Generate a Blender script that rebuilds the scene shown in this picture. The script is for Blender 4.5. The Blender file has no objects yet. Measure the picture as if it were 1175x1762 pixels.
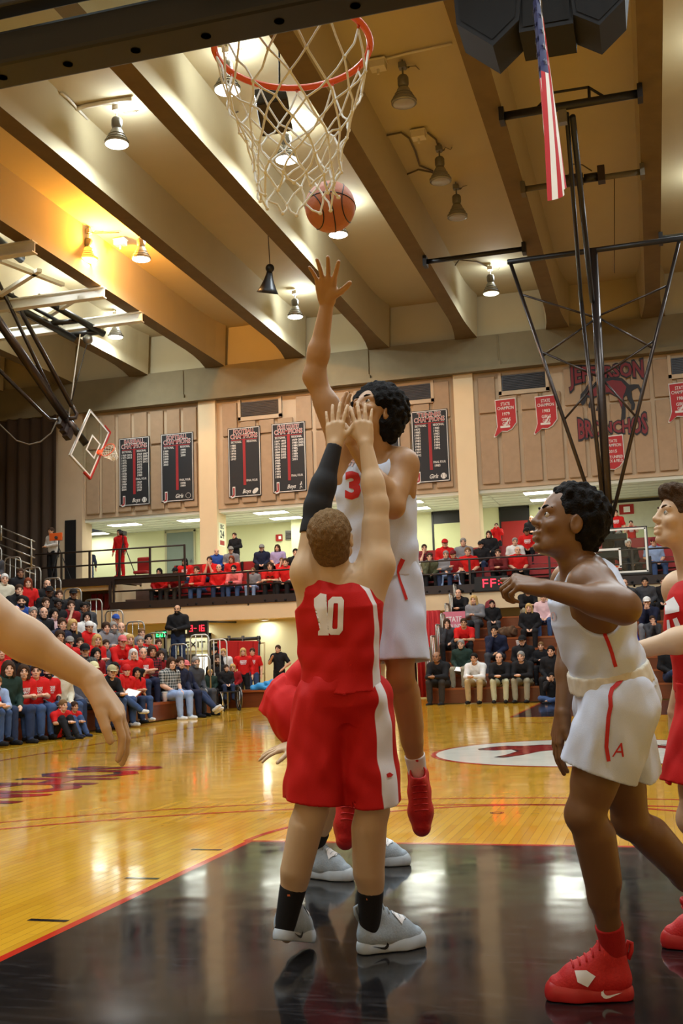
import bpy, bmesh, math, random
import numpy as np
from mathutils import Vector, Matrix
from mathutils.bvhtree import BVHTree
random.seed(7)
rng = np.random.default_rng(7)
SC = bpy.context.scene
COL = SC.collection
PI = math.pi
# ------------------------------------------------------------------ camera, world, exposure
CAM = np.array([0.9362, -2.9148, 1.2066])
YAW, PITCH, ROLL, FPX = 0.2774, 0.1348, 0.0333, 1858.27
IW, IH = 1175, 1762
FWD = np.array([-math.sin(YAW)*math.cos(PITCH), math.cos(YAW)*math.cos(PITCH), math.sin(PITCH)])
_r = np.array([math.cos(YAW), math.sin(YAW), 0.0]); _u = np.cross(_r, FWD)
RGT = math.cos(ROLL)*_r - math.sin(ROLL)*_u
UPV = math.sin(ROLL)*_r + math.cos(ROLL)*_u
cd = bpy.data.cameras.new('camera'); cam = bpy.data.objects.new('camera', cd); COL.objects.link(cam)
cd.sensor_fit = 'VERTICAL'; cd.sensor_height = 36.0; cd.lens = FPX/IH*36.0; cd.clip_end = 200
M = Matrix.Identity(4)
for i in range(3):
    M[i][0] = RGT[i]; M[i][1] = UPV[i]; M[i][2] = -FWD[i]; M[i][3] = CAM[i]
cam.matrix_world = M
SC.camera = cam
w = bpy.data.worlds.new('world'); SC.world = w; w.use_nodes = True
w.node_tree.nodes['Background'].inputs[0].default_value = (.9, .95, 1.0, 1)
w.node_tree.nodes['Background'].inputs[1].default_value = 0.06
SC.view_settings.view_transform = 'Standard'; SC.view_settings.look = 'None'
SC.view_settings.gamma = 1; SC.view_settings.exposure = 0.0
try: SC.view_settings.use_curve_mapping = False
except Exception: pass
LAMP_W = 210.0          # power of one high bay lamp
LAMP_COL = (.82, .93, 1.0)

# ------------------------------------------------------------------ measuring helpers (real 3-D points from sight lines)
def ray(x, y): return FWD + RGT*((x-IW/2)/FPX) - UPV*((y-IH/2)/FPX)
def at_d(x, y, d): return CAM + ray(x, y)*d
def at_y(x, y, Y):
    r = ray(x, y); return CAM + r*((Y-CAM[1])/r[1])
def at_x(x, y, X):
    r = ray(x, y); return CAM + r*((X-CAM[0])/r[0])
def at_z(x, y, Z):
    r = ray(x, y); return CAM + r*((Z-CAM[2])/r[2])
V = lambda *a: np.array(a, float)
def nrm(v):
    v = np.asarray(v, float); return v/(np.linalg.norm(v)+1e-12)

# ------------------------------------------------------------------ materials
def lin(c):
    return tuple((x/12.92 if x <= .04045 else ((x+.055)/1.055)**2.4) for x in [v/255. for v in c])
MATS = {}
def mat(name, col, rough=.6, metal=0., var=.12, scale=6., bump=0., spec=.5, emit=None, estr=0., sss=0., mask=None, coat=0., stretch=None):
    """principled material; col in 0-255; var = noise variation; mask = (attr, colour2)"""
    if name in MATS: return MATS[name]
    m = bpy.data.materials.new(name); m.use_nodes = True; MATS[name] = m
    nt = m.node_tree; b = nt.nodes['Principled BSDF']
    c = lin(col)
    b.inputs['Roughness'].default_value = rough; b.inputs['Metallic'].default_value = metal
    b.inputs['Specular IOR Level'].default_value = spec
    b.inputs['Coat Weight'].default_value = coat
    if sss: b.inputs['Subsurface Weight'].default_value = sss; b.inputs['Subsurface Radius'].default_value = (.02, .008, .004); b.inputs['Subsurface Scale'].default_value = .5
    tc = nt.nodes.new('ShaderNodeTexCoord'); src = tc.outputs['Object']
    if stretch:
        mp = nt.nodes.new('ShaderNodeMapping'); mp.inputs['Scale'].default_value = stretch
        nt.links.new(src, mp.inputs['Vector']); src = mp.outputs['Vector']
    out = None
    if var:
        n = nt.nodes.new('ShaderNodeTexNoise'); n.inputs['Scale'].default_value = scale; n.inputs['Detail'].default_value = 4
        nt.links.new(src, n.inputs['Vector'])
        mx = nt.nodes.new('ShaderNodeMix'); mx.data_type = 'RGBA'
        mx.inputs[6].default_value = tuple(x*(1-var) for x in c)+(1,); mx.inputs[7].default_value = tuple(min(1, x*(1+var)) for x in c)+(1,)
        nt.links.new(n.outputs['Fac'], mx.inputs[0]); out = mx.outputs[2]
        if bump:
            bp = nt.nodes.new('ShaderNodeBump'); bp.inputs['Strength'].default_value = bump; bp.inputs['Distance'].default_value = .02
            nt.links.new(n.outputs['Fac'], bp.inputs['Height']); nt.links.new(bp.outputs['Normal'], b.inputs['Normal'])
    else:
        b.inputs['Base Color'].default_value = c+(1,)
    for (attr, c2) in (mask or []):
        a = nt.nodes.new('ShaderNodeAttribute'); a.attribute_name = attr
        mr = nt.nodes.new('ShaderNodeMapRange'); mr.inputs[1].default_value = -.0012; mr.inputs[2].default_value = .0012
        nt.links.new(a.outputs['Fac'], mr.inputs[0])
        m2 = nt.nodes.new('ShaderNodeMix'); m2.data_type = 'RGBA'
        if out is not None: nt.links.new(out, m2.inputs[6])
        else: m2.inputs[6].default_value = c+(1,)
        m2.inputs[7].default_value = lin(c2)+(1,)
        nt.links.new(mr.outputs[0], m2.inputs[0]); out = m2.outputs[2]
    if out is not None: nt.links.new(out, b.inputs['Base Color'])
    if emit: b.inputs['Emission Color'].default_value = lin(emit)+(1,); b.inputs['Emission Strength'].default_value = estr
    return m

# ------------------------------------------------------------------ objects
def tag(o, label=None, cat=None, group=None, kind=None):
    if label: o['label'] = label
    if cat: o['category'] = cat
    if group: o['group'] = group
    if kind: o['kind'] = kind
    return o
def empty(name, loc=(0, 0, 0), label=None, cat=None, group=None, rz=0):
    o = bpy.data.objects.new(name, None); COL.objects.link(o); o.location = loc; o.rotation_euler = (0, 0, rz)
    o.empty_display_size = .1
    return tag(o, label, cat, group)
def link(name, me, m, parent=None):
    o = bpy.data.objects.new(name, me); COL.objects.link(o)
    if parent is not None: o.parent = parent
    if m is not None and not me.materials:
        for mm in (m if isinstance(m, (list, tuple)) else [m]): me.materials.append(mm)
    return o
def np_mesh(name, v, quads, smooth=True):
    me = bpy.data.meshes.new(name); v = np.asarray(v, np.float32); q = np.asarray(quads, np.int32); k = q.shape[1]
    me.vertices.add(len(v)); me.vertices.foreach_set('co', v.ravel())
    me.loops.add(q.size); me.loops.foreach_set('vertex_index', q.ravel())
    me.polygons.add(len(q)); me.polygons.foreach_set('loop_start', np.arange(0, q.size, k, dtype=np.int32)); me.polygons.foreach_set('loop_total', np.full(len(q), k, np.int32))
    me.update(calc_edges=True); me.validate()
    if smooth: me.shade_smooth()
    return me
def frame(z, x=None):
    """3x3 with given z axis (columns)"""
    z = nrm(z); x = V(1, 0, 0) if x is None else np.asarray(x, float)
    if abs(np.dot(nrm(x), z)) > .98: x = V(0, 1, 0)
    y = nrm(np.cross(z, x)); x = np.cross(y, z); return np.stack([x, y, z], 1)
class MB:
    def __init__(s): s.v = []; s.f = []; s.m = []; s.cur = 0
    def add(s, v, f):
        n = len(s.v); s.v += [tuple(p) for p in v]; s.f += [tuple(i+n for i in q) for q in f]; s.m += [s.cur]*len(f); return s
    def box(s, a, b, bev=0):
        x0, y0, z0 = (min(a[i], b[i]) for i in range(3)); x1, y1, z1 = (max(a[i], b[i]) for i in range(3))
        return s.add([(x0, y0, z0), (x1, y0, z0), (x1, y1, z0), (x0, y1, z0), (x0, y0, z1), (x1, y0, z1), (x1, y1, z1), (x0, y1, z1)],
                     [(0, 3, 2, 1), (4, 5, 6, 7), (0, 1, 5, 4), (1, 2, 6, 5), (2, 3, 7, 6), (3, 0, 4, 7)])
    def obox(s, c, h, F):
        c = np.asarray(c, float); F = np.asarray(F, float)
        v = [c+F@V(sx*h[0], sy*h[1], sz*h[2]) for sz in (-1, 1) for sx, sy in ((-1, -1), (1, -1), (1, 1), (-1, 1))]
        return s.add(v, [(0, 3, 2, 1), (4, 5, 6, 7), (0, 1, 5, 4), (1, 2, 6, 5), (2, 3, 7, 6), (3, 0, 4, 7)])
    def beam(s, a, b, wx, wz, up=(0, 0, 1)):
        a = np.asarray(a, float); b = np.asarray(b, float); d = nrm(b-a); x = nrm(np.cross(d, up)); z = np.cross(x, d)
        return s.obox((a+b)/2, (wx/2, np.linalg.norm(b-a)/2, wz/2), np.stack([x, d, z], 1))
    def tube(s, pts, r, n=8, closed=False, cap=True):
        pts = [np.asarray(p, float) for p in pts]; N = len(pts); rs = r if hasattr(r, '__len__') else [r]*N
        v = []; prev = None
        for i, p in enumerate(pts):
            if closed: d = nrm(pts[(i+1) % N]-pts[i-1])
            else: d = nrm(pts[min(i+1, N-1)]-pts[max(i-1, 0)])
            if prev is None: F = frame(d)
            else:
                x = prev-d*np.dot(prev, d); F = frame(d, x if np.linalg.norm(x) > 1e-6 else None)
            prev = F[:, 0]
            for k in range(n):
                a = 2*PI*k/n; v.append(p+rs[i]*(F[:, 0]*math.cos(a)+F[:, 1]*math.sin(a)))
        f = []
        for i in range(N if closed else N-1):
            j = (i+1) % N
            for k in range(n): f.append((i*n+k, i*n+(k+1) % n, j*n+(k+1) % n, j*n+k))
        if cap and not closed: f += [tuple(range(n))[::-1], tuple((N-1)*n+k for k in range(n))]
        return s.add(v, f)
    def lathe(s, prof, c=(0, 0, 0), n=24, F=None):
        c = np.asarray(c, float); F = np.eye(3) if F is None else F; v = []; f = []
        for (r, z) in prof:
            for k in range(n):
                a = 2*PI*k/n; v.append(c+F@V(r*math.cos(a), r*math.sin(a), z))
        for i in range(len(prof)-1):
            for k in range(n): f.append((i*n+k, i*n+(k+1) % n, (i+1)*n+(k+1) % n, (i+1)*n+k))
        if prof[0][0] > 1e-5: f.append(tuple(range(n))[::-1])
        if prof[-1][0] > 1e-5: f.append(tuple((len(prof)-1)*n+k for k in range(n)))
        return s.add(v, f)
    def prism(s, poly, h0, h1, o=(0, 0, 0), F=None):
        """poly in local xy, extruded along local z"""
        o = np.asarray(o, float); F = np.eye(3) if F is None else F; n = len(poly)
        v = [o+F@V(x, y, h0) for x, y in poly]+[o+F@V(x, y, h1) for x, y in poly]
        return s.add(v, [tuple(range(n))[::-1], tuple(range(n, 2*n))]+[(i, (i+1) % n, n+(i+1) % n, n+i) for i in range(n)])
    def ball(s, c, r, n=8):
        return s.lathe([(max(1e-6, r*math.sin(PI*i/n)), -r*math.cos(PI*i/n)) for i in range(n+1)], c, n*2)
    def build(s, name, m, parent=None, smooth=False, bevel=0, auto=None):
        me = bpy.data.meshes.new(name); me.from_pydata(s.v, [], s.f)
        ms = m if isinstance(m, (list, tuple)) else [m]
        for mm in ms: me.materials.append(mm)
        if len(ms) > 1: me.polygons.foreach_set('material_index', s.m)
        me.update()
        if smooth: me.shade_smooth()
        o = bpy.data.objects.new(name, me); COL.objects.link(o)
        if parent is not None:
            o.parent = parent
        if bevel:
            md = o.modifiers.new('bevel', 'BEVEL'); md.width = bevel; md.segments = 2; md.limit_method = 'ANGLE'
        return o
def smooth_by_angle(o, ang=40):
    me = o.data; me.shade_smooth()
    try: me.set_sharp_from_angle(angle=math.radians(ang))
    except Exception: pass
    return o
def world_child(o, parent):
    """parent o keeping world coordinates (parent has only location / z rotation)"""
    o.parent = parent; o.matrix_parent_inverse = parent_matrix(parent).inverted(); return o
def parent_matrix(p):
    m = Matrix.LocRotScale(p.location, p.rotation_euler, p.scale)
    if p.parent: m = parent_matrix(p.parent) @ p.matrix_parent_inverse @ m
    return m
def rehome(root):
    """children were built in world coordinates while root sits at its own location: keep them there"""
    def rec(o, inv):
        for ch in o.children:
            ch.matrix_parent_inverse = inv
    rec(root, parent_matrix(root).inverted())
def copy_tree(o, parent=None):
    c = o.copy(); COL.objects.link(c); c.parent = parent
    for ch in o.children: copy_tree(ch, c)
    return c
# ------------------------------------------------------------------ lettering
_tcache = {}
def text_geo(s, bold=.012, res=2):
    """text as (verts Nx2, faces), height of capitals = 1, centred in x, base at 0"""
    key = (s, bold)
    if key in _tcache: return _tcache[key]
    cu = bpy.data.curves.new('lettering', 'FONT'); cu.body = s; cu.align_x = 'CENTER'; cu.size = 1; cu.offset = bold; cu.resolution_u = res; cu.fill_mode = 'FRONT'
    o = bpy.data.objects.new('lettering', cu); COL.objects.link(o)
    dg = bpy.context.evaluated_depsgraph_get(); me = o.evaluated_get(dg).to_mesh()
    v = np.array([p.co[:2] for p in me.vertices], float).reshape(-1, 2); f = [tuple(p.vertices) for p in me.polygons]
    o.evaluated_get(dg).to_mesh_clear(); bpy.data.objects.remove(o); bpy.data.curves.remove(cu)
    v = v/.69
    _tcache[key] = (v, f); return v, f
def put_text(mb, s, o, ex, ey, h, width=None, bold=.012, warp=None, slant=0, squeeze=1.0):
    """adds flat text into mb at origin o (baseline centre), axes ex, ey"""
    v, f = text_geo(s, bold); v = v.copy()*h; v[:, 0] *= squeeze
    if width: 
        wd = v[:, 0].max()-v[:, 0].min(); v[:, 0] *= width/wd
    v[:, 0] += slant*v[:, 1]
    if warp: v = warp(v)
    o = np.asarray(o, float); ex = np.asarray(ex, float); ey = np.asarray(ey, float)
    mb.add([o+ex*a+ey*b for a, b in v], f)
# ------------------------------------------------------------------ signed-distance modelling (bodies, clothes, shoes as one continuous surface each)
class SDF:
    def __init__(s, lo, hi, vox):
        s.lo = np.asarray(lo, float); s.vox = vox; s.n = np.ceil((np.asarray(hi)-s.lo)/vox).astype(int)+1
        s.v = np.full(s.n, .09, np.float32)
    def sub(s, lo, hi):
        a = np.clip(np.floor((lo-s.lo)/s.vox).astype(int), 0, s.n-1); b = np.clip(np.ceil((hi-s.lo)/s.vox).astype(int)+1, 1, s.n)
        if np.any(b <= a): return None
        ax = [(s.lo[i]+s.vox*np.arange(a[i], b[i])).astype(np.float32) for i in range(3)]
        return (slice(a[0], b[0]), slice(a[1], b[1]), slice(a[2], b[2])), ax[0][:, None, None], ax[1][None, :, None], ax[2][None, None, :]
    def put(s, sl, d, k, op):
        a = s.v[sl]
        if op == 'u':
            if k <= 0: s.v[sl] = np.minimum(a, d)
            else:
                h = np.clip(.5+.5*(a-d)/k, 0, 1); s.v[sl] = d*h+a*(1-h)-k*h*(1-h)
        elif op == 's':
            if k <= 0: s.v[sl] = np.maximum(a, -d)
            else:
                h = np.clip(.5-.5*(a+d)/k, 0, 1); s.v[sl] = a*(1-h)-d*h+k*h*(1-h)
    def cap(s, a, b, ra, rb=None, k=.02, op='u', flat=None):
        a = np.asarray(a, float); b = np.asarray(b, float); rb = ra if rb is None else rb
        mg = max(ra, rb)+k+.035
        r = s.sub(np.minimum(a, b)-mg, np.maximum(a, b)+mg)
        if r is None: return s
        sl, X, Y, Z = r; d = b-a; L2 = float(d@d)+1e-12
        px = X-a[0]; py = Y-a[1]; pz = Z-a[2]
        t = np.clip((px*d[0]+py*d[1]+pz*d[2])/L2, 0, 1)
        qx = px-t*d[0]; qy = py-t*d[1]; qz = pz-t*d[2]
        if flat is not None:      # flatten along direction flat=(dir, factor>1)
            fd, ff = flat; dd = qx*fd[0]+qy*fd[1]+qz*fd[2]; e = dd*(ff-1)
            qx = qx+e*fd[0]; qy = qy+e*fd[1]; qz = qz+e*fd[2]
            dist = (np.sqrt(qx*qx+qy*qy+qz*qz)-(ra+(rb-ra)*t))*(1/ff**.5)
        else: dist = np.sqrt(qx*qx+qy*qy+qz*qz)-(ra+(rb-ra)*t)
        s.put(sl, dist.astype(np.float32), k, op); return s
    def chain(s, pts, rs, k=.02, op='u'):
        for i in range(len(pts)-1): s.cap(pts[i], pts[i+1], rs[i], rs[i+1], k, op)
        return s
    def ell(s, c, r, F=None, k=.02, op='u'):
        c = np.asarray(c, float); r = np.asarray(r, float); F = np.eye(3) if F is None else np.asarray(F)
        mg = (np.abs(F)*r[None, :]).sum(1)+k+.035
        q = s.sub(c-mg, c+mg)
        if q is None: return s
        sl, X, Y, Z = q; px = X-c[0]; py = Y-c[1]; pz = Z-c[2]
        l = [(px*F[0, i]+py*F[1, i]+pz*F[2, i])/r[i] for i in range(3)]
        k0 = np.sqrt(l[0]**2+l[1]**2+l[2]**2); k1 = np.sqrt((l[0]/r[0])**2+(l[1]/r[1])**2+(l[2]/r[2])**2)+1e-6
        s.put(sl, (k0*(k0-1)/k1).astype(np.float32), k, op); return s
    def box(s, c, h, F=None, rd=.01, k=.01, op='u'):
        c = np.asarray(c, float); h = np.asarray(h, float)-rd; F = np.eye(3) if F is None else np.asarray(F)
        mg = (np.abs(F)*(h[None, :]+rd)).sum(1)+k+.035
        q = s.sub(c-mg, c+mg)
        if q is None: return s
        sl, X, Y, Z = q; px = X-c[0]; py = Y-c[1]; pz = Z-c[2]
        l = [np.abs(px*F[0, i]+py*F[1, i]+pz*F[2, i])-h[i] for i in range(3)]
        d = np.sqrt(np.maximum(l[0], 0)**2+np.maximum(l[1], 0)**2+np.maximum(l[2], 0)**2)+np.minimum(np.maximum(np.maximum(l[0], l[1]), l[2]), 0)-rd
        s.put(sl, d.astype(np.float32), k, op); return s
    def loft(s, o, F, zs, rx, ry, oy=None, k=.03, op='u', ox=None):
        """elliptical tube along F's z axis"""
        o = np.asarray(o, float); m = max(max(rx), max(ry))
        pts = np.array([o+F[:, 2]*z for z in zs]); r = s.sub(pts.min(0)-m-.06, pts.max(0)+m+.06)
        if r is None: return s
        sl, X, Y, Z = r; px = X-o[0]; py = Y-o[1]; pz = Z-o[2]
        lx = px*F[0, 0]+py*F[1, 0]+pz*F[2, 0]; ly = px*F[0, 1]+py*F[1, 1]+pz*F[2, 1]; lz = px*F[0, 2]+py*F[1, 2]+pz*F[2, 2]
        RX = np.interp(lz, zs, rx); RY = np.interp(lz, zs, ry)
        if oy is not None: ly = ly-np.interp(lz, zs, oy)
        if ox is not None: lx = lx-np.interp(lz, zs, ox)
        k0 = np.sqrt((lx/RX)**2+(ly/RY)**2); k1 = np.sqrt((lx/RX**2)**2+(ly/RY**2)**2)+1e-5
        d = k0*(k0-1)/k1
        e = np.maximum(zs[0]-lz, lz-zs[-1])
        d = np.where((d > 0) & (e > 0), np.sqrt(np.maximum(d, 0)**2+np.maximum(e, 0)**2), np.maximum(d, e))
        s.put(sl, d.astype(np.float32), k, op); return s
    def plane(s, p, n, k=.0):
        """keeps the half space behind the plane (n points away)"""
        r = s.sub(s.lo, s.lo+s.n*s.vox); sl, X, Y, Z = r; n = nrm(n)
        d = ((X-p[0])*n[0]+(Y-p[1])*n[1]+(Z-p[2])*n[2]).astype(np.float32)
        s.put(sl, -d, k, 's'); return s
    def noise(s, amp, ks, lo=None, hi=None):
        """adds folds: sum of sines with wave vectors ks"""
        r = s.sub(s.lo if lo is None else lo, s.lo+s.n*s.vox if hi is None else hi); sl, X, Y, Z = r
        f = 0
        for i, kv in enumerate(ks): f = f+np.sin(X*kv[0]+Y*kv[1]+Z*kv[2]+1.7*i+1.2*np.sin(X*kv[1]*.5+Z*kv[0]*.4+Y*2+i))
        s.v[sl] += (amp*f/len(ks)**.5).astype(np.float32); return s
    def mesh(s):
        v = s.v; ins = v < 0; nx, ny, nz = v.shape
        c = np.zeros((nx-1, ny-1, nz-1), np.int8)
        for i in (0, 1):
            for j in (0, 1):
                for k in (0, 1): c += ins[i:nx-1+i, j:ny-1+j, k:nz-1+k]
        act = (c > 0) & (c < 8); I, J, K = np.nonzero(act); N = len(I)
        idm = np.full(act.shape, -1, np.int32); idm[I, J, K] = np.arange(N)
        cor = [(i, j, k) for i in (0, 1) for j in (0, 1) for k in (0, 1)]
        val = {q: v[I+q[0], J+q[1], K+q[2]] for q in cor}
        acc = np.zeros((N, 3), np.float32); cnt = np.zeros(N, np.float32)
        for a in cor:
            for ax in range(3):
                if a[ax] == 0:
                    b = list(a); b[ax] = 1; b = tuple(b); va = val[a]; vb = val[b]; m = (va < 0) != (vb < 0)
                    t = np.where(m, va/(va-vb+1e-20), 0)
                    for q in range(3): acc[:, q] += m*(a[q]+(t if q == ax else 0))
                    cnt += m
        P = (np.stack([I, J, K], 1)+acc/cnt[:, None])*s.vox+s.lo
        Q = []
        for ax in range(3):
            A = [slice(None)]*3; B = [slice(None)]*3; A[ax] = slice(0, -1); B[ax] = slice(1, None)
            m = ins[tuple(A)] != ins[tuple(B)]; o1, o2 = [(1, 2), (2, 0), (0, 1)][ax]
            sl = [slice(1, -1)]*3; sl[ax] = slice(None)
            mm = np.zeros_like(m); mm[tuple(sl)] = m[tuple(sl)]
            e = np.stack(np.nonzero(mm), 1)
            if not len(e): continue
            u1 = np.zeros(3, int); u1[o1] = 1; u2 = np.zeros(3, int); u2[o2] = 1
            g = lambda d: idm[(e-d)[:, 0], (e-d)[:, 1], (e-d)[:, 2]]
            q = np.stack([g(u1+u2), g(u2), g(0*u1), g(u1)], 1)
            fl = ins[e[:, 0], e[:, 1], e[:, 2]]
            q[~fl] = q[~fl][:, ::-1]
            Q.append(q)
        return P, np.concatenate(Q)
    def obj(s, name, m, parent=None, relax=1, attrs=None, post=None):
        P, Q = s.mesh(); P = relax_mesh(P, Q, relax)
        if post is not None: P = post(P)
        me = np_mesh(name, P, Q)
        for an, fn in (attrs or {}).items():
            at = me.attributes.new(an, 'FLOAT', 'POINT'); at.data.foreach_set('value', np.asarray(fn(P), np.float32))
        return link(name, me, m, parent)
def relax_mesh(P, Q, it):
    if not it: return P
    a = Q.ravel(); b = np.roll(Q, -1, 1).ravel(); n = len(P)
    i = np.concatenate([a, b]); j = np.concatenate([b, a]); deg = np.maximum(np.bincount(i, minlength=n), 1)
    for lam in [x for _ in range(it) for x in (.5, -.48)]:
        avg = np.stack([np.bincount(i, P[j, q], n) for q in range(3)], 1)/deg[:, None]; P = P+lam*(avg-P)
    return P
# ================================================================== the hall
M_FLOOR = None
def floor_material():
    m = bpy.data.materials.new('polished_maple'); m.use_nodes = True; nt = m.node_tree; b = nt.nodes['Principled BSDF']
    tc = nt.nodes.new('ShaderNodeTexCoord'); mp = nt.nodes.new('ShaderNodeMapping'); mp.inputs['Rotation'].default_value = (0, 0, PI/2)
    nt.links.new(tc.outputs['Object'], mp.inputs['Vector'])
    br = nt.nodes.new('ShaderNodeTexBrick'); br.inputs['Scale'].default_value = 1; br.inputs['Brick Width'].default_value = 1.1; br.inputs['Row Height'].default_value = .057
    br.inputs['Mortar Size'].default_value = .0008; br.inputs['Color1'].default_value = lin((212, 160, 42))+(1,); br.inputs['Color2'].default_value = lin((198, 144, 34))+(1,); br.inputs['Mortar'].default_value = lin((140, 92, 34))+(1,)
    nt.links.new(mp.outputs[0], br.inputs['Vector'])
    n = nt.nodes.new('ShaderNodeTexNoise'); n.inputs['Scale'].default_value = .6; nt.links.new(tc.outputs['Object'], n.inputs['Vector'])
    mx = nt.nodes.new('ShaderNodeMix'); mx.data_type = 'RGBA'; mx.blend_type = 'MULTIPLY'; mx.inputs[0].default_value = .5
    cr = nt.nodes.new('ShaderNodeValToRGB'); cr.color_ramp.elements[0].color = (.75, .72, .66, 1); cr.color_ramp.elements[1].color = (1, 1, 1, 1)
    nt.links.new(n.outputs['Fac'], cr.inputs[0]); nt.links.new(br.outputs['Color'], mx.inputs[6]); nt.links.new(cr.outputs[0], mx.inputs[7]); nt.links.new(mx.outputs[2], b.inputs['Base Color'])
    gloss(nt, b, tc); return m
def gloss(nt, b, tc, r=.085):
    b.inputs['Roughness'].default_value = r; b.inputs['Specular IOR Level'].default_value = .42
    n2 = nt.nodes.new('ShaderNodeTexNoise'); n2.inputs['Scale'].default_value = 3.2; n2.inputs['Detail'].default_value = 1; nt.links.new(tc.outputs['Object'], n2.inputs['Vector'])
    bp = nt.nodes.new('ShaderNodeBump'); bp.inputs['Strength'].default_value = .05; bp.inputs['Distance'].default_value = .03; nt.links.new(n2.outputs['Fac'], bp.inputs['Height']); nt.links.new(bp.outputs['Normal'], b.inputs['Normal'])
    n3 = nt.nodes.new('ShaderNodeTexNoise'); n3.inputs['Scale'].default_value = 2.4; n3.inputs['Detail'].default_value = 6; nt.links.new(tc.outputs['Object'], n3.inputs['Vector'])
    mr = nt.nodes.new('ShaderNodeMapRange'); mr.inputs[1].default_value = .3; mr.inputs[2].default_value = .75; mr.inputs[3].default_value = r*.7; mr.inputs[4].default_value = r*1.7; nt.links.new(n3.outputs['Fac'], mr.inputs[0]); nt.links.new(mr.outputs[0], b.inputs['Roughness'])
def paint(name, col, scuff=False):
    m = bpy.data.materials.new(name); m.use_nodes = True; nt = m.node_tree; b = nt.nodes['Principled BSDF']; tc = nt.nodes.new('ShaderNodeTexCoord')
    c = lin(col); b.inputs['Base Color'].default_value = c+(1,); gloss(nt, b, tc)
    if scuff: b.inputs['Specular IOR Level'].default_value = .26
    if scuff:
        vo = nt.nodes.new('ShaderNodeTexNoise'); vo.inputs['Scale'].default_value = 5; vo.inputs['Detail'].default_value = 9; vo.inputs['Distortion'].default_value = 2.5
        mp = nt.nodes.new('ShaderNodeMapping'); mp.inputs['Scale'].default_value = (.5, 2.2, 1); mp.inputs['Rotation'].default_value = (0, 0, .6)
        nt.links.new(tc.outputs['Object'], mp.inputs[0]); nt.links.new(mp.outputs[0], vo.inputs['Vector'])
        cr = nt.nodes.new('ShaderNodeValToRGB'); cr.color_ramp.elements[0].position = .52; cr.color_ramp.elements[0].color = c+(1,); cr.color_ramp.elements[1].position = .80; cr.color_ramp.elements[1].color = tuple(x*2.6+.01 for x in c)+(1,)
        nt.links.new(vo.outputs['Fac'], cr.inputs[0]); nt.links.new(cr.outputs[0], b.inputs['Base Color'])
    return m
M_MAPLE = floor_material(); P_BLACK = paint('black_floor_paint', (24, 22, 22), True); P_RED = paint('red_floor_paint', (182, 44, 26)); P_WHITE = paint('white_floor_paint', (226, 222, 206)); P_DRED = paint('dark_red_floor_paint', (140, 20, 20)); P_NAVY = paint('dark_floor_paint', (34, 32, 40)); P_YEL = paint('pale_line_paint', (236, 214, 120))
M_CONC = mat('beam_concrete', (122, 110, 82), .85, var=.16, scale=2.2, bump=.15)
M_RIB = mat('shaded_rib_soffit', (104, 86, 54), .85, var=.22, scale=3, bump=.2)  # darker than the rib faces: shade of the underside put into the colour
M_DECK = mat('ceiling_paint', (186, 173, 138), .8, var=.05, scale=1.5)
M_WALLF = mat('panel_frame_concrete', (188, 164, 134), .85, var=.08, scale=2)
M_PANEL = mat('exposed_panel_concrete', (164, 136, 106), .9, var=.14, scale=5, bump=.25)
M_CREAM = mat('cream_plaster', (224, 200, 160), .8, var=.05, scale=2)
M_GREEN = mat('pale_green_plaster', (214, 214, 172), .75, var=.04, scale=1)
M_DARK = mat('dark_brown_steel', (46, 34, 30), .5, var=.1)
M_BLK = mat('black_metal', (22, 21, 22), .45, var=.1, scale=20)
mat('white_frame', (230, 230, 224), .5, var=0); mat('lit_diffuser', (255, 255, 250), .5, var=0, emit=(255, 255, 246), estr=5.0)
M_TILE = mat('acoustic_tile', (206, 206, 190), .85, var=.05, scale=60, bump=.1)
M_CURT = mat('dark_brown_curtain', (62, 46, 32), .9, var=.3, scale=3, stretch=(6, 6, .3))
fl = MB(); fl.box((-30, -9, -.1), (14, 40, 0)); floor = tag(fl.build('floor', M_MAPLE), kind='structure')
def sheet(name, polys, m, h=.0012, par=floor):
    mb = MB()
    for P in polys: mb.add([(x, y, h) for x, y in P], [tuple(range(len(P)))])
    return mb.build(name, m, par)
def rect(x0, y0, x1, y1): return [(x0, y0), (x1, y0), (x1, y1), (x0, y1)]
def arc_strip(cx, cy, r, wd, a0, a1, n=64):
    out = []
    for i in range(n):
        t0 = a0+(a1-a0)*i/n; t1 = a0+(a1-a0)*(i+1)/n
        out.append([(cx+(r-wd/2)*math.cos(t0), cy+(r-wd/2)*math.sin(t0)), (cx+(r+wd/2)*math.cos(t0), cy+(r+wd/2)*math.sin(t0)), (cx+(r+wd/2)*math.cos(t1), cy+(r+wd/2)*math.sin(t1)), (cx+(r-wd/2)*math.cos(t1), cy+(r-wd/2)*math.sin(t1))])
    return out
LEN = 22.1; FB = LEN+1.6      # far rim and far end line
sheet('lane_paint', [rect(-1.78, -1.6, 1.78, 4.14)], P_BLACK, .0012)
sheet('lane_paint', [rect(-1.78, FB-5.8, 1.78, FB)], P_NAVY, .0012)
for y0, y1, g in ((-1.6, 4.19, 1), (FB-5.85, FB, -1)):
    for sx in (-1, 1): sheet('lane_line', [rect(sx*1.78, y0, sx*1.83, y1)], P_RED, .0016)
ftY = 4.165
sheet('free_throw_line', [rect(-1.83, 4.14, 1.83, 4.19)], P_RED, .0018); sheet('free_throw_line', [rect(-1.83, FB-5.85, 1.83, FB-5.8)], P_RED, .0018)
sheet('free_throw_circle', arc_strip(0, ftY, 1.83, .05, 0, PI), P_RED, .0014)
sheet('three_point_line', arc_strip(0, 0, 6.02, .05, 0, PI, 120), P_RED, .0014); sheet('three_point_line', arc_strip(0, .1, 6.32, .04, .2, PI-.2, 120), P_RED, .0014)
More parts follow.
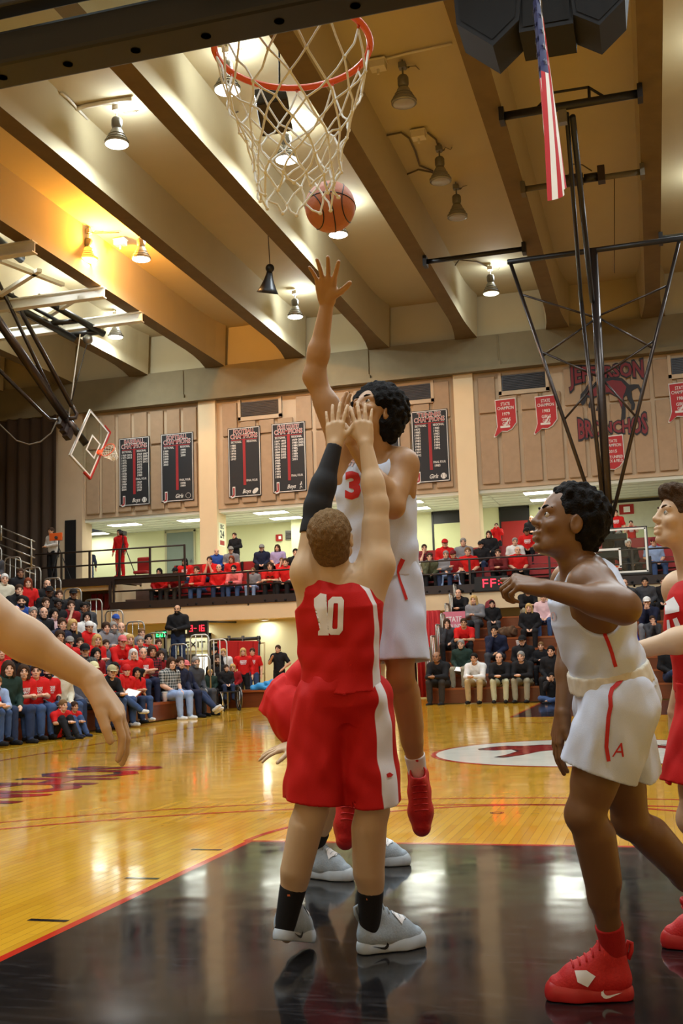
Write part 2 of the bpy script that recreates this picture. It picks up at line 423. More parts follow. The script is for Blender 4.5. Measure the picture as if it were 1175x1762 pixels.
sheet('three_point_line', arc_strip(0, LEN, 6.02, .05, PI, 2*PI, 120), P_RED, .0014)
for sx in (-1, 1): sheet('sideline', [rect(sx*7.62-.025, -1.6, sx*7.62+.025, FB)], P_DRED, .0014)
sheet('boundary_line', [rect(-8.72, -1.6, -8.68, FB+.2)], P_YEL, .0014); sheet('boundary_line', [rect(-9.02, 18, -8.98, FB+.2)], P_YEL, .0014)
sheet('half_court_line', [rect(-7.6, LEN/2-.025, 7.6, LEN/2+.025)], P_DRED, .0013)
for y in (1.9, 2.9, 3.82): sheet('lane_mark', [rect(-2.08, y-.02, -1.87, y+.02)], P_BLACK, .0016)
cc = [(1.84*math.cos(2*PI*i/96), LEN/2-.35+1.84*math.sin(2*PI*i/96)) for i in range(96)]
sheet('centre_circle', [cc], P_RED, .0020); sheet('centre_circle', [[(.965*x, (y-LEN/2+.35)*.965+LEN/2-.35) for x, y in cc]], P_WHITE, .0024)
# the running horse painted in the circle, reading along the court
HORSE = [(-.95, .30), (-.80, .42), (-.62, .40), (-.45, .50), (-.20, .46), (.05, .56), (.35, .62), (.58, .50), (.70, .30), (.90, .20), (.98, -.06), (.90, -.30), (.84, -.12), (.74, .06), (.60, .02), (.66, -.30), (.60, -.72), (.48, -.92), (.38, -.88), (.46, -.62), (.40, -.30), (.28, -.10), (.0, -.06), (-.22, -.02), (-.40, -.18), (-.52, -.50), (-.66, -.72), (-.76, -.66), (-.68, -.46), (-.62, -.16), (-.70, .04), (-.84, -.06), (-1.0, -.02), (-1.04, .12)]
cy0 = LEN/2-.35
sheet('painted_horse', [[(1.30*a, cy0+1.45*b+.25) for a, b in HORSE]], P_NAVY, .0028)
sheet('painted_horse', [[(1.30*a*.94-.01, cy0+1.45*b*.88+.27) for a, b in HORSE]], P_DRED, .0032)
sheet('painted_wording', [rect(.9, cy0+.72, 1.55, cy0+.78), rect(1.0, cy0-.75, 1.4, cy0-.70)], P_NAVY, .0028)
# wording on the floor towards the left sideline (large letters, red with dark edging)
for i, (m_, h_, dx) in enumerate(((P_NAVY, .0016, 0), (P_DRED, .0020, .07))):
    mb = MB()
    put_text(mb, 'BRONCHOS', (-4.85+dx, 6.6, h_), (0, 1, 0), (-1, 0, 0), 1.05, bold=.05 if i == 0 else .02, width=5.2-.1*i); mb.build('floor_lettering', m_, floor)
mb = MB()
for r_ in (.035, .05): 
    for q in arc_strip(-.32, 5.55, r_, .008, 0, 2*PI, 24): mb.add([(x, y, .0014) for x, y in q], [(0, 1, 2, 3)])
mb.build('floor_plate', P_NAVY, floor)

# ---- ceiling: deck and ribs
cl = MB(); cl.box((-36, -9, 13.25), (14, 33, 13.5)); ceiling = tag(cl.build('ceiling', M_DECK), kind='structure')
def rib(x):
    mb = MB(); n = 24; secs = []
    for i in range(n+1):
        y = -9+(32.3+9)*i/n if i < n-8 else 26.8+(32.3-26.8)*(i-(n-8))/8
        t = max(0, (y-30.2)/2.1); e = t*t
        hw = .22+.16*e; zb = 11.86-.10*e; secs.append((y, hw, zb))
    # underside and two faces, separate materials
    v = []; f = []; ms = []
    for (y, hw, zb) in secs: v += [(x-hw*1.18, y, 13.3), (x-hw, y, zb), (x+hw, y, zb), (x+hw*1.18, y, 13.3)]
    for i in range(len(secs)-1):
        a = i*4; b = a+4
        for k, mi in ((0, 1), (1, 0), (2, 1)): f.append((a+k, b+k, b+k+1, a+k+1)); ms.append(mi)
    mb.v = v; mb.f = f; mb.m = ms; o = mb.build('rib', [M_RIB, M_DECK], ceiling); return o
RIBX = [-1.48+3.04*k for k in range(-10, 5)]
for x in RIBX: rib(x)
mb = MB(); mb.box((-36, 32.3, 10.70), (14, 33.2, 11.80)); tag(mb.build('trim_1', M_CONC), kind='structure')
mb = MB(); mb.box((-36, 32.55, 11.8), (14, 33.2, 13.3)); tag(mb.build('trim_2', M_DECK), kind='structure')
mb = MB(); mb.box((-36, 32.18, 10.58), (14, 32.6, 10.72)); tag(mb.build('trim_3', M_CONC), kind='structure')
mb = MB()
for x in (-9.7, -7.2, -3.6, .2): pass
wall = MB()
WY = 32.5
wall.box((-19.7, WY+.06, 6.62), (14, WY+.5, 10.7)); wall_far = tag(wall.build('wall_far', M_WALLF), kind='structure')
COLX = [-14.05, -4.72, 4.6]
for x in COLX:
    mb = MB(); mb.box((x-.33, WY-.10, 3.9), (x+.33, WY+.75, 10.7)); tag(mb.build('column', M_CREAM), kind='structure')
mb = MB(); mb.box((-20.6, WY-.12, 3.9), (-19.05, WY+.6, 10.7)); tag(mb.build('trim_4', M_WALLF), kind='structure')
# raised panels of the wall, in bays
VENTS = [(-12.74, -11.34), (-7.28, -5.86), (-3.42, -2.0), (2.02, 3.4)]
def bay(x0, x1, n, split):
    wd = (x1-x0)/n
    for i in range(n):
        a = x0+i*wd+.07; b = x0+(i+1)*wd-.07; sp = split+(.0 if i % 2 else .04)
        vent = any(a < v1 and b > v0 for v0, v1 in VENTS)
        for (z0, z1) in ((6.78, sp-.04), (sp+.04, 9.70 if vent else 10.42)):
            mb = MB(); d = random.uniform(.062, .075); mb.box((a, WY-d+.03, z0), (b, WY+.1, z1)); o = mb.build('panel', M_PANEL, wall_far, bevel=.022)
bay(-19.0, -14.42, 7, 9.12); bay(-13.55, -5.15, 12, 9.14); bay(-4.3, 4.2, 12, 9.10)
for (x0, x1) in VENTS:
    mb = MB(); mb.box((x0-.12, WY-.06, 9.72), (x1+.12, WY+.08, 9.86)); mb.box((x0-.12, WY-.06, 9.74), (x0-.02, WY+.08, 10.5)); mb.box((x1+.02, WY-.06, 9.74), (x1+.12, WY+.08, 10.5))
    mb.build('vent_surround', M_WALLF, wall_far)
    mb = MB(); mb.box((x0, WY-.02, 9.88), (x1, WY+.09, 10.40)); o = mb.build('vent_grille', M_BLK, wall_far)
    for k in range(9):
        mb = MB(); z = 9.91+.055*k; mb.box((x0+.03, WY-.045, z), (x1-.03, WY-.02, z+.02)); mb.build('louvre', M_DARK, wall_far)
# ---- concourse behind the balcony
CY0, CY1, CZ = 31.4, 36.3, 4.15
mb = MB(); mb.box((-26, CY0, CZ-.3), (14, CY1+.3, CZ)); tag(mb.build('floor_upper', M_TILE), kind='structure')
mb = MB(); mb.box((-19.7, WY+.1, 6.5), (14, CY1+.3, 6.62)); tag(mb.build('ceiling_concourse', M_TILE), kind='structure')
cg = bpy.data.objects['ceiling_concourse']
for k in range(-15, 12):
    mb = MB(); mb.box((k*1.22-.5, WY+.5, 6.488), (k*1.22-.47, CY1, 6.5)); mb.build('tile_grid', mat('grid_white', (196, 196, 182), .6, var=0), cg)
for k in range(6):
    mb = MB(); mb.box((-19.7, WY+.55+k*.61, 6.488), (14, WY+.575+k*.61, 6.5)); mb.build('tile_grid', MATS['grid_white'], cg)
mb = MB(); mb.box((-26, CY1, CZ), (14, CY1+.3, 6.6)); wall_con = tag(mb.build('wall_concourse', M_GREEN), kind='structure')
mb = MB(); mb.box((-9.4, CY1-.35, CZ), (-9.0, CY1, 6.5)); mb.box((-12.1, CY1-.5, CZ), (-11.7, CY1, 6.5)); tag(mb.build('trim_5', M_GREEN), kind='structure')
def strip_light(x, y, i):
    r = empty('ceiling_light', (x, y, 6.48), 'x', 'light', 'recessed lights of the concourse')
    mb = MB(); mb.box((-.62, -.32, -.01), (.62, .32, .03)); mb.build('frame', mat('white_frame', (230, 230, 224), .5, var=0), r)
    mb = MB(); mb.box((-.58, -.28, -.02), (.58, .28, -.008)); mb.build('diffuser', mat('lit_diffuser', (255, 255, 250), .5, var=0, emit=(255, 255, 246), estr=5.0), r)
    l = bpy.data.lights.new('tube_light', 'AREA'); l.shape = 'RECTANGLE'; l.size = 1.1; l.size_y = .5; l.energy = 34; l.color = (.95, 1, .86); lo = bpy.data.objects.new('tube_light', l); COL.objects.link(lo); lo.parent = r; lo.location = (0, 0, -.05)
    r['label'] = ['rectangular ceiling light above the man in red tracksuit', 'ceiling light deepest in the left concourse, above the man seen from behind', 'ceiling light just left of the numbered column', 'front ceiling light right of the numbered column', 'rear ceiling light right of the numbered column', 'front ceiling light left of the middle column', 'rear ceiling light left of the middle column', 'front ceiling light above the tall shooter-side players at right', 'rear ceiling light beneath the golf pennants'][i]
for i, (x, y) in enumerate(((-18.0, 33.7), (-20.4, 35.6), (-15.2, 33.8), (-12.0, 33.3), (-12.0, 35.0), (-7.05, 33.2), (-7.15, 34.9), (-2.38, 33.2), (-2.35, 35.0))): strip_light(x, y, i)
# doors of the concourse wall
def doorway(name, x0, x1, m_in, head=None, label=None, hd=.0, frame_m=M_BLK, depth=.06):
    y = CY1-.02; mb = MB(); mb.box((x0, y-depth, CZ), (x0+.07, y, 6.45)); mb.box((x1-.07, y-depth, CZ), (x1, y, 6.45)); mb.box((x0, y-depth, 6.38), (x1, y, 6.48))
    o = tag(mb.build(name, frame_m), kind='structure')
    mb = MB(); mb.box((x0+.07, y-.03, CZ), (x1-.07, y+.02, 6.45-hd)); mb.build('leaf', m_in, o)
    if hd: mb = MB(); mb.box((x0+.07, y-.035, 6.45-hd), (x1-.07, y+.02, 6.40)); mb.build('transom', head or M_BLK, o)
    mb = MB(); mb.box((x1-.22, y-.07, CZ+1.0), (x1-.16, y-.03, CZ+1.12)); mb.build('door_handle', mat('steel', (150, 150, 150), .3, 1., var=0), o)
    return o
M_REDDOOR = mat('red_door_paint', (160, 26, 24), .5, var=.06); M_GREYDOOR = mat('grey_green_door', (120, 132, 124), .5, var=.05); M_OCHRE = mat('ochre_wall_beyond', (190, 176, 120), .7, var=.05)
doorway('door_1', -17.55, -16.25, M_GREYDOOR, frame_m=mat('door_frame_beige', (176, 170, 140), .6, var=0)); doorway('door_2', -11.95, -11.0, M_OCHRE, hd=.42)
doorway('door_3', -6.75, -5.25, mat('pale_glow_wall', (214, 216, 168), .7, var=.03), hd=.42); doorway('door_4', -4.25, -3.15, M_REDDOOR, hd=.5); doorway('door_5', -2.62, -1.4, mat('dark_hall', (40, 34, 32), .8, var=.1), hd=.3)
mb = MB(); mb.box((-1.4, CY1-.05, 6.02), (4, CY1, 6.45)); mb.box((-1.4, CY1-.06, 5.88), (4, CY1-.01, 6.02)); o = tag(mb.build('trim_6', M_BLK), kind='structure')
mb = MB(); mb.box((-1.35, CY1-.07, 5.82), (4, CY1-.02, 5.95)); o2 = mb.build('red_band', M_REDDOOR, o)
# black jamb at the left end of the concourse and left end wall
mb = MB(); mb.box((-19.75, WY-.15, CZ), (-19.3, WY-.02, 6.6)); tag(mb.build('trim_7', M_BLK), kind='structure')
# ---- curtain closing the far left corner
mb = MB(); P = []
for i in range(161): P.append((-36+i*.1, WY-.25+.10*math.sin(i*1.25)+.03*math.sin(i*.43)))
v = [(x, y, 3.0) for x, y in P]+[(x, y, 10.6) for x, y in P]; n = len(P); mb.add(v, [(i, i+1, n+i+1, n+i) for i in range(n-1)])
tag(mb.build('wall_curtain', M_CURT, smooth=True), kind='structure')
# ---- balcony: stepped slab, fascia, lower wall
mb = MB(); mb.box((-16.1, 29.0, 2.53), (14, 29.35, 3.02)); balc = tag(mb.build('balcony', M_CREAM), kind='structure')
mb = MB(); mb.box((-16.1, 28.96, 3.02), (14, 29.12, 3.27)); mb.build('curb', M_DARK, balc)
M_TIER = mat('tier_concrete', (92, 70, 58), .8, var=.12)
TIERS = [(29.05, 3.02), (29.95, 3.40), (30.70, 3.78)]
for i, (y, z) in enumerate(TIERS):
    mb = MB(); mb.box((-16.1, y, z-.45), (14, y+1.4 if i < 2 else CY0+.2, z)); mb.build('tier', M_TIER, balc)
mb = MB(); mb.box((-16.1, 29.35, 2.53), (14, 32, 2.6)); mb.build('soffit', M_CREAM, balc)
M_BENCH = mat('red_bench_paint', (150, 28, 26), .5, var=.08)
for (y, z) in ((29.60, 3.02), (30.42, 3.40), (31.12, 3.78)):
    mb = MB(); mb.box((-14.9, y-.14, z+.38), (14, y+.18, z+.43)); mb.build('bench_seat', M_BENCH, balc)
    mb = MB(); mb.box((-14.9, y+.22, z+.50), (14, y+.26, z+.80)); mb.build('bench_back', M_BENCH, balc)
    for k in range(24):
        mb = MB(); mb.box((-14.8+k*1.2, y+.16, z), (-14.74+k*1.2, y+.22, z+.8)); mb.build('bench_bracket', M_BLK, balc)
# left part of the balcony (camera deck)
mb = MB(); mb.box((-24, 29.2, 3.96), (-16.1, CY0+.1, 4.12)); deckl = tag(mb.build('balcony_left', M_TIER), kind='structure')
mb = MB(); mb.box((-24, 29.12, 3.86), (-13.5, 29.22, 4.13)); mb.build('curb', M_DARK, deckl)
mb = MB(); mb.box((-24, 29.3, 0), (-17.5, 29.6, 3.9)); mb.box((-16.25, 29.3, 2.4), (-16.05, 31.3, 3.9)); mb.box((-17.5, 29.3, 0), (-16.2, 29.6, 3.05)); mb.box((-17.5, 29.3, 3.72), (-16.2, 29.6, 3.9)); mb.box((-24, 30.9, 3.0), (-16.1, 31.1, 3.95)); tag(mb.build('wall_left_end', M_CREAM), kind='structure')
mb = MB(); mb.box((-16.1, 31.25, 3.3), (-13.5, 31.4, 4.12)); tag(mb.build('trim_8', M_CREAM), kind='structure')
mb = MB(); mb.box((-24, 29.9, 0), (14, 30.15, 2.55)); wall_low = tag(mb.build('wall_front', M_GREEN), kind='structure')
def soffit_light(x, lb):
    r = empty('soffit_light', (x, 29.62, 2.52), lb, 'light', 'lights under the balcony'); mb = MB(); mb.lathe([(.16, .01), (.16, -.02), (.13, -.03)], n=20); mb.build('trim_ring', MATS['white_frame'], r, smooth=True); mb = MB(); mb.lathe([(.13, -.028), (.0001, -.034)], n=20); mb.build('lens', MATS['lit_diffuser'], r)
    l = bpy.data.lights.new('soffit_lamp', 'AREA'); l.shape = 'DISK'; l.size = .25; l.energy = 16; l.color = (1, .98, .86); lo = bpy.data.objects.new('soffit_lamp', l); COL.objects.link(lo); lo.parent = r; lo.location = (0, -.05, -.06)
for x, lb in ((-13.4, 'added round light under the balcony above the lit doorway'), (-11.0, 'round light under the balcony above the chair rack'), (-9.0, 'added round light under the balcony above the officer by the wall'), (-7.0, 'added round light under the balcony hidden behind the number ten player')): soffit_light(x, lb)  # light above the chair rack is seen; other three added to brighten the wall
# open end and side walls beyond the frame keep the hall closed
mb = MB(); mb.box((13.8, -9, 0), (14.1, 33, 13.4)); tag(mb.build('wall_right', M_CREAM), kind='structure')
mb = MB(); mb.box((-36, -9.2, 0), (14, -8.9, 13.4)); tag(mb.build('wall_back', M_CREAM), kind='structure')
mb = MB(); mb.box((-36.2, -9, 0), (-35.9, 33, 13.4)); tag(mb.build('wall_left', M_CURT), kind='structure')
mb = MB(); mb.box((-36, 32.6, 0), (-19.7, 33, 10.8)); tag(mb.build('wall_left_corner', M_CURT), kind='structure')

# ---- bleachers: seat boards, foot boards and risers each a part
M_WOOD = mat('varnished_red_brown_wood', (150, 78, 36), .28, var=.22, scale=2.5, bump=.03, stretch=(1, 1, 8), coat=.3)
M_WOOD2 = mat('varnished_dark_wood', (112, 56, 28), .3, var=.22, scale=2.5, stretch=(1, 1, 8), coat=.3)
LR, LRUN, LX = .30, .58, -9.40
FR, FRUN, FY = .31, .74, 23.95
bl = empty('bleacher', (-12, 15, 0), 'varnished brown wooden bleachers along the left side of the court', 'bleachers')
for n in range(12):
    x = LX-n*LRUN; z = n*LR
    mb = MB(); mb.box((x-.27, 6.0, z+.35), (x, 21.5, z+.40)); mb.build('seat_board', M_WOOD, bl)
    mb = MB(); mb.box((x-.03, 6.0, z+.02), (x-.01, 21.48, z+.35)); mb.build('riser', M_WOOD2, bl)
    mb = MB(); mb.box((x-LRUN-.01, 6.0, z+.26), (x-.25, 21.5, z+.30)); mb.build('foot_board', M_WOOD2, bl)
mb = MB(); poly = [(LX-.02, .0)]
for n in range(12): poly += [(LX-n*LRUN-.02, n*LR+.36), (LX-n*LRUN-.28, n*LR+.36), (LX-n*LRUN-.28, n*LR+.27), (LX-(n+1)*LRUN, n*LR+.27)]
poly += [(LX-12*LRUN, 0)]
mb.prism(poly, 0, .03, (0, 21.46, 0), np.array([[1., 0, 0], [0, 0, 1], [0, 1, 0]]).T if False else np.stack([V(1, 0, 0), V(0, 0, 1), V(0, -1, 0)], 1)); mb.build('end_panel', M_WOOD2, bl)
rehome(bl)
bf = empty('bleacher', (0, 26, 0), 'varnished brown wooden bleachers behind the far basket', 'bleachers')
for n in range(7):
    y = FY+n*FRUN; z = n*FR
    mb = MB(); mb.box((-4.65, y, z+.34), (6, y+.28, z+.39)); mb.build('seat_board', M_WOOD, bf)
    mb = MB(); mb.box((-4.63, y+.01, z+.02), (6, y+.03, z+.34)); mb.build('riser', M_WOOD2, bf)
    mb = MB(); mb.box((-4.65, y+.26, z+.27), (6, y+FRUN+.01, z+.31)); mb.build('foot_board', M_WOOD2, bf)
mb = MB(); poly = [(FY+.02, 0)]
for n in range(7): poly += [(FY+n*FRUN+.02, n*FR+.35), (FY+n*FRUN+.27, n*FR+.35), (FY+n*FRUN+.27, n*FR+.28), (FY+(n+1)*FRUN, n*FR+.28)]
poly += [(FY+7*FRUN, 0)]
mb.prism(poly, 0, .03, (-4.64, 0, 0), np.stack([V(0, 1, 0), V(0, 0, 1), V(1, 0, 0)], 1)); mb.build('end_panel', M_WOOD2, bf)
rehome(bf)
# small wooden section left of the far bleachers
sb = empty('bench_box', (-9.2, 24.6, 0), 'low wooden bleacher box with a blue jacket lying on it', 'bench')
mb = MB(); mb.box((-10.2, 24.3, 0), (-7.6, 25.2, .40)); mb.build('body', M_WOOD2, sb); mb = MB(); mb.box((-10.25, 24.25, .40), (-7.55, 25.25, .45)); mb.build('seat_board', M_WOOD, sb); rehome(sb)
# ================================================================== people: shared anatomy
def head_sdf(F, c, H, s=1., ears=True, k=.015):
    """H = columns right, forward, up; c = middle of the head"""
    P = lambda x, y, z: c+s*(H[:, 0]*x+H[:, 1]*y+H[:, 2]*z)
    F.ell(P(0, -.012, .028), V(.076, .097, .088)*s, H, k=.01)
    F.ell(P(0, .022, -.035), V(.060, .066, .080)*s, H, k=.03)
    F.cap(P(-.028, .050, -.088), P(.028, .050, -.088), .024*s, k=.025)
    F.ell(P(0, .074, -.098), V(.020, .016, .016)*s, H, k=.012)
    F.cap(P(-.040, .072, .022), P(.040, .072, .022), .013*s, k=.015)
    for sx in (-1, 1):
        F.ell(P(.034*sx, .096, .004), V(.019, .016, .013)*s, H, k=.010, op='s')
        F.ell(P(.045*sx, .062, -.028), V(.022, .020, .020)*s, H, k=.02)
        if ears:
            F.ell(P(.080*sx, -.008, -.010), V(.010, .021, .033)*s, H, k=.006)
            F.ell(P(.089*sx, -.002, -.008), V(.006, .010, .018)*s, H, k=.005, op='s')
    F.chain([P(0, .086, .012), P(0, .097, -.016)], [.010*s, .012*s], k=.012)
    F.ell(P(0, .101, -.022), V(.014, .013, .011)*s, H, k=.008)
    for sx in (-1, 1): F.ell(P(.012*sx, .093, -.026), V(.010, .011, .009)*s, H, k=.006)
    F.cap(P(-.018, .087, -.055), P(.018, .087, -.055), .0095*s, k=.007)
    F.cap(P(-.015, .085, -.071), P(.015, .085, -.071), .0105*s, k=.007)
    F.cap(P(-.02, .097, -.063), P(.02, .097, -.063), .0035*s, k=.004, op='s')

def hand_sdf(F, w, d, n, t, curl=(.25, .3, .3), spread=.10, s=1., thumb=.8, thumb_curl=.15):
    """w wrist, d finger direction, n palm direction, t thumb side"""
    d = nrm(d); n = nrm(n-np.dot(n, d)*d); t0 = np.cross(d, n); t = t0 if np.dot(t0, t) > 0 else -t0
    P = lambda x, y, z: w+s*(t*x+d*y+n*z)
    kn = [(.033, .094), (.011, .099), (-.011, .094), (-.031, .084)]
    for (x, y) in kn: F.cap(P(x*.5, .005, 0), P(x, y, 0), .0165*s, .0125*s, k=.014)
    F.cap(P(.012, .018, .008), P(.034, .05, .008), .019*s, .015*s, k=.015)
    F.cap(P(-.018, .02, .006), P(-.026, .06, .005), .016*s, .012*s, k=.015)
    Ls = [(.045, .027, .022), (.050, .030, .024), (.046, .028, .023), (.036, .021, .020)]
    for i, (x, y) in enumerate(kn):
        a = spread*(1.5-i)*1.0; sd = nrm(d*math.cos(a)+t*math.sin(a)); p = P(x, y, 0); ang = 0; r = .0098 if i < 3 else .0085
        for j, L in enumerate(Ls[i]):
            ang += curl[j]; dd = sd*math.cos(ang)+n*math.sin(ang); q = p+dd*L*s
            F.cap(p, q, (r-.0008*j)*s, (r-.0008*(j+1))*s, k=.006 if j == 0 else .002); p = q
    p = P(.026, .028, .006); ang = thumb
    for j, L in enumerate((.046, .034, .027)):
        dd = nrm(d*math.cos(ang)+t*math.sin(ang)+n*(.25+.25*j*thumb_curl)); q = p+dd*L*s
        F.cap(p, q, (.0145-.0018*j)*s, (.0128-.0018*j)*s, k=.010 if j == 0 else .003); p = q; ang -= thumb_curl

def limb_arm(F, sh, el, wr, s=1., k=.03):
    F.cap(sh, el, .056*s, .044*s, k=k)
    m = sh+(el-sh)*.42; ax = nrm(el-sh); fb = nrm(wr-el); off = fb-ax*np.dot(fb, ax)
    off = off/(np.linalg.norm(off)+1e-6)*.010*s
    F.cap(m-ax*.06*s+off, m+ax*.06*s+off, .044*s, .042*s, k=.05)
    F.cap(el, el+(wr-el)*.35, .044*s, .045*s, k=.04); F.cap(el+(wr-el)*.3, wr, .044*s, .028*s, k=.03)
def limb_leg(F, hip, kn, an, fwd, s=1., k=.04, ar=.038):
    F.cap(hip, kn, .090*s, .056*s, k=k)
    ax = nrm(kn-hip); f = nrm(fwd-ax*np.dot(fwd, ax))
    F.cap(hip+(kn-hip)*.25+f*.022*s, hip+(kn-hip)*.7+f*.014*s, .068*s, .058*s, k=.04)
    ax2 = nrm(an-kn); f2 = nrm(fwd-ax2*np.dot(fwd, ax2))
    F.ell(kn+f*.020*s, V(.043, .040, .052)*s, frame(ax), k=.03)
    c = kn+(an-kn)*.32
    F.cap(kn, kn+(an-kn)*.62, .054*s, .043*s, k=.02); F.cap(kn+(an-kn)*.6, an, .043*s, ar, k=.03)
    F.cap(c-ax2*.075*s-f2*.024*s, c+ax2*.075*s-f2*.020*s, .053*s, .047*s, k=.04)
def torso_frame(J):
    up = nrm(J['neck']-J['pel']); r = (J['shR']-J['shL'])*.5+(J['hipR']-J['hipL'])*1.0
    if 'right' in J: r = np.asarray(J['right'], float)
    r = nrm(r-up*np.dot(r, up)); return np.stack([r, np.cross(up, r), up], 1)
def body_sdf(F, J, s=1., hands=True, heads=True):
    T = torso_frame(J); J['T'] = T; pel = J['pel']; L = np.linalg.norm(J['neck']-pel)
    q = L/.52; w_s = s; s_t = J.get('slim', 1.)*s
    zs = np.array([-.13, -.06, .02, .12, .20, .32, .43, .50, .56])*q
    F.loft(pel, T, zs, V(.10, .150, .165, .150, .142, .160, .165, .120, .060)*s_t, V(.08, .105, .112, .102, .100, .114, .112, .085, .058)*s_t, V(-.01, -.02, -.02, -.005, 0, .004, .0, -.012, -.012)*s, k=.02)
    P = lambda x, y, z: pel+T[:, 0]*x*s+T[:, 1]*y*s+T[:, 2]*z*q
    for S, sx in (('L', -1), ('R', 1)):
        sh = J['sh'+S]; F.cap(P(.07*sx, -.01, .44), sh, .068*s, .060*s, k=.05)
        F.ell(sh, V(.064, .064, .066)*s, k=.04)
        F.cap(P(.05*sx, -.02, .53), sh-T[:, 2]*.0, .045*s, .045*s, k=.05)
        F.cap(P(.115*sx, -.035, .20), sh, .045*s, .050*s, k=.05)
        F.cap(P(.105*sx, .045, .36), sh, .045*s, .045*s, k=.05)
        limb_arm(F, sh, J['el'+S], J['wr'+S], s)
        F.ell(P(.066*sx, -.036, -.05), V(.076, .070, .088)*s_t, k=.04)
        limb_leg(F, J['hip'+S], J['kn'+S], J['an'+S], J.get('kf'+S, T[:, 1]), s*J.get('ls', 1.), ar=.038*s)
        F.cap(J['an'+S], J['an'+S]-nrm(J['kn'+S]-J['an'+S])*.045*s+nrm(J['toe'+S])*.05*s, .033*s, .026*s, k=.02)
        if hands and 'hand'+S in J:
            h = dict(J['hand'+S]); hand_sdf(F, J['wr'+S], s=s*h.pop('s', 1.), **h)
    hd = J['head']; H = J['H']
    F.cap(J['neck']-T[:, 2]*.03, hd-H[:, 2]*.06*s-H[:, 1]*.02*s, .062*s, .056*s, k=.035)
    if heads: head_sdf(F, hd, H, s*J.get('hs', 1.))
def bounds(J, pad=.2):
    p = np.array([v for k, v in J.items() if isinstance(v, np.ndarray) and v.shape == (3,) and k[:3] not in ('toe', 'kfL', 'kfR', 'rig')]); return p.min(0)-pad, p.max(0)+pad
def head_frame(fwd, up=(0, 0, 1)):
    f = nrm(fwd); r = nrm(np.cross(f, up)); return np.stack([r, f, np.cross(r, f)], 1)

# ------------------------------------------------------------------ marks laid on cloth
def bvh_of(objs):
    vs = []; fs = []
    for o in objs:
        me = o.data; n = len(vs); co = np.empty(len(me.vertices)*3, np.float32); me.vertices.foreach_get('co', co)
        vs += [tuple(p) for p in co.reshape(-1, 3)]; fs += [tuple(i+n for i in p.vertices) for p in me.polygons]
    return BVHTree.FromPolygons(vs, fs)
def refine(v, f, mx):
    bm = bmesh.new(); vv = [bm.verts.new((a, b, 0)) for a, b in v]
    for q in f:
        try: bm.faces.new([vv[i] for i in q])
        except ValueError: pass
    bmesh.ops.triangulate(bm, faces=bm.faces[:])
    for _ in range(5):
        e = [x for x in bm.edges if x.calc_length() > mx]
        if not e: break
        bmesh.ops.subdivide_edges(bm, edges=e, cuts=1); bmesh.ops.triangulate(bm, faces=[x for x in bm.faces if len(x.verts) > 3])
    bm.verts.index_update(); V2 = [(p.co.x, p.co.y) for p in bm.verts]; F2 = [tuple(p.index for p in q.verts) for q in bm.faces]; bm.free(); return V2, F2
def decal(name, v, f, to3d, tree, m, parent, off=.003, mx=.02):
    """2-D shape -> laid on the surface hit by the sight line (origin, direction) = to3d(a, b)"""
    v, f = refine(v, f, mx); out = []; ok = []
    for a, b in v:
        o, d = to3d(a, b); loc, nn, _, _ = tree.ray_cast(Vector(o), Vector(nrm(d)))
        if loc is None: out.append((0, 0, 0)); ok.append(False)
        else:
            if nn.dot(Vector(d)) > 0: nn = -nn
            out.append(tuple(loc+nn*off)); ok.append(True)
    f = [q for q in f if all(ok[i] for i in q) and max((Vector(out[q[0]])-Vector(out[q[1]])).length, (Vector(out[q[1]])-Vector(out[q[2]])).length) < .12]
    mb = MB(); mb.add(out, f); me = bpy.data.meshes.new(name); me.from_pydata(mb.v, [], mb.f); me.update(); me.shade_smooth()
    return link(name, me, m, parent)
cam_ray = lambda x, y: (CAM, ray(x, y))
def px_text(s, x, y, h, w=None, rot=0., bold=.02, slant=0):
    v, f = text_geo(s, bold); v = v.copy()*h
    if w: v[:, 0] *= w/(v[:, 0].max()-v[:, 0].min())
    v[:, 0] += slant*v[:, 1]; c, q = math.cos(rot), math.sin(rot)
    return [(x+a*c+b*q, y-(b*c-a*q)) for a, b in v], f
def ribbon(pts, w):
    pts = np.array(pts, float); t = np.gradient(pts, axis=0); t /= np.linalg.norm(t, axis=1)[:, None]; n = np.stack([-t[:, 1], t[:, 0]], 1)
    ww = np.asarray(w)[:, None] if hasattr(w, '__len__') else w
    a = pts+n*ww/2; b = pts-n*ww/2; N = len(pts)
    return [tuple(p) for p in a]+[tuple(p) for p in b], [(i, i+1, N+i+1, N+i) for i in range(N-1)]
SWOOSH = [(0, .30), (.10, .12), (.22, .05), (.40, .10), (1.0, .42), (.42, .26), (.26, .26), (.16, .36), (.12, .55), (.14, .70), (.02, .52)]

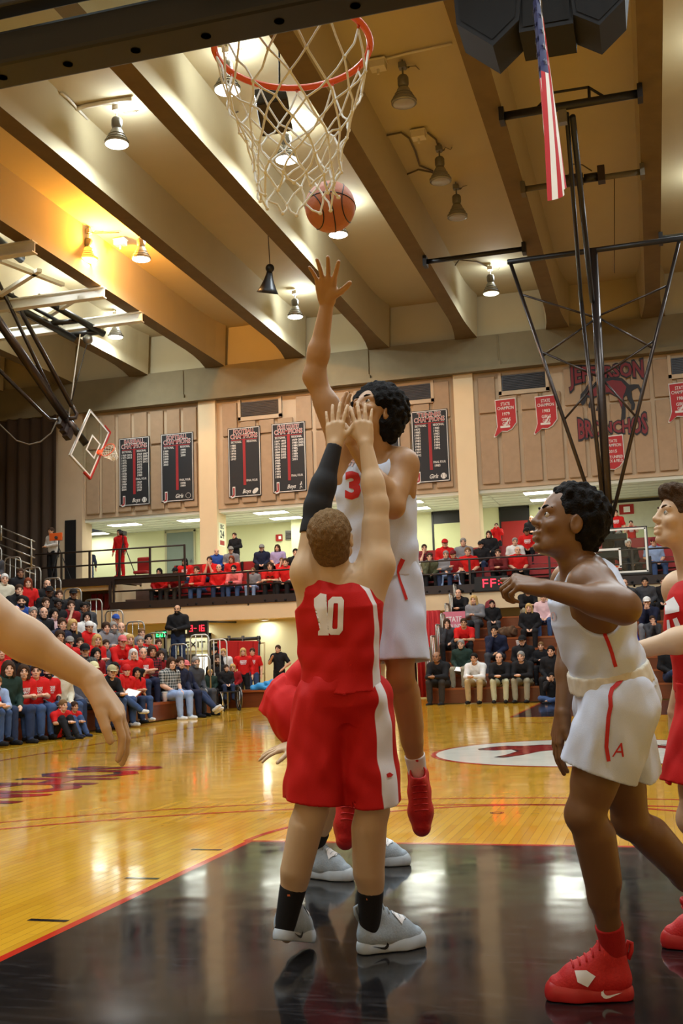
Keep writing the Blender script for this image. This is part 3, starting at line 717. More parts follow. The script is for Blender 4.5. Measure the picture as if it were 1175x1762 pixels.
# ------------------------------------------------------------------ shoes (own space: y forward, z up, heel at the origin)
def shoe_parts():
    vx = .0042
    F = SDF((-.09, -.04, -.01), (.09, .36, .20), vx)
    F.chain([(0, .045, .062), (0, .050, .115)], [.041, .038], k=.02)
    F.chain([(0, .05, .05), (.002, .12, .055), (.004, .20, .045), (.006, .262, .035)], [.042, .047, .047, .036], k=.03)
    F.cap((0, .10, .115), (.003, .20, .062), .038, .036, k=.03); F.cap((0, .095, .13), (0, .085, .155), .030, .026, k=.02)
    F.box((0, .15, -.04), (.2, .3, .055), k=.0, op='s')
    F.cap((0, .052, .13), (0, .047, .22), .030, .036, k=.008, op='s')
    up = F.mesh()
    F = SDF((-.09, -.04, -.02), (.09, .36, .09), vx)
    for p, r in (((0, .042), .043), ((.0, .12), .042), ((.004, .21), .051), ((.008, .268), .040)): pass
    F.chain([(0, .040, .018), (0, .12, .016), (.004, .20, .016), (.006, .268, .020)], [.045, .042, .053, .042], k=.03)
    F.plane((0, 0, 0), (0, 0, -1)); F.plane((0, 0, .038), (0, -.15, 1))
    so = F.mesh()
    return up, so
SHOE_UP, SHOE_SOLE = shoe_parts()
ME_UP = np_mesh('shoe_upper', relax_mesh(*SHOE_UP, 1), SHOE_UP[1]); ME_SO = np_mesh('shoe_sole', relax_mesh(*SHOE_SOLE, 1), SHOE_SOLE[1])
def make_shoe(root, heel, toe_dir, up, m_up, m_sole, label=None, strap=None, logo=None, side=1, s=1.0, logo_m=None, sz=1.2):
    """heel = point of the sole under the heel"""
    y = nrm(toe_dir); z = nrm(np.asarray(up, float)-y*np.dot(up, y)); x = np.cross(y, z)
    o = bpy.data.objects.new('shoe', ME_UP.copy()); COL.objects.link(o); o.data.materials.append(m_up)
    Mx = Matrix.Identity(4)
    for i in range(3): Mx[i][0] = x[i]*s; Mx[i][1] = y[i]*s; Mx[i][2] = z[i]*s*sz; Mx[i][3] = heel[i]
    o.parent = root; o['_world'] = 1; o.matrix_parent_inverse = Matrix.Identity(4); o.matrix_basis = parent_matrix(root).inverted() @ Mx
    if label: o['label'] = label
    so = link('sole', ME_SO.copy(), m_sole, o)
    tr = bvh_of([o])
    lace = MB()
    for i in range(5):
        yy = .112+.024*i; z0 = .30
        pts = []
        for q in range(7):
            a = -.030+.010*q; loc = tr.ray_cast(Vector((a, yy, z0)), Vector((0, 0, -1)))[0]
            if loc: pts.append(np.array(loc)+V(0, 0, .002))
        if len(pts) > 2: lace.tube(pts, .0035, 5)
    lace.build('laces', m_up, o, smooth=True)
    lp = MB(); lp.tube([(0, .008, .11), (0, -.006, .135), (0, -.008, .155), (0, .004, .160), (0, .012, .14), (0, .016, .12)], [.008, .008, .008, .008, .008, .007], 8); lp.build('pull_tab', m_up, o, smooth=True)
    if strap:
        down = lambda a, b: (V(a, b, .3), V(0, 0, -1.))
        if strap[1] == 'side': down = lambda a, b: (V(side*.2, b, a), V(-side, 0, 0.))
        if strap[1] == 'side': poly = [(.046, .165), (.075, .135), (.090, .165), (.088, .205), (.060, .20)]
        else: poly = [(-.045, .165), (.02, .150), (.046, .185), (.02, .215), (-.045, .20)]
        decal('strap_patch', poly, [tuple(range(len(poly)))], down, tr, strap[0], o, off=.004, mx=.012)['label'] = 'white strap patch'
    if logo_m:
        sw = [((.035+.075*a) if side > 0 else (.035+.075*a), .004+.040*b) for a, b in SWOOSH]
        decal('logo', sw, [tuple(range(len(sw)))], lambda a, b: (V(side*.2, .118-a if side*0 else .155-a, b+.006), V(-side, 0, 0.)), bvh_of([so, o]), logo_m, o, off=.003, mx=.01)
    return o
def limb_child(name, m, root, a, b, ra, rb, vx=.0045, extra=None, cut=None, noise=None, label=None):
    a = np.asarray(a, float); b = np.asarray(b, float); F = SDF(np.minimum(a, b)-.12, np.maximum(a, b)+.12, vx); F.cap(a, b, ra, rb, k=0)
    if extra: extra(F)
    for (p, n) in (cut or []): F.plane(p, n)
    if noise: F.noise(*noise)
    o = F.obj(name, m, root)
    if label: o['label'] = label
    return o
def eyes(root, J, s, iris, gaze=None):
    s = s*J.get('hs', 1.)
    H = J['H']; c = J['head']; g = nrm(gaze) if gaze is not None else H[:, 1]
    for sx in (-1, 1):
        p = c+s*(H[:, 0]*.033*sx+H[:, 1]*.0725+H[:, 2]*.004); mb = MB(); Fm = frame(g); r = .0120*s; n = 10
        prof = [(max(1e-6, r*math.sin(PI*i/n)), -r*math.cos(PI*i/n)) for i in range(n+1)]
        mb.lathe(prof, p, 14, Fm); mb.m = [1 if i >= 8*14 else 0 for i in range(len(mb.f))]
        mb.build('eye', [mat('eye_white', (196, 190, 182), .25, var=0), iris], root, smooth=True)
        b = MB(); b.tube([c+s*(H[:, 0]*(.015+.038*t)*sx+H[:, 1]*(.0895-.020*t**2)+H[:, 2]*(.026+.006*math.sin(t*3))) for t in (0, .3, .6, 1)], [.003*s, .0045*s, .004*s, .002*s], 6)
        b.build('eyebrow', J['hairmat'], root, smooth=True)
def jersey(root, J, m, s, hem=-.10, q=1., armr=.088, loose=1., neckr=.085, attrs=None, vx=.0052, tuck=False, parts=None, fold=.0035, armx=0., vn=1.):
    T = J['T']; pel = J['pel']; L = np.linalg.norm(J['neck']-pel)/.52
    zs = np.array([hem, .02, .12, .24, .34, .43, .50, .555])*L
    rx = V(.184, .178, .172, .172, .184, .188, .150, .085)*s*loose; ry = V(.138, .134, .128, .126, .134, .130, .104, .075)*s*loose
    lo, hi = bounds({k: J[k] for k in ('pel', 'neck', 'shL', 'shR', 'hipL', 'hipR')}, .22)
    F = SDF(lo, hi, vx)
    F.loft(pel, T, zs, rx, ry, V(-.02, -.018, -.008, 0, .004, .0, -.010, -.010)*s, k=.0)
    for S, sx in (('L', -1), ('R', 1)):
        F.cap(pel+T[:, 0]*.07*sx*s+T[:, 2]*.46*L, J['sh'+S]+(pel-J['sh'+S])*.02, .075*s, .062*s, k=.04)
        F.cap(pel+T[:, 0]*.115*sx*s-T[:, 1]*.035*s+T[:, 2]*.20*L, J['sh'+S], .056*s, .05*s, k=.04)
    F.noise(fold, [(38, 10, 9), (-22, 26, 17), (14, -9, 41), (-40, 12, 30), (60, 25, -22)])
    for S, sx in (('L', -1), ('R', 1)):
        sh = J['sh'+S]; o = sh+T[:, 0]*.035*sx*s
        F.cap(o+T[:, 2]*.03*s, o-T[:, 2]*.075*s, armr*s, k=.008, op='s'); F.cap(sh+(J['el'+S]-sh)*armx, J['el'+S], armr*.80*s, armr*.7*s, k=.008, op='s')
    nk = J['neck']; F.ell(nk+T[:, 2]*.035*s+T[:, 1]*.015*s, V(neckr, neckr, neckr*1.0)*s, k=.006, op='s')
    F.ell(nk+T[:, 2]*.0*s+T[:, 1]*.075*s, V(.062, .075, .09)*s*vn, k=.01, op='s')
    F.plane(pel+T[:, 2]*hem*L*.98, -T[:, 2])
    return F.obj('jersey', m, root, relax=1, attrs=attrs)
def shorts(root, J, m, s, hem=.86, r0=.125, r1=.158, attrs=None, vx=.0055, top=.11, wb=None, fold=.004, hemN=None):
    T = J['T']; pel = J['pel']; L = np.linalg.norm(J['neck']-pel)/.52
    lo, hi = bounds({k: J[k] for k in ('pel', 'hipL', 'hipR', 'knL', 'knR')}, .24); F = SDF(lo, hi, vx)
    F.loft(pel, T, np.array([-.14, -.04, .04, .12, .18])*L, V(.13, .175, .182, .170, .170)*s, V(.12, .140, .142, .128, .128)*s, V(-.01, -.022, -.022, -.01, -.01)*s, k=.0)
    for S, sx in (('L', -1), ('R', 1)):
        h = J['hip'+S]; k_ = J['kn'+S]; a = nrm(k_-h)
        F.cap(h+T[:, 0]*.004*sx, h+(k_-h)*hem, r0*s, r1*s, k=.03)
    F.noise(fold, [(45, 18, 4), (-32, 40, 8), (60, -25, 12), (25, 12, -30), (-18, 55, 20)])
    for S, sx in (('L', -1), ('R', 1)):
        h = J['hip'+S]; k_ = J['kn'+S]; a = nrm(k_-h); p = h+(k_-h)*hem
        nn = nrm(a*1.0+(np.asarray(hemN) if hemN is not None else 0))
        # hem plane acts only on this leg: cut with a big slab below the hem
        F.cap(p+nn*.20, p+nn*.30, .205*s, k=.004, op='s', flat=None)
        F.box(p+nn*.15, (.19*s, .19*s, .15), frame(nn), rd=.005, k=.0, op='s')
        F.cap(p-a*.16, p+a*.06, (r0-.02)*s, (r1-.012)*s, k=.006, op='s')
    F.plane(pel+T[:, 2]*top*L, T[:, 2])
    o = F.obj('shorts', m, root, relax=1, attrs=attrs)
    if wb:
        G = SDF(lo, hi, vx); G.loft(pel, T, np.array([top-.05, top+.025])*L, V(.176, .170)*s*wb[1], V(.137, .130)*s*wb[1], V(-.012, -.01)*s, k=0); G.noise(.0015, [(160, 0, 5), (0, 170, 5)])
        G.obj('waistband', wb[0], o)
    return o
def person_root(name, label, cat, pos):
    return empty(name, tuple(pos), label, cat)
SKIN_PALE = mat('skin_pale', (206, 176, 138), .48, var=.06, scale=14, sss=.06)
SKIN_PALE2 = mat('skin_fair_pink', (204, 170, 134), .48, var=.07, scale=12, sss=.06)
SKIN_TAN = mat('skin_light_brown', (172, 130, 86), .45, var=.07, scale=12, sss=.04)
SKIN_BROWN = mat('skin_brown', (120, 86, 56), .42, var=.08, scale=12, sss=.03)
HAIR_BLACK = mat('hair_black', (14, 11, 10), .8, var=.5, scale=140, bump=.6, spec=.2)
HAIR_SANDY = mat('hair_sandy', (126, 98, 62), .75, var=.35, scale=180, bump=.7, spec=.2, stretch=(1, 1, .4))
HAIR_BROWN = mat('hair_brown', (74, 54, 34), .75, var=.35, scale=160, bump=.7, spec=.2)
M_RED = mat('red_jersey_cloth', (196, 24, 20), .72, var=.07, scale=300, bump=.1, spec=.25)
M_RED_SIDE = mat('red_shorts_cloth', (196, 24, 20), .70, var=.07, scale=300, bump=.1, spec=.25, mask=[('panel', (236, 236, 240))])
M_RED_JSIDE = mat('red_jersey_cloth_with_white_side', (196, 24, 20), .72, var=.07, scale=300, bump=.1, spec=.25, mask=[('panel', (236, 236, 240))])
M_WHITE = mat('white_jersey_cloth', (210, 222, 244), .72, var=.04, scale=300, bump=.1, spec=.25)
M_NUM_W = mat('white_print', (236, 236, 236), .6, var=.02, scale=200); M_NUM_R = mat('red_print', (196, 30, 26), .6, var=.05, scale=200)
M_NUM_PALE = mat('pale_red_print', (226, 196, 196), .6, var=.05, scale=200)
M_SOCK_B = mat('black_sock', (20, 20, 22), .9, var=.3, scale=300, bump=.2); M_SOCK_R = mat('red_sock', (176, 22, 22), .9, var=.2, scale=300, bump=.2); M_SOCK_W = mat('white_sock', (228, 228, 228), .9, var=.1, scale=300, bump=.2)
M_SHOE_G = mat('grey_shoe_knit', (158, 172, 182), .6, var=.12, scale=120, bump=.15); M_SHOE_GS = mat('pale_grey_rubber', (186, 198, 206), .45, var=.08)
M_SHOE_R = mat('red_shoe_knit', (196, 24, 22), .6, var=.16, scale=120, bump=.15); M_SHOE_RS = mat('red_rubber', (188, 40, 38), .4, var=.08)
M_BLACK_PRINT = mat('black_print', (14, 14, 16), .5, var=0); M_WHITE_PATCH = mat('white_patch', (240, 240, 240), .5, var=0)
IRIS = mat('dark_iris', (30, 20, 14), .15, var=0)
VOX = .0048
def J_of(d):
    return {k: (at_d(*v) if isinstance(v, tuple) and len(v) == 3 else v) for k, v in d.items()}

# ------------------------------------------------------------------ defender, number 10, seen from behind with both arms up
def player_ten():
    J = J_of(dict(pel=(591, 1188, 4.45), neck=(578, 1008, 4.43), head=(571, 926, 4.40), shL=(531, 985, 4.45), shR=(648, 972, 4.45),
        elL=(546, 872, 4.50), elR=(648, 868, 4.50), wrL=(576, 766, 4.56), wrR=(629, 764, 4.56), hipL=(557, 1205, 4.44), hipR=(627, 1205, 4.44),
        knL=(536, 1392, 4.40), knR=(640, 1394, 4.44), anL=(489, 1592, 4.40), anR=(636, 1598, 4.47)))
    J['slim'] = .90; J['ls'] = 1.17; J['right'] = nrm(V(.97, -.22, 0)); J['H'] = head_frame((.05, .84, .54)); J['hairmat'] = HAIR_SANDY
    up = UPV; away = nrm(V(-.1, 1, -.25))
    J['handL'] = dict(d=nrm(up+RGT*-.03+V(0, .15, 0)), n=away, t=RGT, curl=(.14, .14, .1), spread=.13, thumb=.75, s=.95)
    J['handR'] = dict(d=nrm(up-RGT*.16+V(0, .15, 0)), n=away, t=-RGT, curl=(.16, .16, .1), spread=.13, thumb=.75, s=.95)
    J['toeL'] = nrm(V(.10, 1, -.28)); J['toeR'] = nrm(V(.80, .60, 0)); J['kfR'] = nrm(V(.5, .8, 0))
    s = 1.0; g = V(*((J['anL']+J['anR'])/2)[:2], 0)
    root = person_root('basketball_player', 'player in red number 10 seen from behind with both arms raised', 'person', g)
    F = SDF(*bounds(J, .21), VOX); body_sdf(F, J, s)
    F.obj('body', SKIN_PALE, root, relax=1)
    H = J['H']; c = J['head']
    G = SDF(c-.18, c+.18, .0042); P = lambda x, y, z: c+H[:, 0]*x+H[:, 1]*y+H[:, 2]*z
    G.ell(P(0, -.014, .032), V(.088, .108, .098), H, k=.0); G.ell(P(0, -.045, -.04), V(.074, .062, .07), H, k=.03)
    G.noise(.0022, [(150, 60, 90), (-110, 140, 50), (80, -150, 130), (210, 90, -60)])
    G.plane(P(0, .062, .0), nrm(H[:, 1]-H[:, 2]*.35)); G.plane(P(0, 0, -.085), -H[:, 2])
    for sx in (-1, 1): G.ell(P(.088*sx, .012, -.03), V(.03, .035, .045), H, k=.01, op='s')
    G.obj('hair', HAIR_SANDY, root)
    eyes(root, J, s, IRIS)
    T = J['T']; pel = J['pel']; loc = lambda p: (p-pel)@T
    def pj(p):
        l = loc(p); w = .012+.026*np.clip(1-(l[:, 2]+.0)/.30, 0, 1); return np.where(np.abs(l[:, 0]) > .09, w-np.abs(l[:, 1]+.018), -.05)
    js = jersey(root, J, M_RED_JSIDE, s, hem=.02, attrs={'panel': pj}, loose=.98, armr=.084)
    def ps(p):
        l = loc(p); w = .026+.014*np.clip(-l[:, 2]/.4, 0, 1); return np.where(np.abs(l[:, 0]) > .10, w-np.abs(l[:, 1]+.018+.012*np.clip(-l[:, 2]/.4, 0, 1)), -.05)
    sh = shorts(root, J, M_RED_SIDE, .90, hem=.93, r0=.128, r1=.138, fold=.006, attrs={'panel': ps}, wb=(M_RED, 1.0), top=.10)
    tj = bvh_of([js])
    one = [(541, 1030), (552, 1021), (562, 1023), (561, 1078), (566, 1086), (566, 1093), (548, 1093), (548, 1086), (551, 1083), (550, 1040), (541, 1042)]
    decal('number', one, [tuple(range(len(one)))], cam_ray, tj, M_NUM_W, js, mx=6)
    zo = [(565, 1034), (572, 1027), (588, 1027), (592, 1033), (590, 1084), (584, 1092), (569, 1092), (563, 1085)]; zi = [(573, 1037), (583, 1037), (582, 1082), (572, 1082)]
    zi = [(574, 1040), (575, 1038), (581, 1038), (582, 1040), (581, 1079), (580, 1082), (573, 1082), (572, 1079)]
    decal('number', zo+zi, [(i, (i+1) % 8, 8+(i+1) % 8, 8+i) for i in range(8)], cam_ray, tj, M_NUM_W, js, mx=6)
    ts = bvh_of([sh])
    decal('emblem', [(664, 1332), (670, 1329), (676, 1333), (672, 1337), (666, 1338)], [(0, 1, 2, 3, 4)], cam_ray, ts, M_NUM_R, sh, mx=5)
    # black compression sleeve on the left arm
    a = J['elL']+(J['shL']-J['elL'])*.42
    Fz = SDF(np.minimum(a, J['wrL'])-.12, np.maximum(a, J['wrL'])+.12, VOX); limb_arm(Fz, J['shL'], J['elL'], J['wrL'], 1.13)
    ax = nrm(J['shL']-J['elL']); Fz.plane(a, ax); Fz.plane(J['wrL'], nrm(J['wrL']-J['elL']))
    Fz.obj('arm_sleeve', mat('black_sleeve', (17, 17, 20), .75, var=.2, scale=60), root)['label'] = 'black compression sleeve'
    for S, toe, heel, sd in (('L', J['toeL'], (484, 1652), -1), ('R', J['toeR'], (607, 1644), 1)):
        an = J['an'+S]; up_ = nrm(J['kn'+S]-an)
        limb_child('sock', M_SOCK_B, root, an-V(0, 0, .015), an+up_*.155, .042, .055, cut=[(an+up_*.165, up_)])
        t = MB(); hp = at_z(*heel, 0.012 if S == 'L' else .012); hp[2] = .012
        hp = V(an[0], an[1], .078 if S == 'L' else .004)-toe*.055
        make_shoe(root, hp, toe, (0, 0, 1), M_SHOE_G, M_SHOE_GS, strap=(M_WHITE_PATCH, 'top'), logo_m=M_BLACK_PRINT, side=1, s=.98)
        q = MB(); b = an+up_*.125; cdir = nrm(CAM-b); q.obox(b+cdir*.053-RGT*.006, (.010, .004, .004), np.stack([RGT, cdir, UPV], 1)); q.build('sock_tag', mat('orange_tag', (222, 120, 70), .6, var=0), root)['label'] = 'small orange sock tag'
    rehome_all(root); return root
def rehome_all(root):
    inv = parent_matrix(root).inverted()
    for ch in root.children:
        if ch.get('_world'): del ch['_world']; continue
        ch.matrix_parent_inverse = inv

# ------------------------------------------------------------------ shooter, number 3, in the air
def player_three():
    J = J_of(dict(pel=(657, 985, 4.92), neck=(645, 785, 4.95), head=(640, 712, 4.93), shR=(592, 772, 4.95), shL=(691, 800, 4.93),
        elR=(541, 648, 4.97), wrR=(563, 520, 4.93), elL=(676, 872, 4.76), wrL=(605, 760, 4.75), hipR=(632, 1000, 4.90), hipL=(682, 1000, 4.94),
        knR=(628, 1170, 4.85), knL=(690, 1165, 4.84), anR=(600, 1360, 5.05), anL=(720, 1338, 4.98)))
    J['slim'] = .90; J['right'] = nrm(V(-.86, -.45, 0)); J['H'] = head_frame((-.38, -.80, .46)); J['hairmat'] = HAIR_BLACK
    J['handR'] = dict(d=nrm(UPV+RGT*.14+V(0, -.80, 0)), n=nrm(V(.0, -1, -1.0)), t=RGT, curl=(.18, .16, .14), spread=.22, thumb=.95, s=1.10)
    J['handL'] = dict(d=nrm(UPV*.9-RGT*.35), n=nrm(V(.6, .5, 0)), t=RGT, curl=(.3, .3, .2), spread=.12, thumb=.7, s=1.05)
    J['kfL'] = nrm(V(-.3, -1, .2)); J['kfR'] = nrm(V(-.3, -1, .2)); tl = nrm(at_d(731, 1460, 4.86)-J['anL']); J['toeL'] = tl; J['toeR'] = nrm(V(.05, -.45, -.9))
    s = 1.06; root = person_root('basketball_player', 'player in white number 3 leaping with his right arm extended to shoot', 'person', V(*J['pel'][:2], 0.3))
    F = SDF(*bounds(J, .23), VOX); body_sdf(F, J, s); F.obj('body', SKIN_TAN, root, relax=1)
    H = J['H']; c = J['head']; P = lambda x, y, z: c+H[:, 0]*x+H[:, 1]*y+H[:, 2]*z
    G = SDF(c-.26, c+.26, .005); G.ell(P(0, -.045, .055), V(.132, .138, .128), H, k=0); G.ell(P(0, -.07, -.03), V(.11, .09, .09), H, k=.04)
    G.noise(.006, [(120, 60, 70), (-90, 110, 50), (70, -120, 100), (150, 90, -60), (-40, 60, 140)])
    G.ell(P(0, .10, -.045), V(.080, .085, .12), H, k=.01, op='s'); G.plane(P(0, .075, .0), H[:, 1])
    for sx in (-1, 1): G.ell(P(.11*sx, .035, -.035), V(.05, .05, .06), H, k=.012, op='s')
    G.obj('hair', HAIR_BLACK, root); eyes(root, J, s, IRIS)
    js = jersey(root, J, M_WHITE, s*.93, hem=-.02, loose=1.03, armr=.078, armx=.22, neckr=.066, vn=.72, fold=.006)
    sh = shorts(root, J, M_WHITE, s*.90, hem=.84, r0=.125, r1=.140, top=.09, wb=(M_WHITE, 1.0))
    tj = bvh_of([js]); v, f = px_text('3', 608, 856, 42, 27, bold=.05); decal('number', v, f, cam_ray, tj, M_NUM_R, js, mx=6)
    v, f = px_text('Jeff', 597, 800, 13, 26, .25, slant=.2); decal('lettering', v, f, cam_ray, tj, M_NUM_PALE, js, mx=6)
    v, f = ribbon([(693, 962), (687, 975), (684, 985), (688, 1000), (694, 1017), (699, 1032)], [8, 8, 4, 4, 5, 5]); decal('stripe', v, f, cam_ray, bvh_of([sh, js]), M_NUM_R, sh, mx=6)
    for S in 'LR':
        an = J['an'+S]; up_ = nrm(J['kn'+S]-an); limb_child('sock', M_SOCK_W, root, an-up_*.01, an+up_*.15, .040, .050, cut=[(an+up_*.12, up_)])
        toe = J['toe'+S]; z = nrm(up_-toe*np.dot(up_, toe)) if S == 'L' else nrm(V(0, -.8, .5)-toe*np.dot(V(0, -.8, .5), toe))
        z = nrm((CAM-an)-toe*np.dot(CAM-an, toe)); make_shoe(root, an-toe*.065*1.02-z*.095, toe, z, M_SHOE_R, M_SHOE_RS, s=1.04)
    rehome_all(root); return root

# ------------------------------------------------------------------ player in white in the right foreground, profile to the left
def player_profile():
    J = J_of(dict(pel=(1052, 1200, 3.80), neck=(1000, 985, 3.80), head=(974, 900, 3.80), shL=(1018, 1008, 3.62), shR=(985, 1004, 3.98),
        elL=(1074, 1046, 3.47), wrL=(938, 1012, 3.50), elR=(984, 1118, 4.10), wrR=(968, 1224, 4.00), hipL=(1064, 1220, 3.70), hipR=(1052, 1220, 3.90),
        knL=(1008, 1402, 3.68), anL=(1056, 1632, 3.78), knR=(1086, 1412, 3.94), anR=(1236, 1566, 4.12)))
    J['hs'] = 1.05; J['ls'] = 1.06; J['right'] = nrm(V(-.20, .97, 0)); J['H'] = head_frame((-.90, -.40, .26)); J['hairmat'] = HAIR_BLACK
    J['handL'] = dict(d=nrm(-RGT+UPV*.22), n=nrm(V(.0, .5, -.8)), t=nrm(V(0, .7, .7)), curl=(.95, 1.15, .8), spread=.07, thumb=.45, s=.98)
    J['handR'] = dict(d=nrm(-UPV-RGT*.2), n=nrm(V(.7, .3, 0)), t=nrm(V(-.7, -.4, 0)), curl=(.2, .28, .2), spread=.12, thumb=.45, s=1.10)
    J['kfL'] = nrm(V(-1, -.22, .1)); J['kfR'] = nrm(V(-1, -.22, .1)); J['toeL'] = nrm(V(-1, -.24, 0)); J['toeR'] = nrm(V(-.45, .25, -.8))
    s = 1.05; root = person_root('basketball_player', 'player in white jersey and red shoes in profile, looking up to the left', 'person', V(*J['anL'][:2], 0))
    F = SDF(*bounds(J, .22), VOX); body_sdf(F, J, s); F.obj('body', SKIN_BROWN, root, relax=1)
    H = J['H']; c = J['head']; P = lambda x, y, z: c+H[:, 0]*x+H[:, 1]*y+H[:, 2]*z
    G = SDF(c-.24, c+.24, .005); G.ell(P(0, -.040, .045), V(.104, .112, .102), H, k=0); G.ell(P(0, -.065, -.02), V(.088, .072, .08), H, k=.04); G.ell(P(0, .0, .095), V(.080, .06, .05), H, k=.03)
    G.noise(.006, [(120, 60, 70), (-90, 110, 50), (70, -120, 100), (150, 90, -60), (-40, 60, 140)])
    G.ell(P(0, .115, -.015), V(.12, .088, .125), H, k=.01, op='s')
    for sx in (-1, 1): G.ell(P(.10*sx, .016, -.045), V(.05, .046, .062), H, k=.012, op='s')
    G.obj('hair', HAIR_BLACK, root); eyes(root, J, s, IRIS, gaze=nrm(H[:, 1]+H[:, 2]*.2))
    js = jersey(root, J, M_WHITE, s, hem=.03, loose=1.0, armr=.088, fold=.006)
    sh = shorts(root, J, M_WHITE, s*.97, hem=.60, r0=.128, r1=.134, fold=.0065, top=.10, wb=(mat('cream_elastic', (214, 208, 190), .8, var=.08, scale=80), 1.07))
    tb = bvh_of([js, sh])
    v, f = ribbon([(999, 1050), (1004, 1065), (1013, 1076), (1030, 1082), (1040, 1090), (1046, 1104), (1053, 1125), (1059, 1147)], [6]*8); decal('stripe', v, f, cam_ray, tb, M_NUM_R, js, mx=6)
    v, f = ribbon([(1071, 1168), (1062, 1178), (1053, 1186), (1050, 1198), (1051, 1215), (1047, 1235), (1045, 1260), (1043, 1285), (1047, 1310)], [7]*9); decal('stripe', v, f, cam_ray, bvh_of([sh]), M_NUM_R, sh, mx=6)
    v, f = px_text('A', 1063, 1302, 24, 20, bold=.0, slant=.25); decal('emblem', v, f, cam_ray, bvh_of([sh]), M_NUM_R, sh, mx=5)
    v, f = px_text('0', 953, 1068, 16, 9, bold=.0); decal('lettering', v, f, cam_ray, tb, M_NUM_PALE, js, mx=5)
    for S in 'LR':
        an = J['an'+S]; up_ = nrm(J['kn'+S]-an); limb_child('sock', M_SOCK_R, root, an-up_*.01, an+up_*.11, .042, .051, cut=[(an+up_*.095, up_)])
        toe = J['toe'+S]
        if S == 'L': make_shoe(root, V(an[0], an[1], .004)-toe*.055, toe, (0, 0, 1), M_SHOE_R, M_SHOE_RS, s=.98, strap=(M_WHITE_PATCH, 'side'), side=-1, logo_m=M_WHITE_PATCH)
        else: make_shoe(root, an-toe*.06-nrm(V(-.85, 0, .5))*.09, toe, nrm(V(-.85, 0, .5)), M_SHOE_R, M_SHOE_RS, s=1.06)
    rehome_all(root); return root

# ------------------------------------------------------------------ player in red at the right edge
def player_edge():
    J = J_of(dict(pel=(1222, 1205, 4.35), neck=(1200, 1005, 4.35), head=(1172, 893, 4.33), shL=(1226, 1020, 4.18), shR=(1172, 1014, 4.50),
        elL=(1212, 1092, 3.98), wrL=(1082, 1122, 4.16), elR=(1190, 1130, 4.6), wrR=(1160, 1225, 4.62), hipL=(1224, 1222, 4.27), hipR=(1218, 1222, 4.45),
        knL=(1194, 1410, 4.20), anL=(1252, 1590, 4.35), knR=(1206, 1405, 4.45), anR=(1292, 1570, 4.55)))
    J['right'] = nrm(V(.45, .9, 0)); J['H'] = head_frame((-.90, -.36, .22)); J['hairmat'] = HAIR_BROWN
    J['handL'] = dict(d=-RGT, n=nrm(V(0, .3, -1)), t=nrm(V(0, .8, .3)), curl=(.2, .3, .2), spread=.1, s=1.03)
    J['handR'] = dict(d=-UPV, n=nrm(V(.8, .3, 0)), t=nrm(V(-.6, -.5, 0)), curl=(.3, .3, .2), spread=.1)
    J['kfL'] = nrm(V(-1, -.1, .1)); J['kfR'] = nrm(V(-1, -.1, .1)); J['toeL'] = nrm(V(-1, -.1, 0)); J['toeR'] = nrm(V(-1, .1, 0))
    s = 1.03; root = person_root('basketball_player', 'player in red at the right edge, brown haired, face turned up in profile', 'person', V(*J['anL'][:2], 0))
    F = SDF(*bounds(J, .21), VOX); body_sdf(F, J, s); F.obj('body', SKIN_PALE2, root, relax=1)
    H = J['H']; c = J['head']; P = lambda x, y, z: c+H[:, 0]*x+H[:, 1]*y+H[:, 2]*z
    G = SDF(c-.2, c+.2, .0045); G.ell(P(0, -.018, .045), V(.088, .108, .096), H, k=0); G.ell(P(0, .055, .105), V(.07, .05, .032), H, k=.03); G.ell(P(0, -.05, -.03), V(.072, .06, .07), H, k=.03)
    G.noise(.003, [(150, 60, 90), (-110, 140, 50), (80, -150, 130)])
    G.ell(P(0, .09, -.03), V(.10, .075, .098), H, k=.01, op='s'); G.plane(P(0, 0, -.07), -H[:, 2])
    for sx in (-1, 1): G.ell(P(.09*sx, .012, -.035), V(.03, .036, .05), H, k=.01, op='s')
    G.obj('hair', HAIR_BROWN, root); eyes(root, J, s, mat('blue_grey_iris', (66, 82, 84), .15, var=0), gaze=nrm(H[:, 1]+H[:, 2]*.2))
    js = jersey(root, J, M_RED, s, hem=.02, loose=.99); sh = shorts(root, J, M_RED, s, hem=.72, r0=.128, r1=.15, wb=(M_RED, 1.0))
    tj = bvh_of([js])
    blk = [(1141, 1039), (1160, 1027), (1169, 1044), (1169, 1052), (1142, 1058)]; decal('lettering', blk, [(0, 1, 2, 3, 4)], cam_ray, tj, M_NUM_W, js, mx=6)
    for q in ([(1148, 1067), (1152, 1066), (1156, 1090), (1149, 1090)], [(1158, 1065), (1165, 1062), (1175, 1085), (1166, 1088)]): decal('number', q, [(0, 1, 2, 3)], cam_ray, tj, M_NUM_W, js, mx=6)
    for S in 'LR':
        an = J['an'+S]; up_ = nrm(J['kn'+S]-an); limb_child('sock', M_SOCK_R, root, an-up_*.01, an+up_*.13, .040, .049, cut=[(an+up_*.12, up_)])
        toe = J['toe'+S]; make_shoe(root, V(an[0], an[1], .004)-toe*.055, toe, (0, 0, 1), M_SHOE_R, M_SHOE_RS, s=1.04)
    rehome_all(root); return root

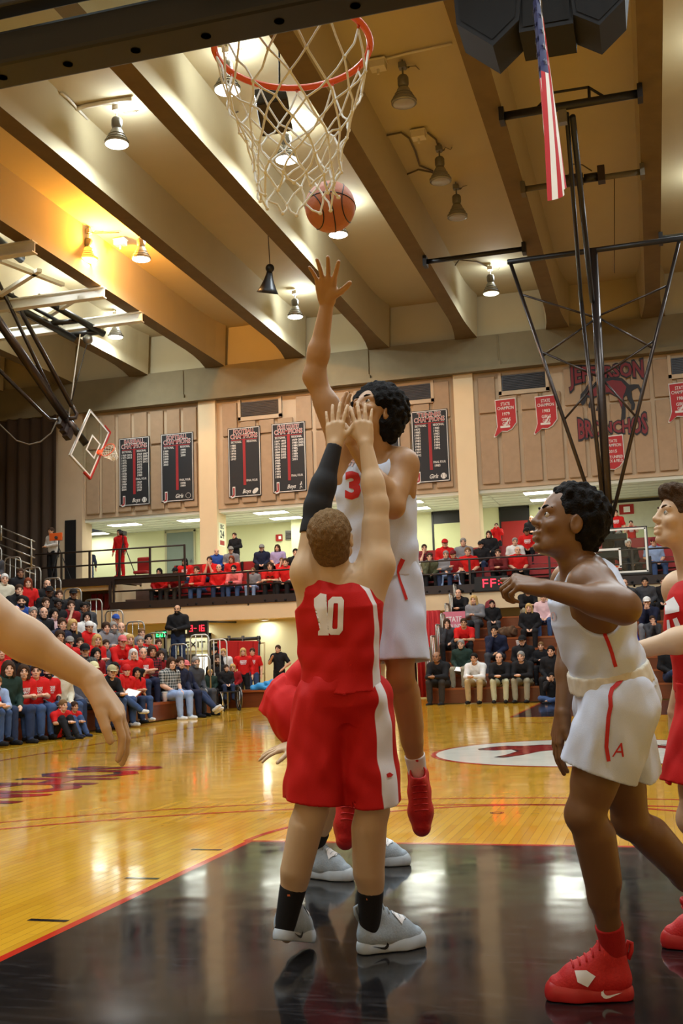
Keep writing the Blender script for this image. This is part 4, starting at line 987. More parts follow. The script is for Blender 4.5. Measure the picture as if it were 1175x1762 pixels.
# ------------------------------------------------------------------ crouching player in red behind number 10
def player_crouch():
    J = J_of(dict(pel=(503, 1212, 6.02), neck=(592, 1092, 6.05), head=(622, 1040, 6.05), shR=(580, 1110, 5.86), shL=(590, 1105, 6.22),
        elR=(556, 1212, 5.78), wrR=(512, 1280, 5.76), elL=(640, 1190, 6.28), wrL=(660, 1120, 6.25), hipR=(507, 1228, 5.92), hipL=(507, 1226, 6.10),
        knR=(590, 1330, 5.90), anR=(538, 1470, 6.05), knL=(588, 1330, 6.20), anL=(628, 1452, 6.35)))
    J['right'] = nrm(V(.1, -1, 0)); J['H'] = head_frame((.9, .2, .1)); J['hairmat'] = HAIR_BROWN
    J['handR'] = dict(d=nrm(-RGT-UPV*.25), n=nrm(V(0, .3, -1)), t=nrm(V(0, -.7, -.5)), curl=(.12, .2, .15), spread=.2, s=1.1)
    J['handL'] = dict(d=UPV, n=nrm(V(.8, .3, 0)), t=-RGT, curl=(.3, .3, .2))
    f = nrm(V(1, .1, .1)); J['kfL'] = f; J['kfR'] = f; J['toeR'] = nrm(V(.9, -.25, -.12)); J['toeL'] = nrm(V(1, .15, 0))
    s = 1.0; root = person_root('basketball_player', 'player in red and grey shoes crouching behind the player with arms raised', 'person', V(*J['anR'][:2], 0))
    F = SDF(*bounds(J, .21), .0065); body_sdf(F, J, s); F.obj('body', SKIN_PALE, root, relax=1)
    H = J['H']; c = J['head']; P = lambda x, y, z: c+H[:, 0]*x+H[:, 1]*y+H[:, 2]*z
    G = SDF(c-.2, c+.2, .006); G.ell(P(0, -.018, .04), V(.086, .106, .094), H, k=0); G.ell(P(0, .09, -.03), V(.10, .075, .098), H, k=.01, op='s'); G.plane(P(0, 0, -.06), -H[:, 2]); G.obj('hair', HAIR_BROWN, root)
    js = jersey(root, J, M_RED, s, hem=.0, vx=.007)
    sh = shorts(root, J, M_RED, s, hem=.88, r0=.150, r1=.150, vx=.006, fold=.006, top=.12)
    blk = [(513, 1193), (522, 1190), (524, 1243), (517, 1240), (512, 1212)]; decal('side_panel', blk, [(0, 1, 2, 3, 4)], cam_ray, bvh_of([sh, js]), M_NUM_W, sh, mx=6)['label'] = 'white side panel'
    for S in 'LR':
        an = J['an'+S]; up_ = nrm(J['kn'+S]-an); limb_child('sock', M_SOCK_B, root, an-up_*.01, an+up_*.16, .040, .05, cut=[(an+up_*.15, up_)])
        toe = V(*J['toe'+S][:2], 0); make_shoe(root, V(an[0], an[1], .004)-nrm(toe)*.055, toe, (0, 0, 1), M_SHOE_G, M_SHOE_GS, s=1.04, strap=(M_WHITE_PATCH, 'top'))
    rehome_all(root); return root

# ------------------------------------------------------------------ player whose forearm reaches in from the left
def player_arm():
    b = at_d(-300, 1100, 2.62); B = lambda x, y, z: V(b[0]+x, b[1]+y, z)
    J = dict(pel=B(0, 0, .98), neck=B(.02, .02, 1.49), head=B(.03, .06, 1.64), shR=at_d(-150, 935, 2.58), shL=B(-.19, .02, 1.43), elR=at_d(-12, 1066, 2.58), wrR=at_d(158, 1170, 2.60),
        elL=B(-.28, .05, 1.15), wrL=B(-.25, .22, .98), hipR=B(.09, 0, .93), hipL=B(-.09, 0, .93), knR=B(.12, .08, .50), knL=B(-.12, .08, .50), anR=B(.13, .0, .09), anL=B(-.13, .0, .09))
    J['right'] = V(1, .1, 0); J['H'] = head_frame((.5, .8, .1)); J['hairmat'] = HAIR_BROWN
    J['handR'] = dict(d=nrm(RGT*.62-UPV*.78), n=nrm(V(-.55, -.1, -.5)), t=nrm(V(-.2, -1, -.2)), curl=(.35, .38, .25), spread=.05, thumb=.42, s=1.06)
    J['handL'] = dict(d=nrm(V(0, 1, -.2)), n=V(1., 0, 0), t=V(0, 0, 1.), curl=(.3, .3, .2)); J['toeL'] = V(0, 1., 0); J['toeR'] = V(0, 1., 0)
    root = person_root('basketball_player', 'player standing past the left edge, only his bare forearm and drooping hand in view', 'person', V(b[0], b[1], 0))
    F = SDF(*bounds(J, .21), .0055); body_sdf(F, J, 1.05); F.obj('body', SKIN_PALE2, root, relax=1)
    H = J['H']; c = J['head']; P = lambda x, y, z: c+H[:, 0]*x+H[:, 1]*y+H[:, 2]*z
    G = SDF(c-.2, c+.2, .007); G.ell(P(0, -.018, .04), V(.090, .110, .098), H, k=0); G.ell(P(0, .09, -.03), V(.10, .075, .098), H, k=.01, op='s'); G.plane(P(0, 0, -.06), -H[:, 2]); G.obj('hair', HAIR_BROWN, root)
    jersey(root, J, M_RED, 1.03, hem=.0, vx=.008); shorts(root, J, M_RED, 1.03, vx=.008)
    for S in 'LR':
        an = J['an'+S]; limb_child('sock', M_SOCK_B, root, an-V(0, 0, .03), an+V(0, .02, .17), .048, .052, vx=.007); make_shoe(root, V(an[0], an[1], .004)-V(0, .055, 0), V(0, 1., 0), (0, 0, 1), M_SHOE_G, M_SHOE_GS, s=1.04)
    rehome_all(root); return root
import time as _t
for _f in (player_ten, player_three, player_profile, player_edge, player_crouch, player_arm):
    _t0 = _t.time(); _f(); print(_f.__name__, round(_t.time()-_t0, 1))
# ================================================================== equipment
M_STEEL = mat('brushed_steel', (150, 150, 148), .35, .9, var=.08, scale=30)
M_RAIL = mat('galvanised_rail', (170, 168, 160), .35, .8, var=.08, scale=30)
M_LAMPM = mat('lamp_housing_grey', (120, 118, 112), .5, .4, var=.1, scale=20)
M_GLASSR = mat('prismatic_reflector', (150, 148, 140), .25, .3, var=.1, scale=30)
M_LENS_ON = mat('lit_lamp_lens', (255, 252, 245), .4, var=0, emit=(255, 250, 238), estr=14)
M_LENS_OFF = mat('unlit_lamp_lens', (150, 150, 160), .25, var=.05)
M_LENS_DIM = mat('dim_lamp_lens', (230, 240, 215), .4, var=0, emit=(240, 250, 225), estr=2.5)
M_LENS_OR = mat('orange_lit_lens', (255, 220, 150), .4, var=0, emit=(255, 190, 90), estr=16)
M_CABLE = mat('grey_cable', (96, 84, 66), .7, var=.1)
M_TAPE = mat('white_conduit', (214, 206, 190), .6, var=.05)
def lamp(p, state, label, up=.30):
    """hanging high bay lamp; p = centre of its lens"""
    r = empty('high_bay_lamp', tuple(p), label, 'lamp', 'high bay lamps under the roof')
    mb = MB(); mb.lathe([(.10, .46), (.125, .40), (.15, .30), (.20, .17), (.245, .04), (.25, .0), (.238, -.01)], n=28); mb.build('reflector', M_GLASSR if state != 'orange' else mat('glowing_reflector', (255, 200, 110), .4, var=0, emit=(255, 170, 60), estr=2.5), r, smooth=True)
    for k in range(3):
        mb = MB(); zz = .06+.10*k; rr = [.245, .205, .168][k]; mb.lathe([(rr, zz), (rr+.008, zz+.01), (rr, zz+.02)], n=28); mb.build('rib_ring', M_LAMPM, r, smooth=True)
    mb = MB(); mb.lathe([(.238, -.008), (.20, -.035), (.10, -.06), (.0001, -.066)], n=28); mb.build('lens', {'on': M_LENS_ON, 'off': M_LENS_OFF, 'dim': M_LENS_DIM, 'orange': M_LENS_OR}[state], r, smooth=True)
    mb = MB(); mb.lathe([(.07, .46), (.095, .50), (.11, .56), (.11, .74), (.085, .80), (.04, .83)], n=16); mb.build('ballast_housing', M_LAMPM, r, smooth=True)
    r.scale = (1.04, 1.04, .74)
    mb = MB(); mb.tube([(0, 0, .82), (0, 0, .95), (0, 0, 1.05)], .018, 6); mb.box((-.07, -.07, 1.02), (.07, .07, 1.18)); mb.build('hook_box', M_TAPE if state != 'off' else M_LAMPM, r)
    mb = MB(); mb.tube([(0, 0, 1.16), (0, 0, (13.25-p[2])/.74)], .012, 6); mb.build('stem', M_LAMPM, r)
    rr = random.Random(int(p[0]*10+p[1])); pts = [(0, 0, 1.0)]
    for k in range(9): pts.append((.10*math.sin(k*.9+rr.random())+.02*k, .06*k*rr.uniform(.3, 1), 1.0+((13.22-p[2])/.74-1.0)*(k+1)/9))
    mb = MB(); mb.tube(pts, .010, 5); mb.build('cable', M_CABLE, r, smooth=True)
    if state in ('on', 'orange', 'dim'):
        pw = {'on': LAMP_W, 'orange': LAMP_W*.5, 'dim': LAMP_W*.25}[state]; col = (1, .42, .05) if state == 'orange' else LAMP_COL
        l = bpy.data.lights.new('lamp_light', 'AREA'); l.shape = 'DISK'; l.size = .46; l.energy = pw; l.color = col; o = bpy.data.objects.new('lamp_light', l); COL.objects.link(o); o.parent = r; o.location = (0, 0, -.08)
        l = bpy.data.lights.new('lamp_uplight', 'POINT'); l.energy = pw*{'on': .38, 'dim': .9, 'orange': 18.}[state]; l.color = col; l.shadow_soft_size = .10; o = bpy.data.objects.new('lamp_uplight', l); COL.objects.link(o); o.parent = r; o.location = (.16, .12, .80 if state != 'orange' else .3)
    return r
LZ = 12.3
for (x, y, st, lb) in ((201, 248, 'on', 'lit ceiling lamp with white conduit above it, left of the net'), (391, 155, 'on', 'lit ceiling lamp just behind the left end of the rim'), (493, 275, 'on', 'lit ceiling lamp seen through the netting beneath the black loudspeaker'),
        (695, 178, 'off', 'unlit ceiling lamp nearest above the right of the rim'), (758, 312, 'off', 'unlit ceiling lamp hanging below the wired junction box'), (787, 374, 'off', 'unlit ceiling lamp lowest of the three dark ones'),
        (845, 505, 'dim', 'dim glowing lamp under the black cross pipe'), (582, 404, 'on', 'lit ceiling lamp half hidden behind the ball'), (508, 545, 'on', 'lit ceiling lamp beside the black horn speaker, left of the raised hand'),
        (152, 447, 'orange', 'orange burning ceiling lamp that tints the ceiling'), (243, 446, 'on', 'lit ceiling lamp just right of the orange lamp'), (199, 580, 'on', 'lit ceiling lamp below the white steel beams'), (622, 12, 'off', 'unlit lamp just visible over the padded backboard edge')):
    lamp(at_z(x, y, LZ), st, lb)
# lamps of the same rows outside the frame: light only
for (x, y) in [(-9.1, 4.5), (-6.04, 1.5), (-6.04, 7.5), (-3., 5.5), (.04, 2.), (.04, -3.5), (3.08, 0.), (3.08, 6.5), (3.08, 12.5), (3.08, 18.5), (3.08, 25), (6.12, 3), (6.12, 9.5), (6.12, 17), (6.12, 25), (-12.1, 9.), (-12.1, 1.5), (-3., -3), (-9.1, -2)]:
    l = bpy.data.lights.new('lamp_light', 'AREA'); l.shape = 'DISK'; l.size = .46; l.energy = LAMP_W; l.color = LAMP_COL; o = bpy.data.objects.new('lamp_light', l); COL.objects.link(o); o.location = (x, y, LZ)
    l = bpy.data.lights.new('lamp_uplight', 'POINT'); l.energy = LAMP_W*(.3 if abs(x-.04) > 1 and abs(x+3) > 1 else .02); l.color = LAMP_COL; l.shadow_soft_size = .1; o = bpy.data.objects.new('lamp_uplight', l); COL.objects.link(o); o.location = (x, y, LZ+.5)
# conduits, junction boxes and small fittings on the deck
def wire(name, pts, r, m, label, cat, parent=None):
    mb = MB(); mb.tube(pts, r, 6); o = mb.build(name, m, parent, smooth=True)
    if label: tag(o, label, cat)
    return o
zc = 13.2
cp = lambda x, y: at_z(x, y, zc)
wire('conduit', [cp(128, 188), cp(150, 182), cp(190, 175), cp(226, 170)], .05, M_TAPE, 'white conduit on the ceiling above the left lit lamp', 'conduit')
wire('conduit', [cp(105, 160), cp(118, 170), cp(150, 205)], .03, M_TAPE, 'short white conduit crossing near the left lit lamp', 'conduit')
wire('cable', [cp(265, 105), cp(266, 160), cp(270, 180), cp(300, 205), cp(307, 215)], .018, M_CABLE, 'dark cable running down the rib left of the rim', 'cable')
wire('cable', [cp(410, 192), cp(388, 200), cp(380, 225), cp(382, 250), cp(378, 288)], .018, M_CABLE, 'looping dark cable between the rim and the left lamp rows', 'cable')
wire('cable', [cp(655, 315), cp(653, 250), cp(665, 233), cp(690, 228), cp(704, 238), cp(715, 262), cp(722, 285), cp(745, 295)], .022, M_CABLE, 'looped cable from junction box to the middle dark lamp', 'cable')
wire('cable', [cp(690, 372), cp(689, 330), cp(700, 300), cp(720, 292), cp(745, 297)], .022, M_CABLE, 'looped cable lower left of the middle dark lamp', 'cable')
wire('cable', [cp(735, 228), cp(750, 240), cp(758, 262)], .022, M_CABLE, 'short cable from junction box down to the lamp', 'cable')
wire('conduit', [cp(640, 108), cp(700, 92), cp(778, 75)], .025, M_TAPE, 'thin pale conduit across the bay right of the rim', 'conduit')
wire('cable', [cp(776, 515), cp(773, 470), cp(790, 447), cp(820, 450), cp(845, 462)], .02, M_CABLE, 'cable looping to the dim lamp under the cross pipe', 'cable')
wire('cable', [cp(103, 440), cp(105, 412), cp(118, 388), cp(135, 384), cp(150, 402), cp(205, 400)], .02, M_CABLE, 'cable looping beside the orange lamp', 'cable')
def jbox(x, y, lb):
    p = cp(x, y); mb = MB(); mb.box(p-V(.16, .12, .18), p+V(.16, .12, .02)); mb.box(p-V(.18, .14, .03), p+V(.18, .14, 0)); mb.tube([p-V(0, 0, .18), p-V(0, .02, .3)], .03, 6)
    tag(mb.build('junction_box', M_TAPE, bevel=.01), lb, 'junction box', 'junction boxes on the ceiling')
jbox(720, 226, 'pale junction box wired to the middle dark lamp'); jbox(650, 105, 'pale junction box beside the right end of the rim'); jbox(207, 412, 'small junction box lit orange near the orange lamp')
# horn loudspeaker
p = at_z(462, 485, 11.35); r = empty('horn_speaker', tuple(p), 'black horn loudspeaker hanging beside the lit lamp left of the raised hand', 'loudspeaker')
Fh = frame(nrm(V(-.25, .3, -1))); mb = MB(); mb.lathe([(.07, -.30), (.09, -.2), (.13, -.05), (.22, .16), (.30, .30), (.28, .30), (.10, .0)], n=20, F=Fh); mb.build('horn', M_BLK, r, smooth=True)
mb = MB(); mb.ball(Fh@V(0, 0, -.36), .12, 8); mb.build('driver', M_BLK, r, smooth=True); mb = MB(); mb.tube([Fh@V(0, 0, -.4), (0, 0, 13.25-p[2])], .014, 6); mb.build('stem', M_CABLE, r)
# loudspeaker seen through the net
p = at_z(470, 190, 11.6); r = empty('loudspeaker', tuple(p), 'black box loudspeaker with bracket seen through the netting', 'loudspeaker')
Fb = frame(nrm(V(.3, -.4, -1)), V(1, .2, 0)); mb = MB(); mb.obox((0, 0, 0), (.30, .38, .22), Fb); mb.build('cabinet', M_BLK, r, bevel=.02)
mb = MB(); mb.obox(Fb@V(0, 0, .225), (.27, .35, .012), Fb); mb.build('grille', M_DARK, r); mb = MB(); mb.tube([(.1, .1, .2), (.12, .12, 13.25-p[2])], .02, 6); mb.tube([(-.3, 0, .1), (0, 0, .4), (.3, 0, .1)], .018, 6); mb.build('bracket', M_BLK, r)

# ---- near basket
def rim_net(root, c, F, m_rim, m_net, netseed=1, fine=True, drop=.50, lean=(0, 0)):
    """F: columns = board right, out of the board, up"""
    W = lambda x, y, z: c+F@V(x, y, z)
    R_ = .2286+.008
    mb = MB(); n = 48; mb.tube([W(R_*math.cos(2*PI*i/n), R_*math.sin(2*PI*i/n), 0) for i in range(n)], .0105 if fine else .012, 8, closed=True); rim = mb.build('rim', m_rim, root, smooth=True)
    mb = MB()
    mb.obox(W(0, -.30, -.015), (.055, .085, .012), F); mb.obox(W(0, -.375, -.03), (.075, .008, .06), F)
    mb.tube([W(-.05, -.37, -.02), W(-.12, -.25, -.012), W(-.16, -.17, -.005)], .010, 6); mb.tube([W(.05, -.37, -.02), W(.12, -.25, -.012), W(.16, -.17, -.005)], .010, 6)
    mb.build('rim_bracket', m_rim, root)
    hk = MB()
    for i in range(12):
        a = 2*PI*(i+.5)/12; hk.tube([W((R_-.004)*math.cos(a-.02), (R_-.004)*math.sin(a-.02), -.006), W((R_-.006)*math.cos(a), (R_-.006)*math.sin(a), -.024), W((R_-.004)*math.cos(a+.02), (R_-.004)*math.sin(a+.02), -.006)], .003, 5)
    hk.build('net_hooks', m_rim, rim, smooth=True)['kind'] = 'stuff'
    rs = np.random.default_rng(netseed); K = 12; rows = [(0, R_-.006, -.02), (1, .216, -.125), (2, .196, -.180), (3, .172, -.232), (4, .150, -.282), (5, .136, -.330), (6, .126, -.376), (7, .118, -.420), (8, .112, -.462)]
    net = MB(); knots = {}
    for (k, r_, z) in rows:
        for i in range(K):
            a = 2*PI*(i+(.5 if k % 2 == 0 else 0))/K; j = rs.normal(0, .006, 3) if k else V(0, 0, 0)
            t = -z/.47
            knots[k, i] = W(r_*math.cos(a)+j[0]+lean[0]*t, r_*math.sin(a)+j[1]+lean[1]*t, z*drop/.47+j[2])
    rad = .0034 if fine else .006
    for (k, r_, z) in rows[:-1]:
        for i in range(K):
            for d in ((0, 1) if k % 2 == 0 else (-1, 0)):
                a = knots[k, i]; b = knots[k+1, (i+d) % K]; mid = (a+b)/2+rs.normal(0, .004, 3)
                net.tube([a, mid, b], rad, 5, cap=False)
    for i in range(K):
        pass
    nt = net.build('net', m_net, root, smooth=True); nt['kind'] = 'stuff'
    kb = MB()
    for (k, i), p in knots.items():
        if k: kb.ball(p, rad*1.9, 4)
    ko = kb.build('net_knots', m_net, nt, smooth=True); ko['kind'] = 'stuff'
    return rim
M_ORANGE = mat('orange_rim_paint', (226, 86, 28), .35, var=.08, scale=30); M_NET = mat('white_net_cord', (236, 236, 226), .85, var=.12, scale=60)
M_GLASS = bpy.data.materials.new('backboard_glass'); M_GLASS.use_nodes = True; MATS['backboard_glass'] = M_GLASS
nt_ = M_GLASS.node_tree; b_ = nt_.nodes['Principled BSDF']; tr_ = nt_.nodes.new('ShaderNodeBsdfTransparent'); tr_.inputs[0].default_value = (.86, .92, .90, 1)
gl_ = nt_.nodes.new('ShaderNodeBsdfGlossy'); gl_.inputs['Roughness'].default_value = .02; lw_ = nt_.nodes.new('ShaderNodeLayerWeight'); pw_ = nt_.nodes.new('ShaderNodeMath'); pw_.operation = 'POWER'; pw_.inputs[1].default_value = 4; nt_.links.new(lw_.outputs['Facing'], pw_.inputs[0]); fr_ = nt_.nodes.new('ShaderNodeMath'); fr_.operation = 'MULTIPLY_ADD'; fr_.inputs[1].default_value = .5; fr_.inputs[2].default_value = .03; nt_.links.new(pw_.outputs[0], fr_.inputs[0]); mx_ = nt_.nodes.new('ShaderNodeMixShader')
nt_.links.new(fr_.outputs[0], mx_.inputs[0]); nt_.links.new(tr_.outputs[0], mx_.inputs[1]); nt_.links.new(gl_.outputs[0], mx_.inputs[2]); nt_.links.new(mx_.outputs[0], nt_.nodes['Material Output'].inputs[0])
M_PAD = mat('black_edge_padding', (15, 14, 15), .55, var=.1, scale=20); M_FRAME = mat('grey_board_frame', (160, 160, 156), .4, .5, var=.05); M_WLINE = mat('white_board_line', (232, 232, 226), .5, var=0)
def backboard(root, c, F, pad, pad_m, holes=False, frame_m=None, padlen=.4, line_m=None):
    """c = rim centre; board plane .38 behind; F columns = right, out, up"""
    W = lambda x, y, z: c+F@V(x, y, z); yb = -.395; z0, z1 = -.15, .92; frame_m = frame_m or M_FRAME; line_m = line_m or M_WLINE
    mb = MB(); mb.obox(W(0, yb, (z0+z1)/2), (.90, .006, (z1-z0)/2-.015), F); mb.build('glass', M_GLASS, root)
    for nm, cx, cz, hx, hz in (('frame_bar', 0, z1-.012, .915, .014), ('frame_bar', 0, z0+.012, .915, .014), ('frame_bar', -.903, (z0+z1)/2, .014, .53), ('frame_bar', .903, (z0+z1)/2, .014, .53)):
        mb = MB(); mb.obox(W(cx, yb-.012, cz), (hx, .024, hz), F); mb.build(nm, frame_m, root)
    mb = MB()
    for (cx, cz, hx, hz) in ((0, z1-.045, .88, .022), (0, z0+.045, .88, .022), (-.868, (z0+z1)/2, .022, .50), (.868, (z0+z1)/2, .022, .50)): mb.obox(W(cx, yb+.008, cz), (hx, .0015, hz), F)
    mb.build('border_line', line_m, root)
    mb = MB()
    for (cx, cz, hx, hz) in ((0, .025, .305, .025), (0, .43, .305, .025), (-.28, .2275, .025, .21), (.28, .2275, .025, .21)): mb.obox(W(cx, yb+.008, cz), (hx, .0015, hz), F)
    mb.build('target_square', line_m, root)
    if pad:
        mb = MB(); mb.obox(W(0, yb-(.035 if holes else .01), z0+(.008 if holes else -.012)), (.955, .062 if holes else .042, .05 if holes else .03), F); pb = mb.build('edge_padding', pad_m, root, bevel=.012)
        for sx in (-1, 1): mb = MB(); mb.obox(W(.935*sx, yb-.01, z0+padlen/2-.02), (.028, .042, padlen/2), F); mb.build('edge_padding', pad_m, root, bevel=.012)
        if holes:
            hb = MB()
            for k in range(8): hb.lathe([(.014, -.0022), (.0001, -.0022)], W(-.72+.206*k, yb-.035, z0-.0412), 14, np.stack([F[:, 0], F[:, 1], F[:, 2]], 1))
            hb.build('bolt_holes', M_BLACK_PRINT, pb)['kind'] = 'stuff'
I3 = np.eye(3)
bk = empty('basketball_hoop', (0, 0, 3.05), 'nearest basketball hoop with orange rim, white net and black padded glass board', 'hoop')
rim_net(bk, V(0, 0, 3.05), I3, M_ORANGE, M_NET, 3, True)
backboard(bk, V(0, 0, 3.05), I3, True, M_PAD, True, frame_m=M_BLK)
zb_ = at_y(92, 16, -.50)[2]; mb = MB(); mb.box((-.95, -.56, zb_), (.95, -.50, zb_+.10)); mb.build('back_brace', M_BLK, bk, bevel=.006); mb = MB(); mb.box((-.95, -.66, 3.40), (1.1, -.56, 3.50)); mb.build('back_brace', M_BLK, bk, bevel=.006)
mb = MB(); mb.box((-.12, -.62, 2.98), (.12, -.42, 3.5)); mb.beam((0, -.55, 3.3), (0, -2.0, 5.2), .12, .12); mb.build('support_arm', M_BLK, bk); rehome(bk)
# ---- far basket hung from the roof
fb = empty('basketball_hoop', (0, LEN, 3.05), 'far basketball hoop with glass board hung from a tall steel frame', 'hoop')
F180 = np.stack([V(-1, 0, 0), V(0, -1, 0), V(0, 0, 1)], 1); cf = V(0, LEN, 3.05)
rim_net(fb, cf, F180, M_ORANGE, M_NET, 5, False); backboard(fb, cf, F180, True, M_PAD, frame_m=mat('dark_grey_frame', (70, 70, 72), .5, var=.05))
YB = LEN+.9
def rod(name, a, b, r, m=M_BLK, root=None, n=8):
    mb = MB(); mb.tube([a, b], r, n); o = mb.build(name, m, root, smooth=True); return o
M_POLE = mat('dark_steel_tube', (66, 58, 54), .32, .7, var=.1, scale=12)
top = at_y(1020, 430, YB); bot = at_y(1046, 885, YB)
rod('main_pole', top, V(bot[0], YB, 3.6), .105, M_POLE, fb, 14)
TL = at_y(878, 452, YB); TR = at_y(1168, 416, YB)
bl_ = at_y(1027, 890, YB); br_ = at_y(1053, 890, YB)
rod('side_tube', TL, bl_, .045, M_POLE, fb); rod('side_tube', TR, br_, .045, M_POLE, fb)
mid = lambda a, b, t: a+(b-a)*t
px = lambda y: at_y(1020+(y-430)*26/455., y, YB)
for (t, s_) in ((.13, 547), (.38, 547), (.36, 650), (.63, 650)): rod('cross_brace', mid(TL, bl_, t), px(s_), .026, M_POLE, fb)
for (t, s_) in ((.16, 545), (.39, 545), (.36, 648), (.64, 648)): rod('cross_brace', mid(TR, br_, t), px(s_), .026, M_POLE, fb)
rod('cross_pipe', at_y(873, 451, YB), at_y(1180, 409, YB), .07, M_BLK, fb)
mb = MB(); mb.box((-.45, LEN+.42, 3.30), (.45, YB, 3.42)); mb.box((-.45, LEN+.42, 3.72), (.45, YB, 3.84)); mb.box((-.12, YB-.1, 3.2), (.14, YB+.12, 4.3)); mb.build('board_mount', M_BLK, fb)
rod('hanger_tube', at_y(975, 195, 17.4), at_y(1000, 520, YB-.12), .045, M_BLK, fb); rod('hanger_tube', px(520)+V(-.08, -.1, 0), at_y(985, 200, 17.4), .06, M_BLK, fb); rod('brace_tube', at_y(998, 500, YB-.15), at_y(1038, 870, YB-.1), .05, M_POLE, fb)
mb = MB(); mb.box(at_y(968, 203, 17.4)-V(.08, .08, .12), at_y(968, 203, 17.4)+V(.08, .08, .15)); mb.build('hoist_pulley', M_STEEL, fb)
for dx in (-.35, .35): mb = MB(); mb.box((dx-1.6, YB-.03, TL[2]), (dx-1.55, YB+.03, 11.9)); 
rehome(fb)
def pipe(a, b, r, m, lb, nm='ceiling_pipe'):
    root = empty(nm, tuple((np.asarray(a)+b)/2), lb, 'pipe', 'cross pipes between the ceiling ribs')
    rod('pipe', a, b, r, m, root)
    for e in (a, b): mb = MB(); e = np.asarray(e); mb.box(e-V(.05, .14, .14), e+V(.05, .14, .14)); mb.build('end_plate', m, root)
    rehome(root); return root
zz = 11.70
pA = pipe(V(-1.27, 17.35, zz), V(1.36, 17.35, zz), .085, M_BLK, 'black cross pipe nearest the flag, carrying the hoist rods')
pB = pipe(V(-1.27, 20.9, zz), V(1.36, 20.9, zz), .07, mat('olive_pipe', (92, 84, 66), .6, var=.1), 'olive cross pipe behind the electric winch')
pC = pipe(V(-4.32, 24.6, zz), V(-1.68, 24.6, zz), .07, M_BLK, 'black cross pipe above the dim lamp')
pD = pipe(V(1.77, 25.2, zz), V(4.4, 25.2, zz), .085, M_BLK, 'black cross pipe at the right edge')
mb = MB(); mb.tube([at_y(920, 190, 17.4), at_y(948, 160, 17.4), at_y(1012, 150, 17.4), at_y(1040, 167, 17.4)], .03, 6); mb.tube([at_y(1013, 150, 17.4), at_y(1014, 173, 17.4)], .03, 6); o = mb.build('stay_frame', M_BLK, pA, smooth=True); o.matrix_parent_inverse = parent_matrix(pA).inverted()
p = at_y(995, 305, 20.75); r = empty('electric_winch', tuple(p), 'dark electric winch mounted on the olive cross pipe', 'winch')
mb = MB(); mb.tube([V(-.50, 0, -.05), V(.1, 0, -.05)], .14, 14); mb.build('motor', M_DARK, r, smooth=True); mb = MB(); mb.tube([V(.12, 0, -.05), V(.42, 0, -.05)], .10, 14); mb.build('drum', M_BLK, r, smooth=True); mb = MB(); mb.box((.42, -.12, -.2), (.58, .12, .16)); mb.build('gearbox', M_DARK, r, bevel=.01); mb = MB(); mb.tube([V(-.2, 0, .1), V(-.1, .05, .35), V(.1, .05, .3), V(.3, 0, .1)], .015, 5); mb.build('cable', M_CABLE, r, smooth=True)
rod('hanging_rod', at_z(1057, 300, 13.2), at_z(1057, 470, 11.2), .012, M_CABLE); tag(bpy.data.objects['hanging_rod'], 'thin rod hanging from the ceiling right of the winch', 'rod')
# ---- speaker cluster above centre court
def spk(polygon_px, Y, depth, lb):
    pass
M_SPK = mat('speaker_black', (9, 9, 10), .8, var=.1)
sc = empty('speaker_cluster', tuple(at_y(930, -60, 11.0)), 'dark loudspeaker cluster hanging at the top right', 'loudspeaker')
for (q, z) in ((((775, -60), (785, 41), (848, 79), (893, 34), (900, -60)), 0), (((891, -60), (893, 56), (986, 40), (986, -60)), .05), (((975, -60), (986, 25), (1031, 43), (1075, -2), (1080, -60)), 0)):
    Y0 = 10.8+z; pts = [at_y(x, y, Y0) for x, y in q]; bk_ = [p_+V(0, .75, 0) for p_ in pts]; n = len(pts); mb = MB(); mb.add(pts+bk_, [tuple(range(n)), tuple(range(n, 2*n))[::-1]]+[(i, n+i, n+(i+1) % n, (i+1) % n) for i in range(n)])
    o = mb.build('cabinet', M_SPK, sc); bm = bmesh.new(); bm.from_mesh(o.data); bmesh.ops.recalc_face_normals(bm, faces=bm.faces); bm.to_mesh(o.data); bm.free()
    c_ = sum(pts)/n; mb = MB(); cc_ = [c_+(p_-c_)*.86+V(0, -.02, 0) for p_ in pts]; mb.add(cc_, [tuple(range(n))]); mb.build('grille', mat('speaker_cloth', (10, 10, 10), .9, var=.2, scale=200), sc)
rod('hanger', V(0, 11.2, 10.2), V(0, 11.2, 13.25), .05, M_BLK, sc); rehome(sc)
# ---- flag hanging edge-on
fg = empty('flag', (0.04, 10.4, 8.6), 'striped national flag hanging vertically from the ceiling, seen nearly edge-on', 'flag')
nU, nVv = 26, 40; tpl = at_y(922, -25, 9.6); bt = at_y(959, 342, 9.6); hgt = tpl[2]-bt[2]; v = []; f = []; ms = []
for j in range(nVv+1):
    t = j/nVv
    for i in range(nU+1):
        u = i/nU
        x = tpl[0]+(bt[0]-tpl[0])*t+.10*math.sin(u*9+t*1.5)*(.5+.5*t)-.03
        y = 9.6+.85*(1-u)+.0*t; z = tpl[2]-hgt*t*(1-.18*(1-u))-.02*math.sin(u*9); v.append((x, y, z))
for j in range(nVv):
    for i in range(nU):
        f.append((j*(nU+1)+i, j*(nU+1)+i+1, (j+1)*(nU+1)+i+1, (j+1)*(nU+1)+i)); st = i//2
        ms.append(2 if (j < nVv*.40 and i >= 12) else (0 if st % 2 == 0 else 1))
mb = MB(); mb.v = v; mb.f = f; mb.m = ms
fc = mb.build('cloth', [mat('flag_red', (178, 34, 40), .8, var=.05), mat('flag_white', (226, 222, 214), .8, var=.03), mat('flag_blue', (36, 40, 84), .8, var=.05)], fg, smooth=True)
st = MB()
